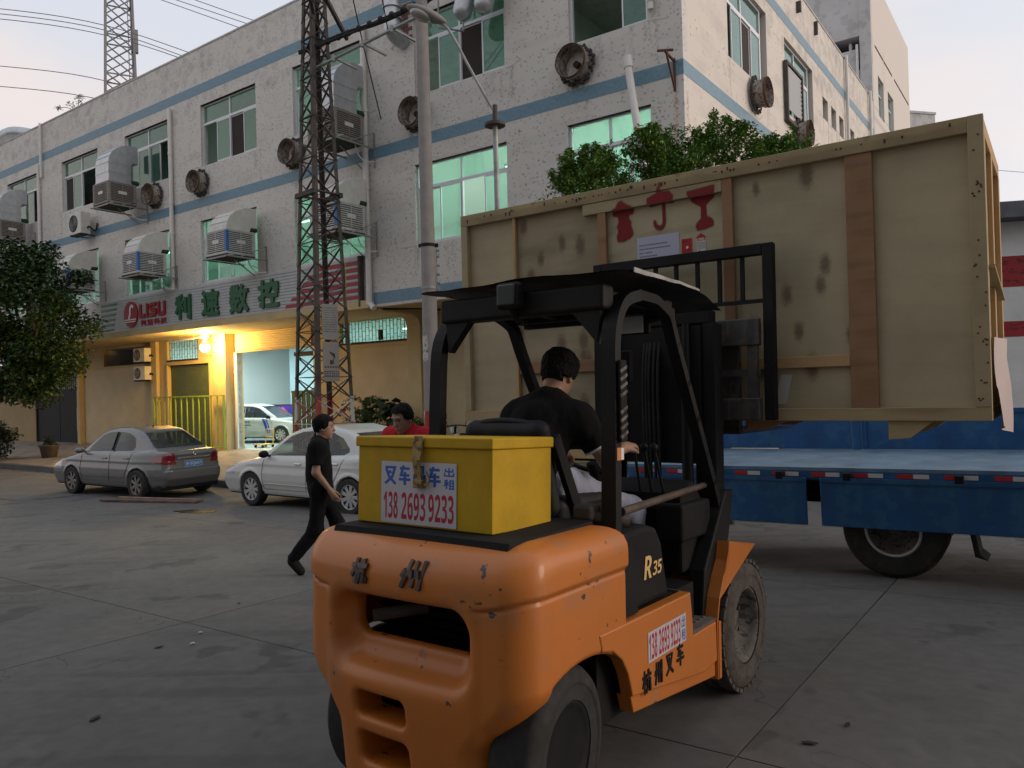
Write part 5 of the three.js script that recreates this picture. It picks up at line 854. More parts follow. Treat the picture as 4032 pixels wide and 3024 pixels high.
{
  const put = (o, u, v, off = 0.35) => { o.position.copy(onFacade(u, v, off)); return o; };
  const copy = (s, label) => { const c = s.clone(); c.name = numbered('air_cooler'); c.userData = { ...s.userData, label }; scene.add(c); return c; };
  const a = put(makeCooler('cooler with a blue corner above the last two green characters of the sign', true, 0, false), 13.42, 5.66);
  put(copy(a, 'cooler with a blue corner above the red latin name on the sign'), 18.05, 5.64);
  put(copy(a, 'cooler with a blue corner partly hidden by the tree crown'), 22.65, 5.62);
  put(copy(a, 'cooler with a blue corner behind the lattice mast, lower of the two there'), 8.92, 5.70);
  const g = put(makeCooler('brown dusty cooler under a tall galvanised duct, top storey', false, 0.62, true, true), 19.75, 8.14);
  put(copy(g, 'dusty cooler with a tall galvanised duct at the far left edge, top storey'), 28.1, 8.14);
  put(copy(g, 'dusty cooler with a tall duct behind the lattice mast, top storey'), 8.92, 7.98);
  // round exhaust pipes stuck through broken holes
  const fanThing = (label) => {
    const t = thing('exhaust_fan', label, 'exhaust fan', V(0, 0, 0), ANG, 'round exhaust outlets in the factory wall'), r = 0.34;
    const ring = (r0, y0, r1, y1) => lathe([[r0, y0], [r1, y1], [r1 - 0.02, y1], [r0 - 0.02, y0]], 32).rotateX(PI / 2);
    part('fan_housing', [ring(r * 0.92, -0.25, r * 0.92, 0.20), ring(r, 0.18, r * 1.02, 0.30)], mottled('stained fan ring', [0.30, 0.27, 0.23], { amp: 0.5, size: 0.4, s: 97, c2: [0.14, 0.06, 0.03], rough: 0.7 }), t);
    part('fan_rim', ring(r * 1.04, 0.26, r * 1.04, 0.31), M.rustRed, t);
    const bl = []; for (let i = 0; i < 5; i++) { const g = new THREE.BoxGeometry(0.12, 0.26, 0.012).rotateY(0.5).translate(0, 0.16, -0.12).rotateZ(i / 5 * 2 * PI); bl.push(g); } bl.push(new THREE.CylinderGeometry(0.07, 0.07, 0.1, 16).rotateX(PI / 2));
    part('fan_blade', bl, M.screen, t); part('motor_bar', [beam(V(-r * 0.9, 0, -0.17), V(r * 0.9, 0, -0.17), 0.03, 0.03)], M.rust, t);
    SEED = 314; const bits = []; for (let i = 0; i < 34; i++) { const a = i / 34 * 2 * PI, q = r * rr(1.05, 1.22); bits.push(new THREE.DodecahedronGeometry(rr(0.035, 0.06), 0).scale(1, 1, 0.6).translate(q * Math.cos(a), q * Math.sin(a), rr(0.0, 0.02))); }
    part('broken_mortar', bits, mottled('dark mortar', [0.06, 0.05, 0.042], { amp: 0.5, size: 0.2, px: 128, s: 98, rough: 1 }), t).userData.kind = 'stuff';
    return t;
  };
  const f0 = fanThing('round exhaust outlet under the dark open window near the corner, mortar broken away');
  const L2 = ['round exhaust outlet right of the window above the logo', 'round exhaust outlet beside the brown dusty cooler', 'round exhaust outlet just left of the lattice mast', 'round exhaust outlet partly behind the concrete pole'];
  fanSpots.forEach(([u, v], i) => { const o = i === 4 ? f0 : f0.clone(); if (i < 4) { o.name = numbered('exhaust_fan'); o.userData = { ...f0.userData, label: L2[i] }; scene.add(o); } o.position.copy(onFacade(u, v, i === 4 ? 0.06 : 0.04)); o.rotation.y = ANG + 0; });
  for (const [s, l] of [[4.21, 'round exhaust outlet on the sunlit side wall, nearer one'], [7.95, 'round exhaust outlet on the side wall under the louvred shutter']]) { const o = f0.clone(); o.name = numbered('exhaust_fan'); o.userData = { ...f0.userData, label: l }; scene.add(o); o.position.copy(K.clone().addScaledVector(Fd, s).addScaledVector(Wd, 0.06).setY(8.48)); o.rotation.y = ANG + PI / 2; }
  // split-unit air conditioners
  const acUnit = (label, w, h, d) => {
    const t = thing('air_conditioner', label, 'air conditioner', V(0, 0, 0), ANG);
    part('casing', rb(w, h, d, 0, h / 2, d / 2, 0.015, 2), M.cream, t);
    part('fan_guard', [new THREE.TorusGeometry(h * 0.38, 0.012, 6, 28).translate(-w * 0.14, h / 2, d + 0.004), new THREE.CylinderGeometry(h * 0.36, h * 0.36, 0.01, 28).rotateX(PI / 2).translate(-w * 0.14, h / 2, d + 0.001)], M.screen, t);
    for (let i = 0; i < 7; i++) part('guard_ring', new THREE.TorusGeometry(h * (0.06 + i * 0.045), 0.004, 4, 24).translate(-w * 0.14, h / 2, d + 0.009), M.greyFrame, t);
    part('support', [beam(V(-w * 0.35, -0.02, -0.2), V(-w * 0.35, -0.02, d + 0.05), 0.03, 0.03), beam(V(w * 0.35, -0.02, -0.2), V(w * 0.35, -0.02, d + 0.05), 0.03, 0.03), bb(-w * 0.45, w * 0.45, -0.05, -0.036, d * 0.2, d)], M.black, t);
    part('refrigerant_pipe', tube([V(w / 2, 0.2, d * 0.3), V(w / 2 + 0.1, 0.25, 0.1), V(w / 2 + 0.12, 0.1, -0.1), V(w / 2 + 0.14, 0.4, -0.18)], 0.03, 16, 8), M.rubber, t);
    return t;
  };
  acUnit('cream outdoor unit on the wall above the tree, left of the blue band', 0.85, 0.78, 0.34).position.copy(onFacade(23.1, 7.72, 0.22));
  acUnit('small outdoor unit under the soffit, upper of two in the yellow recess', 0.8, 0.52, 0.3).position.copy(onFacade(22.95, 3.12, -1.9));
  acUnit('small outdoor unit in the yellow recess, lower of two', 0.8, 0.52, 0.3).position.copy(onFacade(22.95, 2.42, -1.9));
  // silver air ducts at the top edge
  const dk = thing('air_duct', 'silver air ducts over the window beside the concrete pole', 'air duct', onFacade(0, 0, 0), ANG);
  part('duct_pipe', [...(() => { const g = []; for (const [a, b] of [[[-4.95, 10.2, 0.55], [-4.55, 11.6, 0.5]], [[-4.4, 10.2, 0.5], [-3.9, 11.6, 0.5]]]) { g.push(cyl(V(...a), V(...b), 0.22, 0.22, 24)); g.push(new THREE.SphereGeometry(0.22, 20, 12).translate(...a)); } return g; })()].slice(0, 2), M.galv, dk);
  part('duct_pipe', [cyl(V(-4.4, 10.2, 0.5), V(-3.9, 11.6, 0.5), 0.22, 0.22, 24), new THREE.SphereGeometry(0.22, 20, 12).translate(-4.4, 10.2, 0.5)], M.galv, dk);
  part('duct_frame', [beam(V(-5.55, 9.95, 0.7), V(-5.5, 11.6, 0.7), 0.03, 0.03), beam(V(-5.3, 10.0, 0.1), V(-5.3, 11.6, 0.1), 0.03, 0.03), beam(V(-5.55, 9.95, 0.7), V(-5.3, 10.0, 0.1), 0.03, 0.03)], M.zinc, dk);
  const d2 = thing('flue_pipe', 'silver flue elbow with flanges left of the concrete pole, at the top edge', 'pipe', onFacade(0, 0, 0), ANG);
  part('flue', [cyl(V(-7.25, 10.55, 0.42), V(-7.2, 13.2, 0.42), 0.2, 0.2, 24)], M.galv, d2);
  part('flue_elbow', [tube([V(-7.25, 10.75, 0.42), V(-7.26, 10.48, 0.40), V(-7.26, 10.38, 0.22), V(-7.26, 10.36, -0.05)], 0.2, 20, 20)], M.galv, d2);
  for (const y of [10.72, 11.0, 11.9]) part('flange', [cyl(V(-7.24, y, 0.42), V(-7.24, y + 0.05, 0.42), 0.245, 0.245, 24)], M.galv, d2);
  const pp = thing('leaning_pipe', 'white plastic pipe leaning against the wall above the bush', 'pipe', onFacade(0, 0, 0), ANG);
  part('pipe', [cyl(V(-0.55, 5.0, 0.5), V(-1.03, 8.1, 0.32), 0.075, 0.075, 16)], M.pvc, pp); part('pipe_socket', [cyl(V(-1.0, 7.93, 0.33), V(-1.03, 8.16, 0.317), 0.092, 0.092, 16)], M.pvc, pp);
}
// ---------------------------------------------------------------- warm lamp on the column beside the garage
{
  const t = thing('wall_lamp', 'glowing warm flood lamp on a bracket beside the garage column', 'lamp', onFacade(17.55, 3.36, -0.95), ANG);
  const warm = lin(1.0, 0.62, 0.18);
  part('bulb_globe', new THREE.SphereGeometry(0.17, 24, 16), std({ color: 0xffffff, emissive: lin(1.0, 0.70, 0.28), emissiveIntensity: 14 }), t);
  part('bulb_globe', new THREE.SphereGeometry(0.11, 20, 14).translate(-0.02, 0.38, -0.02), std({ color: 0xffffff, emissive: lin(1.0, 0.66, 0.24), emissiveIntensity: 14 }), t);
  part('lamp_cap', [lathe([[0.03, 0.24], [0.07, 0.21], [0.12, 0.16], [0.155, 0.10], [0.14, 0.10], [0.02, 0.22]], 20)], M.steel, t);
  part('lamp_bracket', [beam(V(0, -0.15, 0.02), V(-0.15, -0.15, -0.55), 0.03, 0.03), beam(V(0, 0.2, 0), V(-0.15, 0.2, -0.55), 0.025, 0.025), beam(V(0, -0.15, 0), V(-0.15, -0.42, -0.55), 0.02, 0.02), beam(V(-0.02, 0.30, -0.02), V(-0.02, 0.2, 0), 0.02, 0.02)], M.steel, t);
  const l = new THREE.PointLight(warm, 46); l.shadow.radius = 8; l.castShadow = true; l.position.set(0, 0, 0.0); t.add(l);
  const l2 = new THREE.PointLight(warm, 20); l2.shadow.radius = 4; l2.castShadow = true; l2.position.set(-0.02, 0.38, -0.02); t.add(l2);
  const p = thing('soffit_pipe', 'pale pipe hung under the soffit next to the warm lamp', 'pipe', onFacade(0, 0, 0), ANG);
  part('pipe', [cyl(V(-20.0, 3.72, -1.1), V(-17.75, 3.72, -0.95), 0.035, 0.035, 12)], M.pvc, p); part('hanger', [bb(-19.3, -19.27, 3.75, 3.86, -1.06, -1.04)], M.steel, p); part('hanger', bb(-18.3, -18.27, 3.75, 3.86, -1.0, -0.98), M.steel, p);
}
// ---------------------------------------------------------------- lattice mast on the pavement
{
  const C0 = V(-4.16, 0, -17.0), bY = -0.30, top = 11.6, half = (y) => (1.41 - 0.085 * y) / 2 / Math.SQRT2;
  const t = thing('lattice_mast', 'rusty steel lattice mast with red and white painted feet, on the pavement', 'mast', C0.clone(), PI / 4 + 0.03);
  const redP = mottled('worn red paint', [0.33, 0.05, 0.045], { amp: 0.3, size: 0.4, s: 101, px: 128 }), whP = mottled('worn white paint', [0.55, 0.53, 0.50], { amp: 0.2, size: 0.4, s: 102, px: 128 }), yb = canvasTex(32, 256, (c, w, h) => { c.fillStyle = '#a08a2c'; c.fillRect(0, 0, w, h); c.fillStyle = '#3c3414'; for (let i = 0; i < 9; i++) c.fillRect(8, i * 30 + 8, 16, 12); });
  const corner = (i, y) => { const h = half(y), s = [[-1, -1], [1, -1], [1, 1], [-1, 1]][i]; return V(s[0] * h, y, s[1] * h); };
  const unit = new THREE.BoxGeometry(1, 1, 1); uvMetres(unit.toNonIndexed());
  const bar = (name, a, b, w, m, turn = AX.y) => { const o = part(name, beam(a, b, w, w * 0.35, turn), m, t); return o; };
  const seg = (i, y0, y1, m) => { const a = corner(i, y0), b = corner(i, y1), sx = Math.sign(a.x), sz = Math.sign(a.z), w = 0.085; return part('leg', [beam(a.clone().add(V(-sx * w / 2, 0, 0)), b.clone().add(V(-sx * w / 2, 0, 0)), 0.012, w, AX.x), beam(a.clone().add(V(0, 0, -sz * w / 2)), b.clone().add(V(0, 0, -sz * w / 2)), w, 0.012, AX.x)], m, t); };
  for (let i = 0; i < 4; i++) { seg(i, bY, 0.55, whP); seg(i, 0.55, 1.05, redP); seg(i, 1.05, 1.62, i % 2 ? redP : whP); seg(i, 1.62, top, M.rust); }
  let y = bY + 0.3, k = 0;
  while (y < top - 0.4) {
    const s = 0.52 - 0.012 * k * 0.4, y2 = y + s;
    for (let f = 0; f < 4; f++) {
      const a = corner(f, y), b = corner((f + 1) % 4, y), c = corner(f, y2), d = corner((f + 1) % 4, y2), m = y < 1.3 ? (f % 2 ? redP : whP) : M.rust, nrm = AX.y;
      part('brace', beam(a, d, 0.045, 0.010, nrm), m, t);
      part('brace', beam(b.clone().multiplyScalar(0.985).setY(b.y), c.clone().multiplyScalar(0.985).setY(c.y), 0.045, 0.010, nrm), m, t);
      if (k % 2 === 0) part('girt', beam(a, b, 0.05, 0.012, nrm), y < 1.3 ? (f % 2 ? whP : redP) : M.rust, t);
    }
    y = y2; k++;
  }
  const yp = 6.1, hp = half(yp) + 0.06;
  part('platform', [bb(-hp, hp, yp - 0.03, yp, hp - 0.09, hp), bb(-hp, hp, yp - 0.031, yp - 0.001, -hp, -hp + 0.09), bb(-hp, -hp + 0.09, yp - 0.08, yp + 0.02, -hp, hp), bb(hp - 0.09, hp, yp - 0.08, yp + 0.02, -hp, hp)], M.rust, t);
  const ct = corner(3, 9.9), ca = V(-1.6, 10.2, 0.9);
  part('crossarm', [beam(V(0.5, 9.55, 0.5), V(-0.8, 10.05, 1.35), 0.07, 0.09), beam(V(0.2, 9.9, -0.2), V(-0.95, 10.35, 1.1), 0.07, 0.09), beam(V(-0.8, 10.05, 1.35), V(-0.95, 10.35, 1.1), 0.05, 0.05), beam(V(-0.3, 9.86, 0.98), V(-0.3, 10.2, 0.4), 0.04, 0.04)], M.rust, t);
  part('hazard_strip', Object.assign(new THREE.BoxGeometry(0.06, 1.5, 0.008), {}).translate(0, 0, 0).rotateY(PI / 4).translate(corner(2, 2.7).x * 1.012, 2.55, corner(2, 2.7).z * 1.012), std({ map: yb, roughness: 0.7 }), t);
  part('hazard_strip', new THREE.BoxGeometry(0.06, 1.0, 0.008).rotateY(PI / 4).translate(corner(2, 4.1).x * 1.012, 4.1, corner(2, 4.1).z * 1.012), std({ map: yb, roughness: 0.7 }), t);
  const note = (seed, big) => canvasTex(128, 256, (c, w, h) => { SEED = seed; c.fillStyle = '#8f8b86'; c.fillRect(0, 0, w, h); c.fillStyle = '#5a5652'; if (!big) { for (let r = 0; r < 11; r++) for (let x = 10; x < 116; x += rr(8, 14)) c.fillRect(x, 24 + r * 17, rr(4, 9), 8); } else { c.fillStyle = '#3a3a38'; c.beginPath(); c.moveTo(46, 60); c.lineTo(96, 76); c.lineTo(98, 110); c.lineTo(66, 84); c.closePath(); c.fill(); c.fillRect(54, 118, 22, 28); c.fillRect(78, 104, 8, 40); for (let x = 10; x < 116; x += 21) c.fillRect(x, 158, 14, 10); for (let x = 8; x < 118; x += 18) for (let q = 0; q < 3; q++) c.fillRect(x + rr(0, 5), 190 + q * 13, rr(7, 14), 7); } });
  const face = (y0, y1, tex, name) => { const m = corner(2, 3.1).lerp(corner(3, 3.1), 0.62); const g = new THREE.BoxGeometry(0.40, y1 - y0, 0.01).translate(m.x, (y0 + y1) / 2, m.z + 0.05); g.userData.ownUv = true; part(name, g, std({ map: tex, roughness: 0.8 }), t); };
  face(2.85, 3.62, note(8, false), 'notice_board'); face(1.95, 2.80, note(9, true), 'notice_board');
  part('footing', bb(-0.72, 0.72, -0.42, -0.2, -0.72, 0.72, 0.02), M.concrete, t);
}
// ---------------------------------------------------------------- concrete pole and street lamp
{
  const b = V(-1.60, gy(-15.3), -15.3), t = thing('utility_pole', 'grey round concrete utility pole with a strapped-on fitting, right of the lattice mast', 'pole', b);
  const con = mottled('pole concrete', [0.26, 0.235, 0.215], { amp: 0.16, size: 0.9, s: 111, px: 512, rough: 0.9, speck: 0.006, speckC: [0.14, 0.12, 0.11] });
  part('pole_shaft', new THREE.CylinderGeometry(0.115, 0.168, 10.2, 28).translate(0, 5.1, 0), con, t);
  const R = (y) => mix(0.168, 0.115, y / 10.2);
  part('pole_band', [new THREE.CylinderGeometry(R(4.95) + 0.012, R(4.95) + 0.012, 0.06, 28).translate(0, 5.0, 0), bx(0.07, 0.07, 0.06, R(5) + 0.03, 5.0, 0), bx(0.05, 0.06, 0.05, -R(5) - 0.02, 5.0, 0)], M.black, t);
  part('pole_band', [new THREE.CylinderGeometry(R(4.15) + 0.01, R(4.15) + 0.01, 0.05, 28).translate(0, 4.15, 0), bx(0.08, 0.07, 0.06, R(4.15) + 0.03, 4.14, 0)], M.zinc, t);
  part('insulator_rack', [bx(0.02, 0.85, 0.04, R(4.6) + 0.02, 4.55, 0), ...[4.25, 4.42, 4.6, 4.78, 4.9].map((y) => new THREE.CylinderGeometry(0.03, 0.03, 0.05, 10).rotateZ(PI / 2).translate(R(4.6) + 0.055, y, 0))], M.zinc, t);
  const dec = new THREE.CylinderGeometry(R(1) + 0.006, R(0.2) + 0.006, 1.5, 28, 1, true).translate(0, 0.95, 0); dec.userData.ownUv = true;
  part('painted_base', dec, std({ roughness: 0.7, map: canvasTex(256, 256, (c, w, h) => { c.fillStyle = '#b8b4ae'; c.fillRect(0, 0, w, h); c.fillStyle = '#a03030'; for (let i = -2; i < 5; i++) { c.beginPath(); c.moveTo(i * 100, h); c.lineTo(i * 100 + 50, h); c.lineTo(i * 100 + 170, 0); c.lineTo(i * 100 + 120, 0); c.fill(); } }) }), t);
  const pg = new THREE.CylinderGeometry(R(2.9) + 0.003, R(2.6) + 0.003, 0.55, 12, 1, true, PI * 1.55, 1.3).translate(0, 2.95, 0); pg.userData.ownUv = true;
  part('torn_paper', pg, std({ roughness: 0.9, transparent: true, map: canvasTex(128, 160, (c, w, h) => { SEED = 3; c.clearRect(0, 0, w, h); c.fillStyle = '#b9b6b2'; c.beginPath(); c.moveTo(6, 10); for (let x = 6; x < 122; x += 12) c.lineTo(x, rr(2, 18)); for (let y = 10; y < 150; y += 12) c.lineTo(rr(108, 124), y); for (let x = 122; x > 6; x -= 12) c.lineTo(x, rr(138, 158)); for (let y = 150; y > 10; y -= 12) c.lineTo(rr(4, 16), y); c.fill(); c.fillStyle = '#76706c'; for (let i = 0; i < 22; i++) c.fillRect(rr(14, 100), rr(20, 140), rr(5, 20), rr(3, 10)); }) }), t);
  const l = thing('street_lamp', 'thin steel street lamp whose long arm reaches over to the utility pole', 'street lamp', V(-0.18, gy(-14.1), -14.1));
  const yk = 6.95;
  part('lamp_post', [cyl(V(0, 0, 0), V(0, yk, 0), 0.06, 0.048, 16)], M.zinc, l);
  part('post_flange', [cyl(V(0, yk - 0.05, 0), V(0, yk, 0), 0.19, 0.19, 24), cyl(V(0, yk, 0), V(0.01, yk + 0.34, 0), 0.05, 0.045, 14)], M.rust, l);
  part('lamp_arm', tube([V(0.01, yk + 0.2, 0), V(-0.12, yk + 0.42, 0.0), V(-0.45, yk + 1.05, 0.03), V(-0.82, yk + 1.75, 0.05), V(-0.98, yk + 1.9, 0.05)], 0.026, 30, 8), M.zinc, l);
  const hd = part('lamp_head', [(() => { const g = new THREE.SphereGeometry(1, 28, 18); g.scale(0.40, 0.10, 0.20); const p = g.attributes.position; for (let i = 0; i < p.count; i++) { const x = p.getX(i); p.setZ(i, p.getZ(i) * (1 - 0.4 * smooth(-0.1, 0.4, x))); } g.computeVertexNormals(); return g.rotateZ(-0.42).translate(-1.20, yk + 2.02, 0.05); })()], mottled('lamp head grey', [0.20, 0.19, 0.17], { amp: 0.2, size: 0.5, s: 113, px: 128 }), l);
  part('lamp_lens', (() => { const g = new THREE.SphereGeometry(1, 24, 12); g.scale(0.22, 0.10, 0.17); return g.rotateZ(-0.42).translate(-1.30, yk + 2.00, 0.07); })(), phy({ color: lin(0.30, 0.29, 0.26), roughness: 0.25, clearcoat: 0.6 }), hd);
}
// ---------------------------------------------------------------- people: one continuous body each, clothes and hair as its children
const skinM = std({ roughness: 0.6, map: dataTex(128, 128, (u, v) => { const n = fbm(u * 6, v * 6, 4, 6, 5); return [0.33, 0.19, 0.125].map((c) => c * (0.85 + 0.3 * n)); }, true, 4) });
const clothM = (c, s) => mottled('cloth', c, { amp: 0.25, size: 0.35, s, px: 256, rough: 0.95, cells: 8, bump: 0.0015, spec: 0.3 });
const A3 = (v) => [v.x, v.y, v.z], L3 = (a, b, t) => [mix(a[0], b[0], t), mix(a[1], b[1], t), mix(a[2], b[2], t)];
function bounds(pts, pad) { const lo = [9e9, 9e9, 9e9], hi = [-9e9, -9e9, -9e9]; for (const p of pts) for (let k = 0; k < 3; k++) { lo[k] = Math.min(lo[k], p[k] - pad); hi[k] = Math.max(hi[k], p[k] + pad); } return [lo, hi]; }
function handField(w, dir, palm, side, curl) {                         // w wrist, dir towards the fingers, palm the way the palm faces, side +1 when the thumb lies along dir x palm
  const d = V(...dir).normalize(), n = V(...palm); n.addScaledVector(d, -n.dot(d)).normalize(); const t = d.clone().cross(n).multiplyScalar(side), W0 = V(...w);
  const at = (a, b, c) => W0.clone().addScaledVector(d, a).addScaledVector(t, b).addScaledVector(n, c), fs = [], pts = [A3(W0)];
  for (let i = 0; i < 3; i++) fs.push(cone(A3(at(0.0, 0.004 - i * 0.004, 0)), A3(at(0.088 - i * 0.004, 0.026 - i * 0.024, 0.0)), 0.020, 0.0135));
  const pm = fs.slice(), fin = [];
  [[0.030, 0.072], [0.010, 0.080], [-0.010, 0.075], [-0.029, 0.058]].forEach(([off, len], i) => {
    let p = at(0.086 - Math.abs(i - 1) * 0.004, off, 0), a = curl * 0.5 + i * 0.04;
    [0.46, 0.31, 0.23].forEach((f, k) => { const q = p.clone().addScaledVector(d, Math.cos(a) * len * f).addScaledVector(n, Math.sin(a) * len * f).addScaledVector(t, off * 0.1 * f); fin.push(cone(A3(p), A3(q), 0.0095 - k * 0.0008, 0.0088 - k * 0.0009)); pts.push(A3(q)); p = q; a += curl * (k ? 0.6 : 0.9); });
  });
  const t0 = at(0.022, 0.018, 0.004), t1 = at(0.056, 0.048, 0.012), t2 = at(0.086, 0.052, 0.022 + curl * 0.01); fin.push(cone(A3(t0), A3(t1), 0.015, 0.0115), cone(A3(t1), A3(t2), 0.0112, 0.0085)); pts.push(A3(t1), A3(t2));
  const wr = cone(A3(at(-0.05, 0, 0)), A3(at(0.02, 0, 0)), 0.026, 0.022);
  const f = (x, y, z) => { let a = wr(x, y, z); for (const q of pm) a = smin(a, q(x, y, z), 0.022); let b = 9; for (const q of fin) b = Math.min(b, q(x, y, z)); return smin(a, b, 0.010); };
  return geoFrom(sdfMesh(f, ...bounds(pts, 0.045), 0.0038));
}
function person(label, group, J, o) {
  const H = J.head, hf = V(...J.face).normalize(), hu = V(...(J.up ?? [0, 1, 0])); hu.addScaledVector(hf, -hu.dot(hf)).normalize(); const hr = hu.clone().cross(hf);
  const hl = (x, y, z) => { const a = x - H[0], b = y - H[1], c = z - H[2]; return [a * hr.x + b * hr.y + c * hr.z, a * hu.x + b * hu.y + c * hu.z, a * hf.x + b * hf.y + c * hf.z]; };
  const cran = ell([0, 0.030, -0.012], 0.077, 0.096, 0.097), jaw = ell([0, -0.048, 0.022], 0.056, 0.072, 0.066), nose = cone([0, 0.018, 0.088], [0, -0.022, 0.106], 0.010, 0.014), lips = ell([0, -0.058, 0.080], 0.024, 0.011, 0.014), chin = ell([0, -0.098, 0.062], 0.024, 0.018, 0.02), brow = cone([-0.036, 0.038, 0.080], [0.036, 0.038, 0.080], 0.011, 0.011);
  const head = (x, y, z) => {
    const [a, b, c] = hl(x, y, z); let d = smin(cran(a, b, c), jaw(a, b, c), 0.05); d = smin(d, brow(a, b, c), 0.02); d = smin(d, nose(a, b, c), 0.014); d = smin(d, lips(a, b, c), 0.012); d = smin(d, chin(a, b, c), 0.025);
    const m = Math.abs(a); d = smax(d, 0.0185 - Math.hypot(m - 0.031, b - 0.017, c - 0.098), 0.016);
    d = smax(d, -(Math.hypot(Math.max(0, m - 0.018), b + 0.058, c - 0.101) - 0.006), 0.004);
    return smin(d, Math.max(ell([0.080, -0.002, -0.012], 0.011, 0.031, 0.020)(m, b, c), -ell([0.090, 0.0, -0.010], 0.008, 0.018, 0.011)(m, b, c)), 0.008);
  };
  const neck = cone(J.neck, L3(J.neck, H, 0.62), 0.055, 0.052);
  const trunk = [cone(J.sL, J.sR, 0.058, 0.058), cone(J.chest, J.waist, 0.118, 0.105), cone(J.waist, J.pelvis, 0.108, 0.115), cone(J.hL, J.hR, 0.088, 0.088), cone(L3(J.sL, J.chest, 0.35), J.waist, 0.085, 0.075), cone(L3(J.sR, J.chest, 0.35), J.waist, 0.085, 0.075), cone(J.neck, L3(J.sL, J.neck, 0.3), 0.055, 0.050), cone(J.neck, L3(J.sR, J.neck, 0.3), 0.055, 0.050)];
  const armU = [cone(J.sL, J.eL, 0.053, 0.040), cone(J.sR, J.eR, 0.053, 0.040)], armF = [cone(J.eL, J.wL, 0.040, 0.026), cone(J.eR, J.wR, 0.040, 0.026)];
  const legU = [cone(J.hL, J.kL, 0.088, 0.058), cone(J.hR, J.kR, 0.088, 0.058)], legF = [cone(J.kL, J.aL, 0.056, 0.038), cone(J.kR, J.aR, 0.056, 0.038)], feet = [cone(J.aL, J.tL, 0.040, 0.030), cone(J.aR, J.tR, 0.040, 0.030)];
  const sm = (l, x, y, z, k) => { let d = l[0](x, y, z); for (let i = 1; i < l.length; i++) d = smin(d, l[i](x, y, z), k); return d; };
  const near = (c, r) => (x, y, z) => (x - c[0]) ** 2 + (y - c[1]) ** 2 + (z - c[2]) ** 2 < r * r, nh = near(H, 0.26);
  const body = (x, y, z) => {
    let d = sm(trunk, x, y, z, 0.06); d = smin(d, neck(x, y, z), 0.04);
    for (const s of [0, 1]) { d = smin(d, smin(armU[s](x, y, z), armF[s](x, y, z), 0.03), 0.04); d = smin(d, smin(smin(legU[s](x, y, z), legF[s](x, y, z), 0.04), feet[s](x, y, z), 0.03), 0.05); }
    return nh(x, y, z) ? smin(d, head(x, y, z), 0.03) : d;
  };
  const all = [J.sL, J.sR, J.eL, J.eR, J.wL, J.wR, J.hL, J.hR, J.kL, J.kR, J.aL, J.aR, J.tL, J.tR, J.pelvis, [H[0], H[1] + 0.08, H[2]], [H[0], H[1] - 0.06, H[2]]];
  const t = thing('person', label, 'person', V(0, 0, 0), 0, group);
  const bg = [geoFrom(sdfMesh(body, ...bounds(all, 0.15), 0.011))];
  // a finer head over the coarse one, and the hands
  bg.push(geoFrom(sdfMesh((x, y, z) => Math.max(smin(head(x, y, z), neck(x, y, z), 0.03) - 0.0008, -(hl(x, y, z)[1] + 0.16)), ...bounds([H], 0.2), 0.0048)));
  for (const h of o.hands) bg.push(handField(...h));
  const b = part('body', bg, skinM, t);
  const nz = (x, y, z, k, a) => a * (fbm3(x * k, y * k, z * k, 3) - 0.5);
  // hair
  const hair = (x, y, z) => { const [a, q, c] = hl(x, y, z); const line = o.hairline ?? 0, base = cran(a, q, c) - 0.016 - nz(a, q, c, 110, 0.010) - nz(a, q * 0.6, c, 30, 0.014) - (o.hairVolume ?? 0) * smooth(0.02, 0.1, q); const face = Math.max(c - 0.045 + Math.max(0, q - 0.072 + line) * -1.6, q - 0.085 > 0 ? -9 : 0); return Math.max(base, face > 0 && q < 0.082 ? face : -9, -(q + 0.045 - Math.max(0, c) * 0.9 + (Math.abs(a) > 0.06 ? -0.03 : 0.0))); };
  part('hair', geoFrom(sdfMesh(hair, ...bounds([H], 0.19), 0.0052)), phy({ color: lin(0.006, 0.0055, 0.0055), roughness: 0.85, specularIntensity: 0.35 }), b);
  const eyeP = (sx) => V(...H).addScaledVector(hr, sx * 0.031).addScaledVector(hu, 0.017).addScaledVector(hf, 0.075);
  for (const s of [-1, 1]) { const e = eyeP(s); part('eye', new THREE.SphereGeometry(0.0105, 12, 8).translate(e.x, e.y, e.z), std({ color: lin(0.10, 0.085, 0.075), roughness: 0.2 }), b); part('eyebrow', cyl(e.clone().addScaledVector(hu, 0.020).addScaledVector(hf, 0.012).addScaledVector(hr, -0.016), e.clone().addScaledVector(hu, 0.020).addScaledVector(hf, 0.010).addScaledVector(hr, 0.016), 0.0045, 0.0035, 6), std({ color: lin(0.01, 0.009, 0.008), roughness: 0.9 }), b); }
  // shirt
  const sl = o.sleeve ?? 0.72, cutArm = (s) => { const a = s ? J.sR : J.sL, e = s ? J.eR : J.eL, q = L3(a, e, sl), dx = V(e[0] - a[0], e[1] - a[1], e[2] - a[2]).normalize(); return (x, y, z) => (x - q[0]) * dx.x + (y - q[1]) * dx.y + (z - q[2]) * dx.z; }, cA = [cutArm(0), cutArm(1)];
  const hem = (() => { const dn = V(J.pelvis[0] - J.waist[0], J.pelvis[1] - J.waist[1], J.pelvis[2] - J.waist[2]).normalize(), q = V(...J.pelvis).addScaledVector(dn, o.hem ?? 0.06); return (x, y, z) => (x - q.x) * dn.x + (y - q.y) * dn.y + (z - q.z) * dn.z; })();
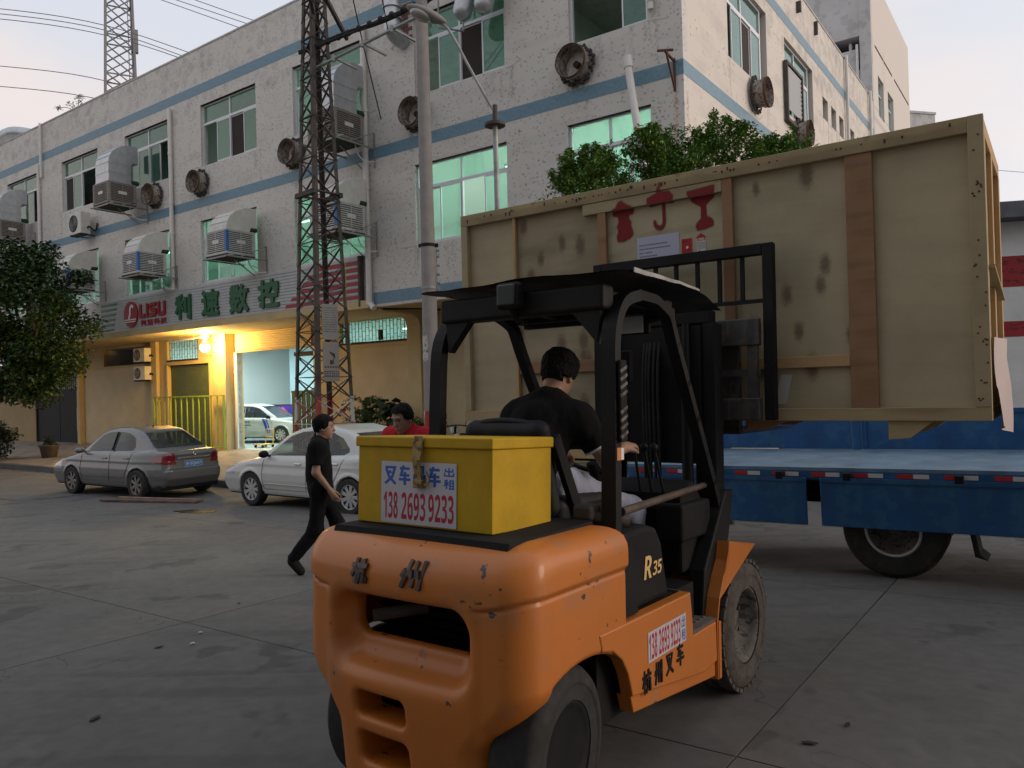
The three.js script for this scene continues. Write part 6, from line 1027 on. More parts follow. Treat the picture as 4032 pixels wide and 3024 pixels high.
  const shirt = (x, y, z) => {
    let d = sm(trunk, x, y, z, 0.07) - 0.016;
    for (const s of [0, 1]) d = smin(d, Math.max(armU[s](x, y, z) - 0.020 - 0.012 * sl, cA[s](x, y, z)), 0.05);
    d -= nz(x, y * 0.5, z, 14, 0.020);
    const [a, q, c] = hl(x, y, z);
    return Math.max(d, hem(x, y, z), 0.002 - neck(x, y, z) + 0.004);
  };
  const sm_ = part('shirt', geoFrom(sdfMesh(shirt, ...bounds([J.sL, J.sR, J.eL, J.eR, J.pelvis, J.chest, J.hL, J.hR], 0.2), 0.0095)), o.shirt, b);
  if (o.trim) for (const s of [0, 1]) { const a = s ? J.sR : J.sL, e = s ? J.eR : J.eL, f = (x, y, z) => { const d = armU[s](x, y, z) - 0.020 - 0.012 * sl - nz(x, y * 0.5, z, 14, 0.020) - 0.002; return Math.max(d, Math.abs(cA[s](x, y, z) + 0.004) - 0.006, 0.004 - armU[s](x, y, z)); }; part('sleeve_trim', geoFrom(sdfMesh(f, ...bounds([L3(a, e, sl)], 0.1), 0.0045)), o.trim, b); }
  // trousers
  const wst = (() => { const up = V(J.waist[0] - J.pelvis[0], J.waist[1] - J.pelvis[1], J.waist[2] - J.pelvis[2]).normalize(), q = V(...J.pelvis).addScaledVector(up, 0.06); return (x, y, z) => (x - q.x) * up.x + (y - q.y) * up.y + (z - q.z) * up.z; })();
  const ank = [J.aL, J.aR].map((a, i) => { const k = i ? J.kR : J.kL, dn = V(a[0] - k[0], a[1] - k[1], a[2] - k[2]).normalize(); return (x, y, z) => (x - a[0]) * dn.x + (y - a[1]) * dn.y + (z - a[2]) * dn.z - 0.01; });
  const tr = (x, y, z) => {
    let d = Math.min(sm(trunk.slice(2, 4), x, y, z, 0.06)) - 0.012;
    for (const s of [0, 1]) d = smin(d, smin(legU[s](x, y, z) - 0.014, Math.max(legF[s](x, y, z) - 0.024, ank[s](x, y, z)), 0.05), 0.05);
    return Math.max(d - nz(x, y * 0.6, z, 16, 0.022), wst(x, y, z));
  };
  part('trousers', geoFrom(sdfMesh(tr, ...bounds([J.pelvis, J.hL, J.hR, J.kL, J.kR, J.aL, J.aR], 0.17), 0.0105)), o.trousers, b);
  for (const s of [0, 1]) { const a = s ? J.aR : J.aL, q = s ? J.tR : J.tL, f = cone(a, q, 0.050, 0.038), k = s ? J.kR : J.kL, sole = cone([a[0], a[1] - 0.03, a[2]], q, 0.045, 0.042); part('shoe', geoFrom(sdfMesh((x, y, z) => smin(f(x, y, z), sole(x, y, z), 0.03), ...bounds([a, q], 0.09), 0.009)), o.shoes ?? M.blackMatt, b); }
  return t;
}
{
  const blackShirt = clothM([0.008, 0.008, 0.0085], 3), darkTr = clothM([0.008, 0.008, 0.009], 4), redShirt = clothM([0.42, 0.02, 0.03], 6), jeans = clothM([0.30, 0.32, 0.40], 7), whiteTrim = clothM([0.7, 0.7, 0.7], 8);
  // driver, in the forklift's own axes (he faces -z)
  const d = person('seated forklift driver in black t-shirt with white sleeve edges and pale jeans', null, {
    pelvis: [0, 1.30, 1.20], hL: [-0.09, 1.29, 1.16], hR: [0.09, 1.29, 1.16], waist: [0, 1.42, 1.20], chest: [-0.005, 1.565, 1.15], neck: [-0.015, 1.68, 1.05], sL: [-0.185, 1.60, 1.08], sR: [0.180, 1.585, 1.07],
    eL: [-0.27, 1.40, 0.95], wL: [-0.17, 1.395, 0.74], eR: [0.285, 1.385, 0.985], wR: [0.270, 1.440, 0.79], kL: [-0.19, 1.10, 0.56], kR: [0.19, 1.085, 0.56], aL: [-0.18, 0.80, 0.52], aR: [0.19, 0.80, 0.50], tL: [-0.18, 0.765, 0.37], tR: [0.19, 0.765, 0.35],
    head: [-0.02, 1.812, 0.945], face: [-0.10, -0.42, -0.90], up: [0.05, 0.95, -0.4] },
    { hands: [[[0.270, 1.440, 0.79], [-0.06, 0.16, -1], [-0.3, -1, -0.2], -1, 0.55], [[-0.17, 1.395, 0.74], [0.2, -0.1, -1], [0.2, -1, 0], 1, 0.9]], shirt: blackShirt, trousers: jeans, trim: whiteTrim, hairVolume: 0.018, hem: 0.02, sleeve: 0.66 });
  fkPlace(d);
  // man walking past behind the toolbox
  const w = person('man in black t-shirt and trousers walking right, in front of the white car', null, {
    pelvis: [0, 0.93, 0], hL: [0.085, 0.90, 0.0], hR: [-0.085, 0.90, 0.0], waist: [0, 1.06, -0.01], chest: [0, 1.25, -0.01], neck: [0, 1.405, 0.005], sL: [0.175, 1.355, -0.02], sR: [-0.175, 1.355, 0.0],
    eL: [0.235, 1.10, -0.10], wL: [0.22, 0.88, -0.06], eR: [-0.235, 1.10, -0.01], wR: [-0.20, 0.90, 0.13], kL: [0.085, 0.50, 0.16], kR: [-0.085, 0.47, -0.05], aL: [0.085, 0.10, 0.22], aR: [-0.09, 0.17, -0.30], tL: [0.09, 0.045, 0.36], tR: [-0.10, 0.045, -0.215],
    head: [0, 1.555, 0.055], face: [0.1, -0.06, 1] },
    { hands: [[[-0.20, 0.90, 0.13], [0.05, -0.85, 0.45], [1, 0, 0.2], 1, 0.5], [[0.22, 0.88, -0.06], [0, -1, 0.1], [-1, 0, 0.2], -1, 0.5]], shirt: blackShirt, trousers: darkTr, hairVolume: 0.014, hem: 0.12, sleeve: 0.72 });
  w.position.set(-2.07, gy(-8.2), -8.2); w.scale.setScalar(0.985); w.rotation.y = 1.68;
  // man in red behind the toolbox
  const r = person('man in a red t-shirt looking down, standing behind the yellow toolbox', null, {
    pelvis: [0, 0.97, -0.02], hL: [0.09, 0.94, 0.0], hR: [-0.09, 0.94, 0.0], waist: [0, 1.12, -0.01], chest: [0, 1.34, 0.0], neck: [0, 1.50, 0.05], sL: [0.205, 1.445, 0.02], sR: [-0.205, 1.455, 0.02],
    eL: [0.26, 1.13, 0.0], wL: [0.23, 0.92, 0.12], eR: [-0.26, 1.13, 0.02], wR: [-0.22, 0.93, 0.14], kL: [0.10, 0.52, 0.03], kR: [-0.10, 0.52, 0.02], aL: [0.10, 0.09, 0.0], aR: [-0.11, 0.09, 0.0], tL: [0.12, 0.04, 0.15], tR: [-0.13, 0.04, 0.15],
    head: [0.01, 1.615, 0.125], face: [-0.08, -0.30, 0.95] },
    { hands: [[[-0.22, 0.93, 0.14], [0.05, -0.9, 0.3], [1, 0, 0.2], 1, 0.5], [[0.23, 0.92, 0.12], [0, -1, 0.2], [-1, 0, 0.2], -1, 0.5]], shirt: redShirt, trousers: darkTr, hairVolume: 0.004, hem: 0.1, sleeve: 0.75 });
  r.position.set(-0.915, gy(-6.85) + 0.0, -6.85); r.rotation.y = -0.52;
}
// ---------------------------------------------------------------- parked cars: one field for the shell, glass and lamps cut from its surface
function makeCar(name, label, paint, S, pos, turn, group) {
  const t = thing(name, label, 'car', pos, turn, group), lowP = polyD(S.low), topP = polyD(S.top), c = 0.024;
  const hw = (y) => S.hw - 0.10 * Math.max(0, y - 0.62) - 0.16 * Math.max(0, 0.5 - y), plan = (z) => { const a = z < 0 ? z / S.f : z / S.r; return 1 - 0.30 * Math.max(0, a - 0.52) ** 1.4 * 2.1; };
  const field = (x, y, z) => {
    const m = Math.abs(x), p = plan(z), rail = m - hw(y) * p;
    let d = smax(lowP(z, y), rail, 0.11);
    const crease = 0.008 * Math.exp(-(((y - 0.80) / 0.03) ** 2)); d -= crease * 0.6;
    const tum = m - (S.hw - 0.075 - 0.40 * Math.max(0, y - 0.93)) * (1 - 0.10 * Math.max(0, Math.abs(z - 0.1) - 0.7));
    d = smin(d, smax(topP(z, y), tum, 0.09), 0.035);
    for (const wz of S.wheels) { const flare = Math.max(Math.abs(Math.hypot(y - 0.31, z - wz) - 0.37) - 0.025, m - hw(y) * p - 0.012, 0.3 - y); if (flare < d + 0.03) d = smin(d, flare, 0.03); d = Math.max(d, -Math.max(Math.hypot(y - 0.31, z - wz) - 0.345, 0.52 - m)); }
    return d;
  };
  const sidePolys = S.glass.map((g) => [g, polyD(g)]), rearP = polyD(S.rear), frontP = polyD(S.front), lampP = polyD(S.lamp), lampR = S.lampR && polyD(S.lampR);
  const gradSnap = (P, v, i, j, f) => { const a = P[v + i], b = P[v + j], d = f(a, b); if (Math.abs(d) > c * 0.8) return; const e = 0.004, ga = (f(a + e, b) - f(a - e, b)) / (2 * e), gb = (f(a, b + e) - f(a, b - e)) / (2 * e); P[v + i] -= ga * d; P[v + j] -= gb * d; };
  const snap = (P, v) => { const x = P[v], y = P[v + 1], z = P[v + 2]; if (y > 0.93 && Math.abs(x) > 0.45) for (const [, f] of sidePolys) gradSnap(P, v, 2, 1, f); if (y > 0.97 && z > 0.8) gradSnap(P, v, 0, 1, rearP); if (y > 0.9 && z < 0.2) gradSnap(P, v, 0, 1, frontP); if (z > S.lampZ && y > 0.6 && y < 1.0 && Math.abs(x) > 0.4) gradSnap(P, v, 2, 1, lampP); };
  const mesh = sdfMesh(field, [-0.95, 0.1, -S.f - 0.12], [0.95, 1.62, S.r + 0.12], c, snap);
  const kind = (x, y, z, nx, ny, nz) => {
    if (y > 0.9 && Math.abs(nx) > 0.55 * Math.hypot(nx, ny, nz) * 1 && sidePolys.some(([, f]) => f(z, y) < 0)) return 1;
    if (y > 0.95 && z > 0.8 && nz > 0.3 && Math.abs(nx) < nz * 2.5 && rearP(x, y) < 0) return 1;
    if (y > 0.9 && z < 0.2 && nz < -0.3 && frontP(x, y) < 0) return 1;
    if (z > S.lampZ && lampP(z, y) < 0 && Math.abs(x) > 0.40 + (y - 0.68) * 0.2) return 2;
    if (z < -S.f + 0.42 && y > 0.58 && y < 0.74 && Math.abs(x) > 0.42 && nz < 0.2 && ny < 0.9) return 3;
    if (y < 0.24) return 4;
    return 0;
  };
  const memo = (k) => (x, y, z, nx, ny, nz) => kind(x, y, z, nx, ny, nz) === k;
  const b = part('body', geoFrom(mesh, memo(0)), paint, t);
  part('window_glass', geoFrom(mesh, memo(1)), M.carGlass, b); part('tail_lamp', geoFrom(mesh, memo(2)), M.tail, b); part('headlamp', geoFrom(mesh, memo(3)), M.headlamp, b); part('sill', geoFrom(mesh, memo(4)), M.blackMatt, b);
  const surf = (y, z, s) => { let x = 1.0; for (let i = 0; i < 40; i++) { const d = field(s * x, y, z); if (d < 0.0005) break; x -= Math.max(0.001, d * 0.7); } return s * x; };
  const ribbon = (nm, pts, w, m, lift = 0.003) => { for (const s of [-1, 1]) { const q = []; for (let i = 0; i + 1 < pts.length; i++) for (let k = 0; k < 6; k++) { const z = mix(pts[i][0], pts[i + 1][0], k / 6), y = mix(pts[i][1], pts[i + 1][1], k / 6); q.push(V(surf(y, z, s) + s * lift * 0.2, y, z)); } const l = pts.at(-1); q.push(V(surf(l[1], l[0], s) + s * lift * 0.2, l[1], l[0])); const g = []; for (let i = 0; i + 1 < q.length; i++) g.push(beam(q[i], q[i + 1].clone().lerp(q[i], -0.05), lift, w, V(s, 0, 0))); part(nm, g, m, b); } };
  for (const sm of S.seams) ribbon('door_seam', sm, 0.011, M.dark);
  for (const p of S.pillars) ribbon('window_pillar', p, 0.07, M.blackMatt, 0.006);
  for (const [z, y] of S.handles) for (const s of [-1, 1]) { const x = surf(y, z, s); part('door_handle', rb(0.03, 0.03, 0.17, x + s * 0.012, y, z, 0.012, 2), S.handleM, b); }
  ribbon('trim_strip', S.strip, 0.03, S.stripM, 0.006);
  for (const s of [-1, 1]) { const z = S.mirror[0], y = S.mirror[1], x = surf(y - 0.06, z, s); const mr = part('mirror', [(() => { const g = new THREE.SphereGeometry(1, 18, 12); g.scale(0.10, 0.068, 0.075); return g.translate(x + s * 0.12, y, z); })(), beam(V(x - s * 0.02, y - 0.04, z), V(x + s * 0.08, y - 0.02, z), 0.05, 0.04)], S.mirrorM, b); }
  for (const wz of S.wheels) for (const s of [-1, 1]) {
    const ori = (g) => g.rotateZ(-s * PI / 2).translate(s * 0.755, 0.315, wz), wh = part('wheel', ori(lathe([[0.0, 0.02], [0.05, 0.03], [0.19, 0.015], [0.205, 0.08], [0.215, 0.085], [0.22, -0.08]], 32)), M.dark, t);
    part('tyre', ori(lathe([[0.212, -0.09], [0.27, -0.10], [0.305, -0.092], [0.315, -0.07], [0.315, 0.07], [0.305, 0.092], [0.27, 0.10], [0.212, 0.09]], 40)), M.rubber, wh);
    const sp = []; for (let i = 0; i < S.spokes; i++) { const a = i / S.spokes * 2 * PI; sp.push(ori(extr([[-0.022, 0.03], [-0.036, 0.20], [0.036, 0.20], [0.022, 0.03]], 0.02, 0.004).rotateX(PI / 2).translate(0, 0.075, 0).rotateY(a))); }
    part('wheel_rim', [...sp, ori(lathe([[0.198, 0.04], [0.20, 0.09], [0.214, 0.09], [0.214, 0.04]], 36)), ori(new THREE.CylinderGeometry(0.042, 0.045, 0.03, 16).translate(0, 0.07, 0))], S.rimM, wh);
  }
  part('seats', [rb(0.5, 0.18, 0.5, -0.37, 0.62, 0.05, 0.06), rb(0.5, 0.18, 0.5, 0.37, 0.62, 0.05, 0.06), rb(0.48, 0.55, 0.14, -0.37, 0.93, 0.33, 0.06), rb(0.48, 0.55, 0.14, 0.37, 0.93, 0.33, 0.06), rb(1.25, 0.2, 0.5, 0, 0.62, 0.85, 0.06), rb(1.25, 0.45, 0.14, 0, 0.88, 1.12, 0.06), rb(0.2, 0.16, 0.08, -0.37, 1.26, 0.36, 0.04), rb(0.2, 0.16, 0.08, 0.37, 1.26, 0.36, 0.04)], M.seatCloth, t); part('cabin_floor', [bb(-0.7, 0.7, 0.42, 0.5, -1.0, 1.6), rb(1.3, 0.28, 0.4, 0, 0.82, -0.75, 0.08), bb(-0.6, 0.6, 0.90, 0.93, 1.15, 1.75)], M.blackMatt, t);
  part('underbody', bb(-0.7, 0.7, 0.2, 0.3, -S.f + 0.3, S.r - 0.25), M.dark, t);
  return { t, b, surf, field };
}
M.carGlass = phy({ color: lin(0.42, 0.47, 0.44), roughness: 0.03, transmission: 0.92, thickness: 0, specularIntensity: 0.8 });
M.seatCloth = std({ color: lin(0.10, 0.09, 0.08), roughness: 0.95 });
M.tail = phy({ color: lin(0.20, 0.008, 0.012), roughness: 0.12, clearcoat: 1 });
M.headlamp = phy({ color: lin(0.45, 0.46, 0.47), roughness: 0.12, clearcoat: 1 });
{
  const dirtyPaint = (c, s, metal) => { const m = mottled('car paint', c, { amp: 0.06, size: 1.5, s, px: 256, rough: 0.42, metal, cells: 8, coat: 0.8 }); m.clearcoatRoughness = 0.08; return m; };
  const silver = dirtyPaint([0.155, 0.155, 0.148], 5, 0.3), white = dirtyPaint([0.56, 0.55, 0.51], 6, 0);
  const S1 = { f: 2.15, r: 2.2, hw: 0.835, wheels: [-1.28, 1.32], lampZ: 1.7, spokes: 7, rimM: mottled('dusty alloy', [0.22, 0.20, 0.18], { amp: 0.3, size: 0.3, px: 128, rough: 0.5, metal: 0.4 }),
    low: [[-2.05, 0.20], [-2.14, 0.36], [-2.16, 0.55], [-2.06, 0.70], [-1.72, 0.83], [-1.15, 0.95], [-0.9, 0.985], [1.2, 1.01], [1.66, 1.035], [2.05, 1.02], [2.17, 0.95], [2.12, 0.82], [2.13, 0.66], [2.21, 0.62], [2.21, 0.42], [2.10, 0.26], [1.9, 0.20]],
    top: [[-1.20, 0.90], [-0.42, 1.395], [-0.22, 1.475], [0.15, 1.525], [0.60, 1.525], [0.98, 1.46], [1.12, 1.40], [1.76, 1.04], [1.7, 0.9]],
    glass: [[[-0.78, 0.99], [-0.28, 1.36], [-0.05, 1.42], [0.24, 1.43], [0.24, 1.005]], [[0.32, 1.005], [0.32, 1.43], [0.72, 1.40], [0.98, 1.30], [1.08, 1.10], [1.04, 1.03]]],
    rear: [[-0.60, 1.08], [-0.46, 1.40], [0.46, 1.40], [0.60, 1.08]], front: [[-0.66, 0.98], [-0.50, 1.42], [0.50, 1.42], [0.66, 0.98]], lamp: [[1.62, 0.84], [2.3, 0.70], [2.3, 0.99], [1.95, 0.97]],
    seams: [[[0.28, 0.98], [0.28, 0.6], [0.24, 0.36]], [[-0.86, 0.95], [-0.92, 0.6], [-0.86, 0.36]], [[1.14, 1.0], [1.0, 0.72], [0.88, 0.5]], [[-0.86, 0.345], [0.9, 0.345]]], pillars: [[[0.28, 1.42], [0.28, 1.02]]],
    handles: [[0.08, 0.86], [0.93, 0.87]], handleM: silver, strip: [[-0.82, 0.47], [0.86, 0.47]], stripM: silver, mirror: [-0.80, 1.02], mirrorM: silver };
  const slope = Math.atan(0.0275 * 0.5);
  const c1 = makeCar('parked_car', 'dusty silver sedan with red tail lamps parked at the left, seen from behind', silver, S1, V(-8.74, gy(-17.9), -17.85), 0.995, 'cars parked along the kerb');
  c1.t.position.y = gy(-17.5) + 0.0; 
  const rearZ = (y, x = 0) => { let z = 2.35; for (let i = 0; i < 50; i++) { const d = c1.field(x, y, z); if (d < 0.0008) break; z -= Math.max(0.001, d * 0.7); } return z; };
  const pz = rearZ(0.72) + 0.008;
  const plate = canvasTex(256, 84, (c, w, h) => { c.fillStyle = '#2f6fa8'; c.fillRect(0, 0, w, h); c.strokeStyle = c.fillStyle = '#c8d4dc'; c.lineWidth = 4; c.strokeRect(5, 5, w - 10, h - 10); c.font = 'bold 56px sans-serif'; c.fillText('B·5Q6K1', 22, 62); });
  part('plate_recess', bb(-0.30, 0.30, 0.655, 0.83, pz - 0.02, pz - 0.004, 0.01), silver, c1.b);
  part('number_plate', Object.assign(new THREE.PlaneGeometry(0.44, 0.14).translate(0, 0.735, pz + 0.004), { userData: { ownUv: true } }), std({ map: plate, roughness: 0.4 }), c1.b);
  part('chrome_bar', rb(0.78, 0.045, 0.03, 0, 0.865, rearZ(0.865) + 0.006, 0.015, 3), M.chrome, c1.b);
  part('badge', new THREE.TorusGeometry(0.032, 0.008, 8, 20).translate(0, 0.945, rearZ(0.945) + 0.006), M.chrome, c1.b);
  for (const y of [0.635, 0.43]) { const g = []; for (let i = 0; i < 24; i++) { const x = mix(-0.72, 0.72, i / 24), x2 = mix(-0.72, 0.72, (i + 1) / 24); g.push(beam(V(x, y, rearZ(y, x) + 0.001), V(x2, y, rearZ(y, x2) + 0.001), 0.012, 0.004, AX.y)); } part('bumper_seam', g, M.dark, c1.b); }
  part('aerial', [cyl(V(0.0, 1.52, 0.66), V(0.0, 1.545, 0.68), 0.02, 0.014, 10), cyl(V(0.0, 1.54, 0.68), V(0.0, 1.70, 0.80), 0.004, 0.003, 6)], M.blackMatt, c1.b);
  part('bumper_valance', bb(-0.62, 0.62, 0.2, 0.32, 2.0, 2.12, 0.03), M.blackMatt, c1.b);
  const S2 = { ...S1, f: 2.25, r: 2.35, hw: 0.85, wheels: [-1.36, 1.34], lampZ: 1.9, spokes: 9, rimM: std({ color: lin(0.55, 0.55, 0.54), metalness: 0.7, roughness: 0.3 }), lamp: [[1.85, 0.80], [2.4, 0.78], [2.4, 0.98], [2.05, 0.96]],
    low: [[-2.12, 0.20], [-2.24, 0.36], [-2.26, 0.52], [-2.16, 0.68], [-1.85, 0.80], [-1.30, 0.90], [-1.0, 0.935], [1.3, 0.99], [1.75, 1.015], [2.2, 1.0], [2.33, 0.93], [2.30, 0.7], [2.36, 0.6], [2.34, 0.42], [2.2, 0.26], [2.0, 0.20]],
    top: [[-1.32, 0.86], [-0.52, 1.34], [-0.28, 1.435], [0.10, 1.50], [0.60, 1.505], [1.02, 1.43], [1.18, 1.37], [1.95, 1.0], [1.8, 0.88]],
    glass: [[[-0.92, 0.955], [-0.40, 1.31], [-0.10, 1.395], [0.22, 1.415], [0.20, 0.98]], [[0.28, 0.98], [0.30, 1.415], [0.72, 1.39], [1.0, 1.29], [1.20, 1.12], [1.22, 1.06], [1.12, 1.01]]],
    rear: [[-0.62, 1.05], [-0.46, 1.38], [0.46, 1.38], [0.62, 1.05]], front: [[-0.68, 0.94], [-0.50, 1.40], [0.50, 1.40], [0.68, 0.94]],
    seams: [[[0.24, 0.95], [0.25, 0.6], [0.22, 0.36]], [[-0.98, 0.90], [-1.02, 0.6], [-0.96, 0.36]], [[1.20, 0.98], [1.06, 0.72], [0.92, 0.5]], [[-0.96, 0.345], [0.92, 0.345]]], pillars: [[[0.25, 1.41], [0.24, 0.99]]],
    handles: [[0.02, 0.83], [0.98, 0.86]], handleM: M.chrome, strip: [[-0.95, 0.44], [0.90, 0.44]], stripM: white, mirror: [-0.88, 0.99], mirrorM: M.blackMatt };
  const c2 = makeCar('parked_car', 'white sedan parked behind the walking man, its front to the left', white, S2, V(-3.40, gy(-14.46), -14.46), 0.949, 'cars parked along the kerb');
  // the car inside the lit hall: same shell, printed with blue advertising
  const c3 = c2.t.clone(); c3.name = numbered('parked_car'); c3.userData = { label: 'white car with blue advertising print inside the lit garage', category: 'car', group: 'cars parked along the kerb' }; delete c3.userData.group; scene.add(c3);
  c3.position.copy(onFacade(19.95, -0.115, -4.8)); c3.rotation.set(0, -1.80, 0);
  const print = canvasTex(512, 160, (c, w, h) => { SEED = 6; c.clearRect(0, 0, w, h); c.fillStyle = '#4a58b0'; for (let x = 20; x < 250; x += 34) for (let q = 0; q < 6; q++) c.fillRect(x + rr(0, 18), 14 + rr(0, 24), rr(6, 16), rr(4, 8)); c.globalAlpha = 0.6; for (let x = 10; x < 260; x += 15) c.fillRect(x, 62, 11, 16); for (let x = 10; x < 220; x += 15) c.fillRect(x, 92, 11, 14); c.globalAlpha = 1; c.beginPath(); c.arc(60, 134, 16, 0, 7); c.fill(); c.fillStyle = '#3a3fb4'; c.beginPath(); c.moveTo(380, 0); c.quadraticCurveTo(430, 80, 430, 160); c.lineTo(462, 160); c.quadraticCurveTo(455, 70, 410, 0); c.fill(); c.beginPath(); c.moveTo(420, 0); c.quadraticCurveTo(470, 80, 468, 160); c.lineTo(480, 160); c.quadraticCurveTo(480, 70, 430, 0); c.fill(); });
  for (const s of [-1]) { const g = new THREE.PlaneGeometry(1.9, 0.52, 24, 8); const p = g.attributes.position; const P = []; for (let i = 0; i < p.count; i++) { const z = -p.getX(i) * 1 + -0.1, y = p.getY(i) + 0.66; p.setXYZ(i, c2.surf(y, z, 1) + 0.006, y, z); } g.computeVertexNormals(); g.userData.ownUv = true; part('advert_print', g, std({ map: print, transparent: true, roughness: 0.4 }), c3); }
}
// ---------------------------------------------------------------- tall block behind the side wall, far block
{
  const t = thing('stair_block', 'tall grey stair block with narrow windows rising behind the side wall', 'building', K, ANG);
  const Q = new THREE.Matrix4().makeRotationY(PI / 2), sp = (name, gs, m, par = t) => part(name, (Array.isArray(gs) ? gs : [gs]).map((g) => flat(g).applyMatrix4(Q)), m, par);
  const s0 = 19.02, s1 = 28.4, top = 18.0;
  const side = sp('side_wall', extr(hole(s0 + 0.25, s1, -0.4, top), 0.25, 0, [hole(20.2, 21.4, 12.4, 14.05), hole(22.35, 23.7, 12.4, 14.05), hole(19.7, 23.6, 15.02, 15.14), hole(24.1, 28.1, 15.02, 15.14)]).translate(0, 0, -0.25), M.sideTile);
  const face = extr(hole(-6, 0, 11.2, top), 0.25, 0, [hole(-1.4, -0.42, 14.0, 15.36)]).translate(0, 0, -s0 - 0.25);
  part('front_wall', face, M.plainTile, t);
  part('wall_pier', bb(-0.42, 0.004, 11.2, top - 0.1, -s0, -s0 + 0.05), M.plainTile, t);
  part('panel', bb(-1.4, -0.5, 12.6, 14.9, -s0 - 0.2, -s0 - 0.12), M.plainTile, t); part('recess', [bb(-1.6, 0, 13.8, 15.6, -s0 - 2.6, -s0 - 2.5), bb(-1.5, -1.4, 13.8, 15.5, -s0 - 2.5, -s0 - 0.25), bb(-0.42, -0.3, 13.8, 15.5, -s0 - 2.5, -s0 - 0.25), bb(-1.5, -0.3, 15.36, 15.5, -s0 - 2.5, -s0 - 0.25), bb(-1.5, -0.3, 13.8, 14.0, -s0 - 2.5, -s0 - 0.25)], M.plainTile, t);
  part('downpipe', cyl(V(-0.52, 12.6, -s0 + 0.06), V(-0.52, 15.0, -s0 + 0.06), 0.05), M.pvc, t);
  part('roof_slab', bb(-6, -0.01, top - 0.2, top, -s1, -s0 - 0.01), M.plainTile, t); part('back_wall', [bb(-6.2, -6, -0.4, top, -s1, -s0), bb(-6, -0.26, -0.4, top, -s1 - 0.2, -s1)], M.plainTile, t);
  for (const [a, b] of [[20.2, 21.4], [22.35, 23.7]]) { const f = sp('window', [bb(a, a + 0.05, 12.4, 14.05, -0.18, -0.1), bb(b - 0.05, b, 12.4, 14.05, -0.18, -0.1), bb(a + 0.05, b - 0.05, 12.4, 12.45, -0.179, -0.101), bb(a + 0.05, b - 0.05, 14.0, 14.05, -0.179, -0.101), bb(a + 0.05, b - 0.05, 13.42, 13.47, -0.178, -0.102), bb((a + b) / 2 - 0.02, (a + b) / 2 + 0.02, 12.45, 13.42, -0.177, -0.103)], M.alu); sp('pane', bb(a + 0.05, b - 0.05, 13.47, 14.0, -0.142, -0.136), M.glass, f); sp('pane', bb((a + b) / 2, b - 0.05, 12.45, 13.42, -0.142, -0.136), M.glass, f); }
  sp('recess_back', bb(19.4, 28.2, 12.2, 15.3, -0.9, -0.8), M.insideDark);
  const fb = thing('far_block', 'small plain grey block on a distant roof, right of the stair block', 'building', V(27.3, 0, -50), 0.25);
  part('wall', bb(-1.2, 0.9, -0.5, 18.9, -3, 0), M.plainTile, fb); part('roof', bb(-1.25, 0.95, 18.9, 19.05, -3.05, 0.05), M.plainTile, fb);
}
// ---------------------------------------------------------------- left end: passage gate, yard wall
{
  const t = thing('passage_gate', 'tall dark sheet metal gate with bars on top at the far left', 'gate', onFacade(0, 0, 0), ANG);
  part('gate_sheet', [bb(-30.2, -28.35, -0.1, 2.15, -1.98, -1.94), bb(-32.4, -30.25, -0.1, 2.15, -1.985, -1.945)], M.black, t);
  part('gate_frame', [bb(-32.4, -28.35, 2.15, 2.21, -2.0, -1.93), bb(-32.4, -28.35, 2.56, 2.60, -1.99, -1.94), bb(-28.35, -28.27, -0.1, 2.75, -2.02, -1.9), bb(-32.5, -32.4, -0.1, 2.75, -2.02, -1.9)], M.black, t);
  for (let i = 0; i < 22; i++) part('gate_bar', cyl(V(-32.3 + i * 0.185, 2.21, -1.965), V(-32.3 + i * 0.185, 2.72, -1.965), 0.012, 0.012, 6), M.black, t);
  part('gate_handle', [bb(-28.6, -28.56, 0.4, 1.4, -1.93, -1.90)], M.galv, t);
  const w = thing('yard_wall', 'shaded ochre wall left of the dark gate, behind the tree', 'wall', onFacade(0, 0, 0), ANG);
  part('wall_face', bb(-46, -32.52, -0.4, 3.3, -2.2, -1.95), mottled('ochre wall', [0.30, 0.20, 0.09], { amp: 0.2, size: 2, s: 121 }), w); part('wall_cap', bb(-46, -32.5, 3.3, 3.4, -2.3, -1.9), M.plainTile, w);
  const pw = thing('added_passage_wall', 'pale wall added behind the dark gate for the brightness seen through its bars', 'wall', onFacade(0, 0, 0), ANG);
  part('wall_face', [bb(-36, -28.3, -0.2, 3.85, -9.2, -9), bb(-28.3, -28.1, -0.2, 3.85, -9, -2.3), bb(-36.1, -36, -0.2, 3.85, -9, -2.3)], std({ color: lin(0.7, 0.72, 0.74), roughness: 0.9 }), pw);  // added pale wall, stands for the bright view beyond the gate bars
  tubeLamp(-30.5, 3.7, -5.5, 1.5, 90, lin(0.85, 0.95, 1.0));  // unseen tube lamp, added to brighten the space behind the gate
}
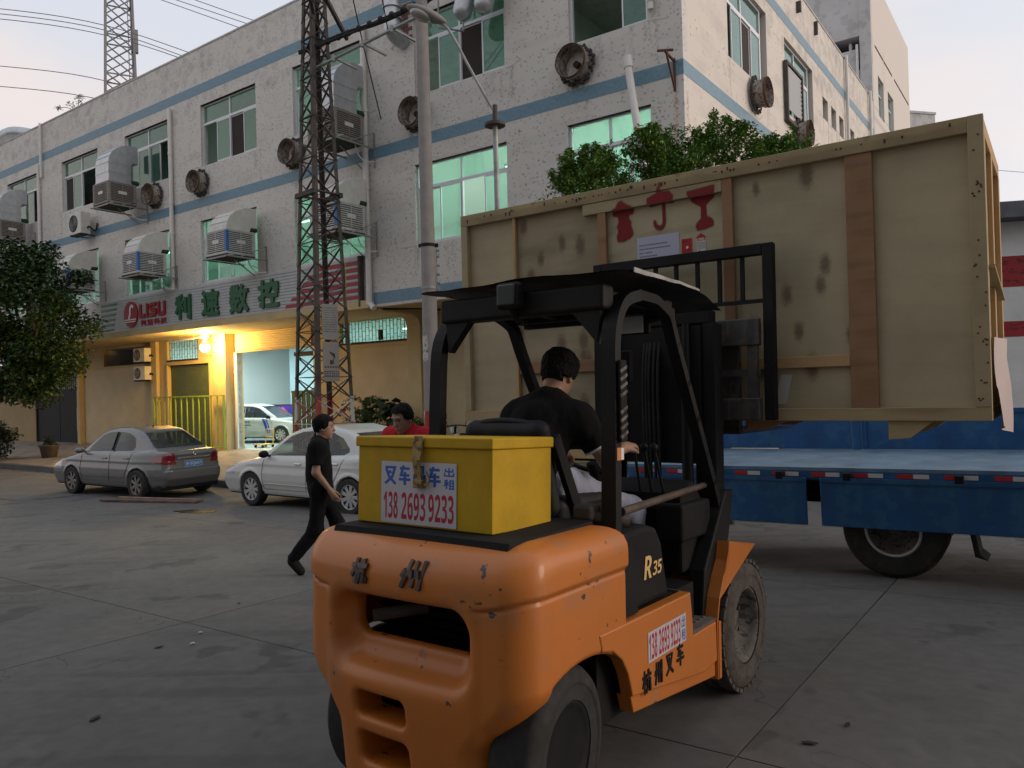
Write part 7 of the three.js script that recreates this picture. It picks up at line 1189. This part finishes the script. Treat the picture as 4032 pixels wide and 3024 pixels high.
// ---------------------------------------------------------------- green railing, folding leaf, trolley, screen
{
  const gm = mottled('lime paint', [0.24, 0.36, 0.035], { amp: 0.15, size: 0.5, s: 123 });
  const t = thing('green_railing', 'lime green railing in front of the green roller shutter', 'railing', onFacade(0, 0, 0), ANG), z = -1.45, x0 = -21.7, x1 = -17.3, y1 = 1.76;
  part('rail', [bb(x0, x1, y1 - 0.05, y1, z - 0.03, z + 0.03), bb(x0, x1, -0.06, -0.01, z - 0.025, z + 0.025)], gm, t);
  part('end_post', bb(x1 - 0.06, x1, -0.15, y1 - 0.05, z - 0.03, z + 0.03), gm, t); part('end_post', bb(x0, x0 + 0.06, -0.15, y1 - 0.05, z - 0.03, z + 0.03), gm, t);
  for (let i = 0; i < 11; i++) { const x = x0 + 0.36 + i * 0.365; part('baluster', bb(x - 0.02, x + 0.02, -0.01, y1 - 0.05, z - 0.018, z + 0.018), gm, t); }
  part('side_rail', [bb(x0, x0 + 0.04, y1 - 0.049, y1 - 0.002, z - 0.5, z - 0.031)], gm, t);
  const g = thing('folding_gate', 'dark green folded metal gate leaf behind the lattice mast', 'gate', onFacade(0, 0, 0), ANG), gg = mottled('dark green paint', [0.055, 0.095, 0.02], { amp: 0.2, size: 0.5, s: 124 });
  part('gate_rail', bb(-14.3, -13.15, 1.76, 1.82, -1.92, -1.86), gg, g); part('gate_rail', bb(-14.3, -13.15, -0.1, -0.05, -1.92, -1.86), gg, g);
  for (let i = 0; i < 10; i++) part('gate_slat', rb(0.095, 1.8, 0.035, -14.24 + i * 0.116, 0.86, -1.89 + (i % 2) * 0.02, 0.01, 1), gg, g);
  const s = thing('display_screen', 'wide glowing purple display screen behind the advertising car', 'display', onFacade(22.1, 0.95, -6.6), ANG);
  const st = canvasTex(256, 64, (c, w, h) => { c.fillStyle = '#3a1fb0'; c.fillRect(0, 0, w, h); for (let i = 0; i < 14; i++) { c.fillStyle = ['rgba(110,40,200,0.5)', 'rgba(40,60,210,0.5)', 'rgba(200,40,160,0.4)'][i % 3]; c.beginPath(); c.ellipse((i * 53) % w, (i * 29) % h, 40, 16, i, 0, 7); c.fill(); } c.fillStyle = '#e0447c'; c.beginPath(); c.ellipse(212, 38, 20, 26, 0.3, 0, 7); c.fill(); c.fillStyle = '#f07aa0'; c.beginPath(); c.arc(210, 16, 10, 0, 7); c.fill(); });
  part('screen_case', bb(-2.0, 2.0, -1.06, 0.36, -0.1, 0), M.dark, s); part('screen_foot', [bb(-1.6, -1.4, -1.07, -1.0, -0.2, 0.1)], M.dark, s);
  const sg = new THREE.PlaneGeometry(3.86, 0.62).translate(0, 0, 0.005); sg.userData.ownUv = true; part('screen_picture', sg, std({ color: 0x000000, emissive: 0xffffff, emissiveMap: st, emissiveIntensity: 0.75, roughness: 0.4 }), s);
  const sl = new THREE.RectAreaLight(lin(0.35, 0.2, 0.9), 0.5, 3.8, 0.6); sl.position.set(0, 0, 0.02); sl.rotation.y = PI; s.add(sl);
  const tr = thing('hand_trolley', 'small yellow hand trolley at the mouth of the garage', 'trolley', onFacade(17.0, -0.12, -3.0), ANG), ym = std({ color: lin(0.5, 0.34, 0.06), roughness: 0.5 });
  part('trolley_frame', [cyl(V(-0.2, 0.1, 0), V(-0.22, 0.62, -0.05), 0.015), cyl(V(0.2, 0.1, 0), V(0.22, 0.62, -0.05), 0.015), cyl(V(-0.22, 0.62, -0.05), V(0.22, 0.62, -0.05), 0.015), cyl(V(-0.21, 0.35, -0.02), V(0.21, 0.35, -0.02), 0.012)], ym, tr);
  part('trolley_deck', bb(-0.25, 0.25, 0.10, 0.13, -0.05, 0.5), ym, tr); for (const x of [-0.2, 0.2]) for (const z of [0, 0.42]) part('castor', cyl(V(x - 0.015, 0.055, z), V(x + 0.015, 0.055, z), 0.05, 0.05, 14), M.rubber, tr);
}
// ---------------------------------------------------------------- foliage
function leafCloud(clumps, n, len, wid, seed, lobes) {                 // many small folded leaves spread through overlapping clumps
  SEED = seed; const P = [], C = [], N = []; const q = new THREE.Quaternion(), e = new THREE.Euler(), m = V(0, 0, 0);
  for (let i = 0; i < n; i++) {
    const [cx, cy, cz, r, up] = clumps[(rnd() * clumps.length) | 0]; let x, y, z, l; do { x = rr(-1, 1); y = rr(-1, 1); z = rr(-1, 1); l = Math.hypot(x, y, z); } while (l > 1 || l < 0.05);
    const k = Math.pow(rnd(), 0.38) / l * r; const p = V(cx + x * k, cy + y * k * (up ?? 0.85), cz + z * k);
    e.set(rr(-0.7, 0.7), rr(0, 6.28), rr(-0.7, 0.5)); q.setFromEuler(e);
    const s = rr(0.7, 1.25), L = len * s, Wd2 = wid * s, v = [V(0, 0, 0), V(L * 0.5, 0.10 * L, Wd2 / 2), V(L, -0.12 * L, 0), V(L * 0.5, 0.10 * L, -Wd2 / 2), V(L * 0.5, 0.04 * L, 0)].map((a) => a.applyQuaternion(q).add(p));
    const t = rr(0.55, 1.35), cc = [0.8 * t * (rnd() < 0.12 ? 1.8 : 1), t, 0.7 * t];
    for (const [a, b, c] of [[0, 1, 4], [1, 2, 4], [2, 3, 4], [3, 0, 4]]) { for (const o of [a, b, c]) { P.push(v[o].x, v[o].y, v[o].z); C.push(cc[0], cc[1], cc[2]); } }
  }
  const g = new THREE.BufferGeometry(); g.setAttribute('position', new THREE.Float32BufferAttribute(P, 3)); g.setAttribute('color', new THREE.Float32BufferAttribute(C, 3)); g.computeVertexNormals(); return g;
}
function rawPart(name, g, m, parent) { const o = new THREE.Mesh(g, m); o.name = name; o.castShadow = o.receiveShadow = true; parent.add(o); return o; }
const leafMat = (r, g, b) => phy({ color: lin(r, g, b), vertexColors: true, roughness: 0.6, side: THREE.DoubleSide });
function limbs(p0, tips, r0, seed) { SEED = seed; const g = []; for (const tp of tips) { const mid = p0.clone().lerp(tp, 0.5).add(V(rr(-0.15, 0.15), rr(0, 0.2), rr(-0.15, 0.15))); g.push(tube([p0, mid, tp], r0 * rr(0.35, 0.6), 8, 6)); } return g; }
const bark = mottled('bark', [0.07, 0.055, 0.04], { amp: 0.4, size: 0.4, s: 131, rough: 0.95, bump: 0.01 });
{
  // big dark street tree at the left
  const t = thing('street_tree', 'dense dark green tree at the left edge in front of the factory', 'tree', V(-15.6, -0.30, -25.0), 0.4);
  SEED = 11; const cl = [];
  for (let i = 0; i < 62; i++) { let x, y, z, l; do { x = rr(-1, 1); y = rr(-1, 1); z = rr(-1, 1); l = Math.hypot(x, y, z); } while (l > 1 || l < 0.45); cl.push([x * 2.0, 5.0 + y * 2.1 - Math.abs(x) * 0.3, z * 1.9, rr(0.42, 0.85), 0.7]); }
  cl.push([-0.9, 2.5, 0.6, 0.6, 0.8], [-0.2, 2.35, 0.8, 0.5, 0.9], [0.2, 2.6, 0.6, 0.5], [-1.5, 2.7, 0.4, 0.6]);
  for (let i = 0; i < 26; i++) cl.push([rr(-2.4, 1.5), rr(2.2, 3.6), rr(-1.2, 1.4), rr(0.45, 0.75), 0.75]); for (let i = 0; i < 12; i++) cl.push([rr(-3.4, -1.8), rr(3, 6), rr(-1, 1), rr(0.5, 0.8), 0.8]);
  rawPart('crown', leafCloud(cl, 36000, 0.15, 0.085, 5), leafMat(0.036, 0.068, 0.015), t);
  part('trunk', [tube([V(-1.3, 0, -0.3), V(-1.25, 1.2, -0.2), V(-0.8, 2.6, 0.0), V(0, 4.2, 0)], 0.13, 14, 12)], bark, t);
  part('branch', limbs(V(0, 2.9, 0), cl.slice(0, 14).map((c) => V(c[0] * 0.8, c[1], c[2] * 0.8)), 0.09, 4), bark, t).userData.kind = 'stuff';
  // clipped figs showing above the crate
  const figs = [['small fig crown above the crate, leftmost and lowest of the row', 1.15, 4.22, 0.56, 0.52], ['broad fig crown above the middle of the crate, under the leaning pipe', 2.08, 4.42, 0.62, 0.76], ['tallest fig crown above the crate with an upright shoot', 3.0, 4.52, 0.66, 0.78], ['fig crown above the crate, rightmost of the row', 3.84, 4.48, 0.50, 0.52]];
  figs.forEach(([lab, x, y, r, w], k) => {
    const f = thing('fig_tree', lab, 'tree', V(x, gy(-10.5), -10.5 - k * 0.12), k, 'small fig trees behind the lorry'), b = -gy(-10.5); SEED = 60 + k; const c = [];
    for (let i = 0; i < 30; i++) { let a, d, e2, l; do { a = rr(-1, 1); d = rr(-1, 1); e2 = rr(-1, 1); l = Math.hypot(a, d, e2); } while (l > 1); c.push([a * w, y + b + d * r * 0.8, e2 * w * 0.8, rr(0.18, 0.32), 0.9]); }
    for (let i = 0; i < 15; i++) { const a = rr(-1, 1) * w * 0.85, h = y + b + r * rr(0.55, 0.9) * (1 - 0.4 * Math.abs(a / w)); for (let j = 0; j < 4; j++) c.push([a + rr(-0.03, 0.03), h + j * 0.085, rr(-1, 1) * 0.2, 0.13 - j * 0.027, 1.3]); }
    if (k === 2) for (let j = 0; j < 6; j++) c.push([0.1, y + b + 0.55 + j * 0.08, 0, 0.17 - j * 0.024, 1.3]);
    const shoots = []; for (let i = 0; i < 90; i++) { const s0 = c[(rnd() * 30) | 0], an = rr(0, 6.28), tilt = rr(0.1, 1.3), l = rr(0.25, 0.5); for (let j = 1; j < 8; j++) { const q = j / 7 * l; shoots.push([s0[0] + Math.cos(an) * Math.sin(tilt) * q, s0[1] + Math.cos(tilt) * q, s0[2] + Math.sin(an) * Math.sin(tilt) * q, 0.06 - 0.004 * j, 1]); } }
    rawPart('crown', mergeGeometries([leafCloud(c, 6500, 0.066, 0.026, 20 + k), leafCloud(shoots, 8000, 0.072, 0.024, 120 + k)]), leafMat(0.14, 0.22, 0.036), f);
    part('trunk', [tube([V(0, 0, 0), V(0.04, 1.5, 0), V(-0.03, 3.0, 0), V(0, y + b - 0.2, 0)], 0.06, 12, 10)], bark, f); part('branch', limbs(V(0, y + b - 0.8, 0), c.slice(0, 9).map((q) => V(q[0], q[1], q[2])), 0.05, 7), bark, f).userData.kind = 'stuff';
  });
  // pot plants by the wall
  const pot = (t) => part('pot', lathe([[0, 0], [0.15, 0], [0.20, 0.30], [0.22, 0.30], [0.22, 0.34], [0.19, 0.34], [0.17, 0.28], [0, 0.28]], 24), mottled('clay pot', [0.20, 0.10, 0.06], { amp: 0.2, size: 0.3, s: 133 }), t);
  const a = thing('pot_plant', 'feathery pot plant with drooping fronds beside the lattice mast', 'plant', onFacade(10.05, -0.18, -1.0), 0, 'pot plants by the yellow wall'); pot(a);
  SEED = 21; const fr = []; for (let i = 0; i < 26; i++) { const an = rr(0, 6.28), l = rr(0.45, 0.8), h = rr(0.8, 1.65); for (let j = 0; j < 7; j++) { const s = j / 6; fr.push([Math.cos(an) * l * s, h + 0.25 * Math.sin(s * 2.6) - 0.12 * s, Math.sin(an) * l * s, 0.05 + 0.04 * s, 0.4]); } }
  rawPart('foliage', leafCloud(fr, 3600, 0.10, 0.032, 31), leafMat(0.06, 0.105, 0.03), a); part('stem', limbs(V(0, 0.3, 0), Array.from({ length: 8 }, (_, i) => V(0.35 * Math.cos(i), 1.2 + 0.1 * (i % 3), 0.35 * Math.sin(i))), 0.03, 9), bark, a).userData.kind = 'stuff';
  const b = thing('pot_plant', 'dark pot plant with big round leaves behind the man in red', 'plant', onFacade(8.95, -0.18, -1.0), 0.6, 'pot plants by the yellow wall'); pot(b);
  SEED = 22; const bl = []; for (let i = 0; i < 34; i++) bl.push([rr(-0.25, 0.25), rr(0.45, 1.65), rr(-0.25, 0.25), 0.12, 1]); rawPart('foliage', leafCloud(bl, 150, 0.30, 0.22, 33), leafMat(0.022, 0.045, 0.016), b); part('stem', limbs(V(0, 0.3, 0), [V(0.05, 1.6, 0), V(-0.15, 1.2, 0.1), V(0.2, 1.0, -0.1)], 0.04, 3), bark, b);
  const c = thing('pot_plant', 'low bushy pot plant right of the man in red', 'plant', onFacade(8.05, -0.18, -0.9), 0.3, 'pot plants by the yellow wall'); pot(c);
  SEED = 23; const bc = []; for (let i = 0; i < 24; i++) bc.push([rr(-0.4, 0.4), rr(0.5, 1.05), rr(-0.3, 0.3), 0.2, 1]); rawPart('foliage', leafCloud(bc, 2400, 0.09, 0.035, 35), leafMat(0.04, 0.08, 0.02), c);
  const d = thing('shrub', 'dark low shrub at the far left edge beside the yard wall', 'shrub', V(-18.6, -0.35, -27), 0); const ds = []; SEED = 24; for (let i = 0; i < 26; i++) ds.push([rr(-1.0, 1.1), rr(0.15, 1.2), rr(-0.6, 0.6), 0.3, 0.9]); rawPart('foliage', leafCloud(ds, 4200, 0.13, 0.06, 37), leafMat(0.02, 0.03, 0.014), d); part('stem', limbs(V(0, 0, 0), ds.slice(0, 8).map((q) => V(...q)), 0.04, 2), bark, d).userData.kind = 'stuff';
  const e = thing('flower_pot', 'dark round flower pot on the pavement in front of the dark gate', 'pot', V(-16.3, -0.32, -27.0)); part('pot', lathe([[0, 0], [0.22, 0], [0.30, 0.42], [0.34, 0.44], [0.34, 0.5], [0.28, 0.5], [0.26, 0.4], [0, 0.4]], 24), M.rust, e); SEED = 25; rawPart('foliage', leafCloud(Array.from({ length: 8 }, () => [rr(-0.15, 0.15), rr(0.5, 0.75), rr(-0.15, 0.15), 0.14, 1]), 300, 0.10, 0.04, 39), leafMat(0.03, 0.05, 0.02), e);
  const rp = thing('roof_weed', 'little weed growing on the roof edge below the far pylon', 'plant', onFacade(24.4, 12.7, -0.1), 0); SEED = 26; rawPart('foliage', leafCloud([[0.2, 0.35, 0, 0.18], [-0.15, 0.22, 0, 0.13], [-0.6, 0.12, 0, 0.1], [0.25, 0.5, 0, 0.1]], 120, 0.13, 0.04, 41), leafMat(0.05, 0.06, 0.03), rp); part('stem', limbs(V(0, 0, 0), [V(0.2, 0.4, 0), V(-0.15, 0.25, 0), V(-0.6, 0.1, 0)], 0.03, 3), bark, rp);
}
// ---------------------------------------------------------------- far pylon, power lines, cables on the mast
{
  const t = thing('power_pylon', 'distant steel lattice power pylon behind the factory roof', 'pylon', V(-30.5, 0, -61), 0.5), grey = std({ color: lin(0.20, 0.19, 0.19), roughness: 0.8 });
  const hf = (y) => 1.55 - (y - 24) * 0.028, cn = (i, y) => { const s = [[-1, -1], [1, -1], [1, 1], [-1, 1]][i], h = Math.max(0.5, hf(y)) * 0.72; return V(s[0] * h, y, s[1] * h); };
  for (let i = 0; i < 4; i++) part('leg', beam(cn(i, -1), cn(i, 44), 0.18, 0.18), grey, t);
  for (let y = 21; y < 43; y += 1.55) for (let f = 0; f < 4; f++) { const a = cn(f, y), b = cn((f + 1) % 4, y), c = cn(f, y + 1.55), d = cn((f + 1) % 4, y + 1.55); part('brace', beam(a, d, 0.09, 0.09), grey, t); part('brace', beam(b, c, 0.08, 0.08), grey, t); if ((y / 1.55 | 0) % 2) part('girt', beam(a, b, 0.09, 0.09), grey, t); }
  part('ladder', [beam(V(0.7, 20, 1.05), V(0.5, 43, 0.75), 0.06, 0.06), beam(V(1.1, 20, 1.05), V(0.85, 43, 0.75), 0.06, 0.06)], grey, t); part('platform_box', [bb(0.8, 1.3, 29.2, 31.0, 0.6, 1.0)], grey, t);
  const wm = std({ color: lin(0.16, 0.13, 0.13), roughness: 0.8 });
  const wires = [['uppermost', [-39.3, 32.6], [-31.6, 31.2], [-24.7, 28.8], [-14, 24.2]], ['second', [-39.3, 32.2], [-31.5, 30.8], [-25.1, 28.5], [-14, 23.6]], ['third', [-39.3, 31.8], [-31.7, 30.45], [-25.2, 28.3], [-14, 23.2]], ['fourth, lower', [-39.4, 28.1], [-31.9, 26.9], [-25.2, 24.6], [-14, 20.0]], ['lowest', [-39.4, 26.5], [-32.2, 25.4], [-25.2, 23.1], [-14, 18.5]]];
  wires.forEach(([n, ...p]) => single('power_line', tube([V(-52, p[0][1] + 1.2, -60.2), ...p.map(([x, y]) => V(x, y, -60)), V(6, p[3][1] - 7, -60)], 0.032, 40, 5), wm, n + ' power line crossing the sky left of the pylon', 'power line', 'power lines in the sky'));
  [['lower', [-33.5, 35.6], [-20.6, 30.6], [-8, 25.6]], ['middle', [-32, 35.3], [-20.0, 30.9], [-8, 26.4]], ['upper', [-30, 35.2], [-19.5, 31.15], [-8, 26.9]]].forEach(([n, ...p]) => single('power_line', tube(p.map(([x, y]) => V(x, y, -60)), 0.03, 24, 5), wm, n + ' of the three power lines coming down to the roof right of the pylon', 'power line', 'power lines in the sky'));
  [[1, 'thin power line low in the sky at the right edge', [24, 19.6], [60, 16.2]]].forEach(([k, n, a, b]) => single('power_line', tube([V(a[0], a[1], -60), V((a[0] + b[0]) / 2, (a[1] + b[1]) / 2 - 0.5, -60), V(b[0], b[1], -60)], 0.02, 16, 5), wm, n, 'power line', 'power lines in the sky'));
  // thick bundle and bracket pipe between mast and pole
  const cab = thing('cable_bundle', 'thick black cable bundle strung from the lattice mast past the concrete pole', 'cable', V(0, 0, 0)); SEED = 8;
  for (let i = 0; i < 6; i++) { const o = () => V(rr(-0.03, 0.03), rr(-0.035, 0.035), rr(-0.03, 0.03)); part('cable', tube([V(-4.5, 9.27, -17.0).add(o()), V(-3.4, 9.34, -16.4).add(o()), V(-2.4, 9.40, -15.85).add(o()), V(-1.43, 9.52, -15.3).add(o()), V(-0.4, 9.8, -14.6).add(o()), V(1.5, 10.6, -13.2).add(o())], 0.026, 40, 6), M.rubber, cab); }
  const ties = []; for (let i = 0; i < 12; i++) { const k = i / 11, p = V(mix(-4.3, -1.5, k), mix(9.28, 9.51, k), mix(-16.9, -15.35, k)); ties.push(new THREE.SphereGeometry(0.07, 8, 6).translate(p.x, p.y, p.z)); } part('cable_tie', ties, M.rubber, cab).userData.kind = 'stuff';
  const bp = thing('bracket_pipe', 'thin steel pipe with stub brackets joining the lattice mast to the concrete pole', 'pipe', V(0, 0, 0));
  part('pipe', cyl(V(-4.3, 8.85, -17.0), V(-1.65, 9.15, -15.25), 0.035, 0.035, 10), M.zinc, bp);
  for (const k of [0.25, 0.52, 0.78]) { const p = V(-4.3, 8.85, -17.0).lerp(V(-1.65, 9.15, -15.25), k); part('bracket', [beam(p.clone().add(V(-0.03, 0.03, 0)), p.clone().add(V(0.42, -0.10, -0.35)), 0.05, 0.04), bx(0.07, 0.13, 0.07, p.x - 0.02, p.y, p.z)], M.zinc, bp); }
  [['left', [-3.4, 11.5, -16], [-3.0, 8.3, -18.6]], ['right', [-2.7, 11.5, -16], [-2.55, 9.7, -17.2]]].forEach(([n, a, b]) => single('thin_cable', tube([V(...a), V(...a).lerp(V(...b), 0.5).add(V(0, -0.1, 0)), V(...b)], 0.014, 12, 5), M.rubber, n + ' thin slack cable hanging across the top of the facade', 'cable', 'slack cables on the facade'));
  single('soffit_cable', tube([onFacade(8.5, 3.84, -0.05), onFacade(7.6, 3.83, -1.2), onFacade(7.1, 3.7, -1.5), onFacade(6.9, 3.2, -1.52)], 0.03, 20, 6), M.rubber, 'dark cable running under the soffit from the downpipe elbow', 'cable');
  const rd = thing('roof_duct', 'silver ventilation duct arching on a roof at the far left edge', 'air duct', V(0, 0, 0));
  part('duct', tube([V(-25, 12.6, -34), V(-22.6, 13.3, -34), V(-21.9, 13.65, -34), V(-21.2, 13.6, -34), V(-20.3, 13.3, -34)], 0.26, 24, 12), M.galv, rd); part('duct_stand', [cyl(V(-22.3, 10, -34), V(-22.3, 13.4, -34), 0.04), cyl(V(-21.2, 10, -34), V(-21.2, 13.5, -34), 0.04)], M.zinc, rd);
}
// ---------------------------------------------------------------- small things on the ground
{
  const up = V(0, 1, -0.0275).normalize();
  const pl = thing('plank', 'long worn plank lying on the ground in front of the silver car', 'plank', V(-7.47, gy(-15.68) + 0.03, -15.68), -0.33); part('board', rb(2.45, 0.045, 0.14, 0, 0, 0, 0.006, 1), mottled('wet plank', [0.13, 0.075, 0.05], { amp: 0.4, size: 0.6, s: 141 }), pl);
  const p2 = thing('plank', 'narrow pale batten lying along the worn plank by the silver car', 'plank', V(-7.30, gy(-15.7) + 0.05, -15.80), -0.36); part('board', rb(2.2, 0.05, 0.07, 0, 0, 0, 0.005, 1), mottled('pale batten', [0.24, 0.17, 0.12], { amp: 0.3, size: 0.6, s: 142 }), p2);
  const flatM = (r, g, b) => std({ color: lin(r, g, b), roughness: 0.9 });
  SEED = 71; const bits = [['dark dead leaf on the concrete at the lower left', -2.38, -4.31, 0.045, 0], ['pale stone chip on the concrete left of the forklift, nearer one', -2.41, -5.69, 0.02, 1], ['pale stone chip on the concrete left of the forklift, farther one', -2.47, -5.98, 0.017, 1], ['dark splinter on the concrete left of the forklift', -2.63, -5.63, 0.035, 0], ['dark dead leaf on the concrete right of the rear wheel', 1.40, -3.75, 0.04, 0], ['brown dead leaf near the right end of the slab joint', 1.67, -3.95, 0.03, 0], ['small dark pebble by the walking man', -2.5, -6.9, 0.02, 0], ['white scrap on the concrete at the lower right', 2.9, -3.9, 0.014, 1]];
  for (const [lab, x, z, s, w] of bits) { const g = w ? new THREE.DodecahedronGeometry(s, 0).scale(1, 0.5, 0.8) : extr([[-s, 0], [-s * 0.3, s * 0.45], [s * 0.8, s * 0.25], [s, -s * 0.1], [s * 0.2, -s * 0.4]], 0.004).rotateX(-PI / 2); const t = single(w ? 'stone_chip' : 'dead_leaf', g, w ? flatM(0.5, 0.48, 0.45) : flatM(0.025, 0.02, 0.018), lab, w ? 'stone' : 'leaf'); t.position.set(x, gy(z) + s * (w ? 0.4 : 0.12) + 0.003, z); t.rotation.y = rnd() * 6; }
  const pts = []; for (let i = 0; i < 28; i++) { const a = i / 28 * 2 * PI, r = 0.55 + 0.45 * fbm(Math.cos(a) * 2 + 5, Math.sin(a) * 2 + 5, 3); pts.push([Math.cos(a) * r * 1.15, Math.sin(a) * r * 0.55]); }
  const pd = struct('puddle', new THREE.ShapeGeometry(poly(pts)).rotateX(-PI / 2), phy({ color: lin(0.05, 0.045, 0.04), roughness: 0.12 })); pd.quaternion.setFromUnitVectors(AX.y, up); pd.rotateY(-0.4); pd.scale.setScalar(0.5); pd.position.set(-5.75, gy(-13.9) + 0.005, -13.9);
  // parked motorcycle, mostly hidden behind the forklift
  const m = thing('motorcycle', 'white motorcycle by the wall behind the forklift, its mirror showing', 'motorcycle', V(-1.25, -0.24, -19.0), 0.5), wp = phy({ color: lin(0.6, 0.6, 0.6), roughness: 0.3, clearcoat: 0.6 });
  for (const z of [-0.62, 0.62]) { const w = part('wheel', [new THREE.TorusGeometry(0.25, 0.055, 10, 28).rotateY(PI / 2).translate(0, 0.3, z)], M.rubber, m); part('wheel_disc', cyl(V(-0.03, 0.3, z), V(0.03, 0.3, z), 0.19, 0.19, 20), M.rim, w); }
  part('fairing', (() => { const f = (x, y, z) => smin(smin(boxD(x, y - 0.62, z - 0.35, 0.15, 0.16, 0.36, 0.1), cone([0, 0.7, -0.35], [0, 0.35, -0.25], 0.14, 0.12)(x, y, z), 0.1), boxD(x, y - 0.35, z, 0.13, 0.05, 0.3, 0.04), 0.1); return geoFrom(sdfMesh(f, [-0.3, 0.15, -0.7], [0.3, 1.0, 0.85], 0.02)); })(), wp, m);
  part('saddle', rb(0.26, 0.1, 0.66, 0, 0.82, 0.38, 0.05, 3), M.blackMatt, m);
  part('handlebar', [tube([V(-0.34, 1.0, -0.32), V(-0.15, 1.04, -0.42), V(0.15, 1.04, -0.42), V(0.34, 1.0, -0.32)], 0.016, 20, 8), cyl(V(0, 0.3, -0.62), V(0, 1.02, -0.42), 0.03)], M.black, m);
  const hl = part('headlamp', rb(0.2, 0.16, 0.12, 0, 0.92, -0.52, 0.05, 3), wp, m);
  for (const s of [-1, 1]) part('mirror', [cyl(V(s * 0.24, 1.02, -0.36), V(s * 0.30, 1.24, -0.36), 0.008), rb(0.1, 0.15, 0.02, s * 0.31, 1.30, -0.36, 0.02, 2)], M.blackMatt, m);
}

// ---------------------------------------------------------------- across the yard, behind the photographer: unseen workshop, added and sized to shade the near ground
{
  const t = thing('added_workshop', 'unseen grey workshop added behind the photographer to shade the near yard', 'building', V(-20, 0, 3.4));
  part('wall', extr(hole(-28, 36, -0.3, 12.5), 0.25, 0, Array.from({ length: 12 }, (_, i) => hole(-25 + i * 5, -22.6 + i * 5, 5.6, 7.6))), M.plainTile, t);
  part('roof', bb(-28, 36, 12.5, 12.7, -0.3, 12), M.plainTile, t); part('side_wall', [bb(-28, -27.8, -0.3, 12.5, 0.25, 12), bb(35.8, 36, -0.3, 12.5, 0.25, 12)], M.plainTile, t); part('back_wall', bb(-28, 36, -0.3, 12.5, 12, 12.2), M.plainTile, t);
  for (let i = 0; i < 12; i++) { const f = part('window', [bb(-25 + i * 5, -22.6 + i * 5, 6.95, 7.0, 0.1, 0.16), bb(-23.83 + i * 5, -23.77 + i * 5, 5.6, 6.95, 0.1, 0.16)], M.alu, t); part('pane', bb(-25 + i * 5, -22.6 + i * 5, 5.6, 7.6, 0.12, 0.13), M.glass, f); }
}
renderer.render(scene, camera);
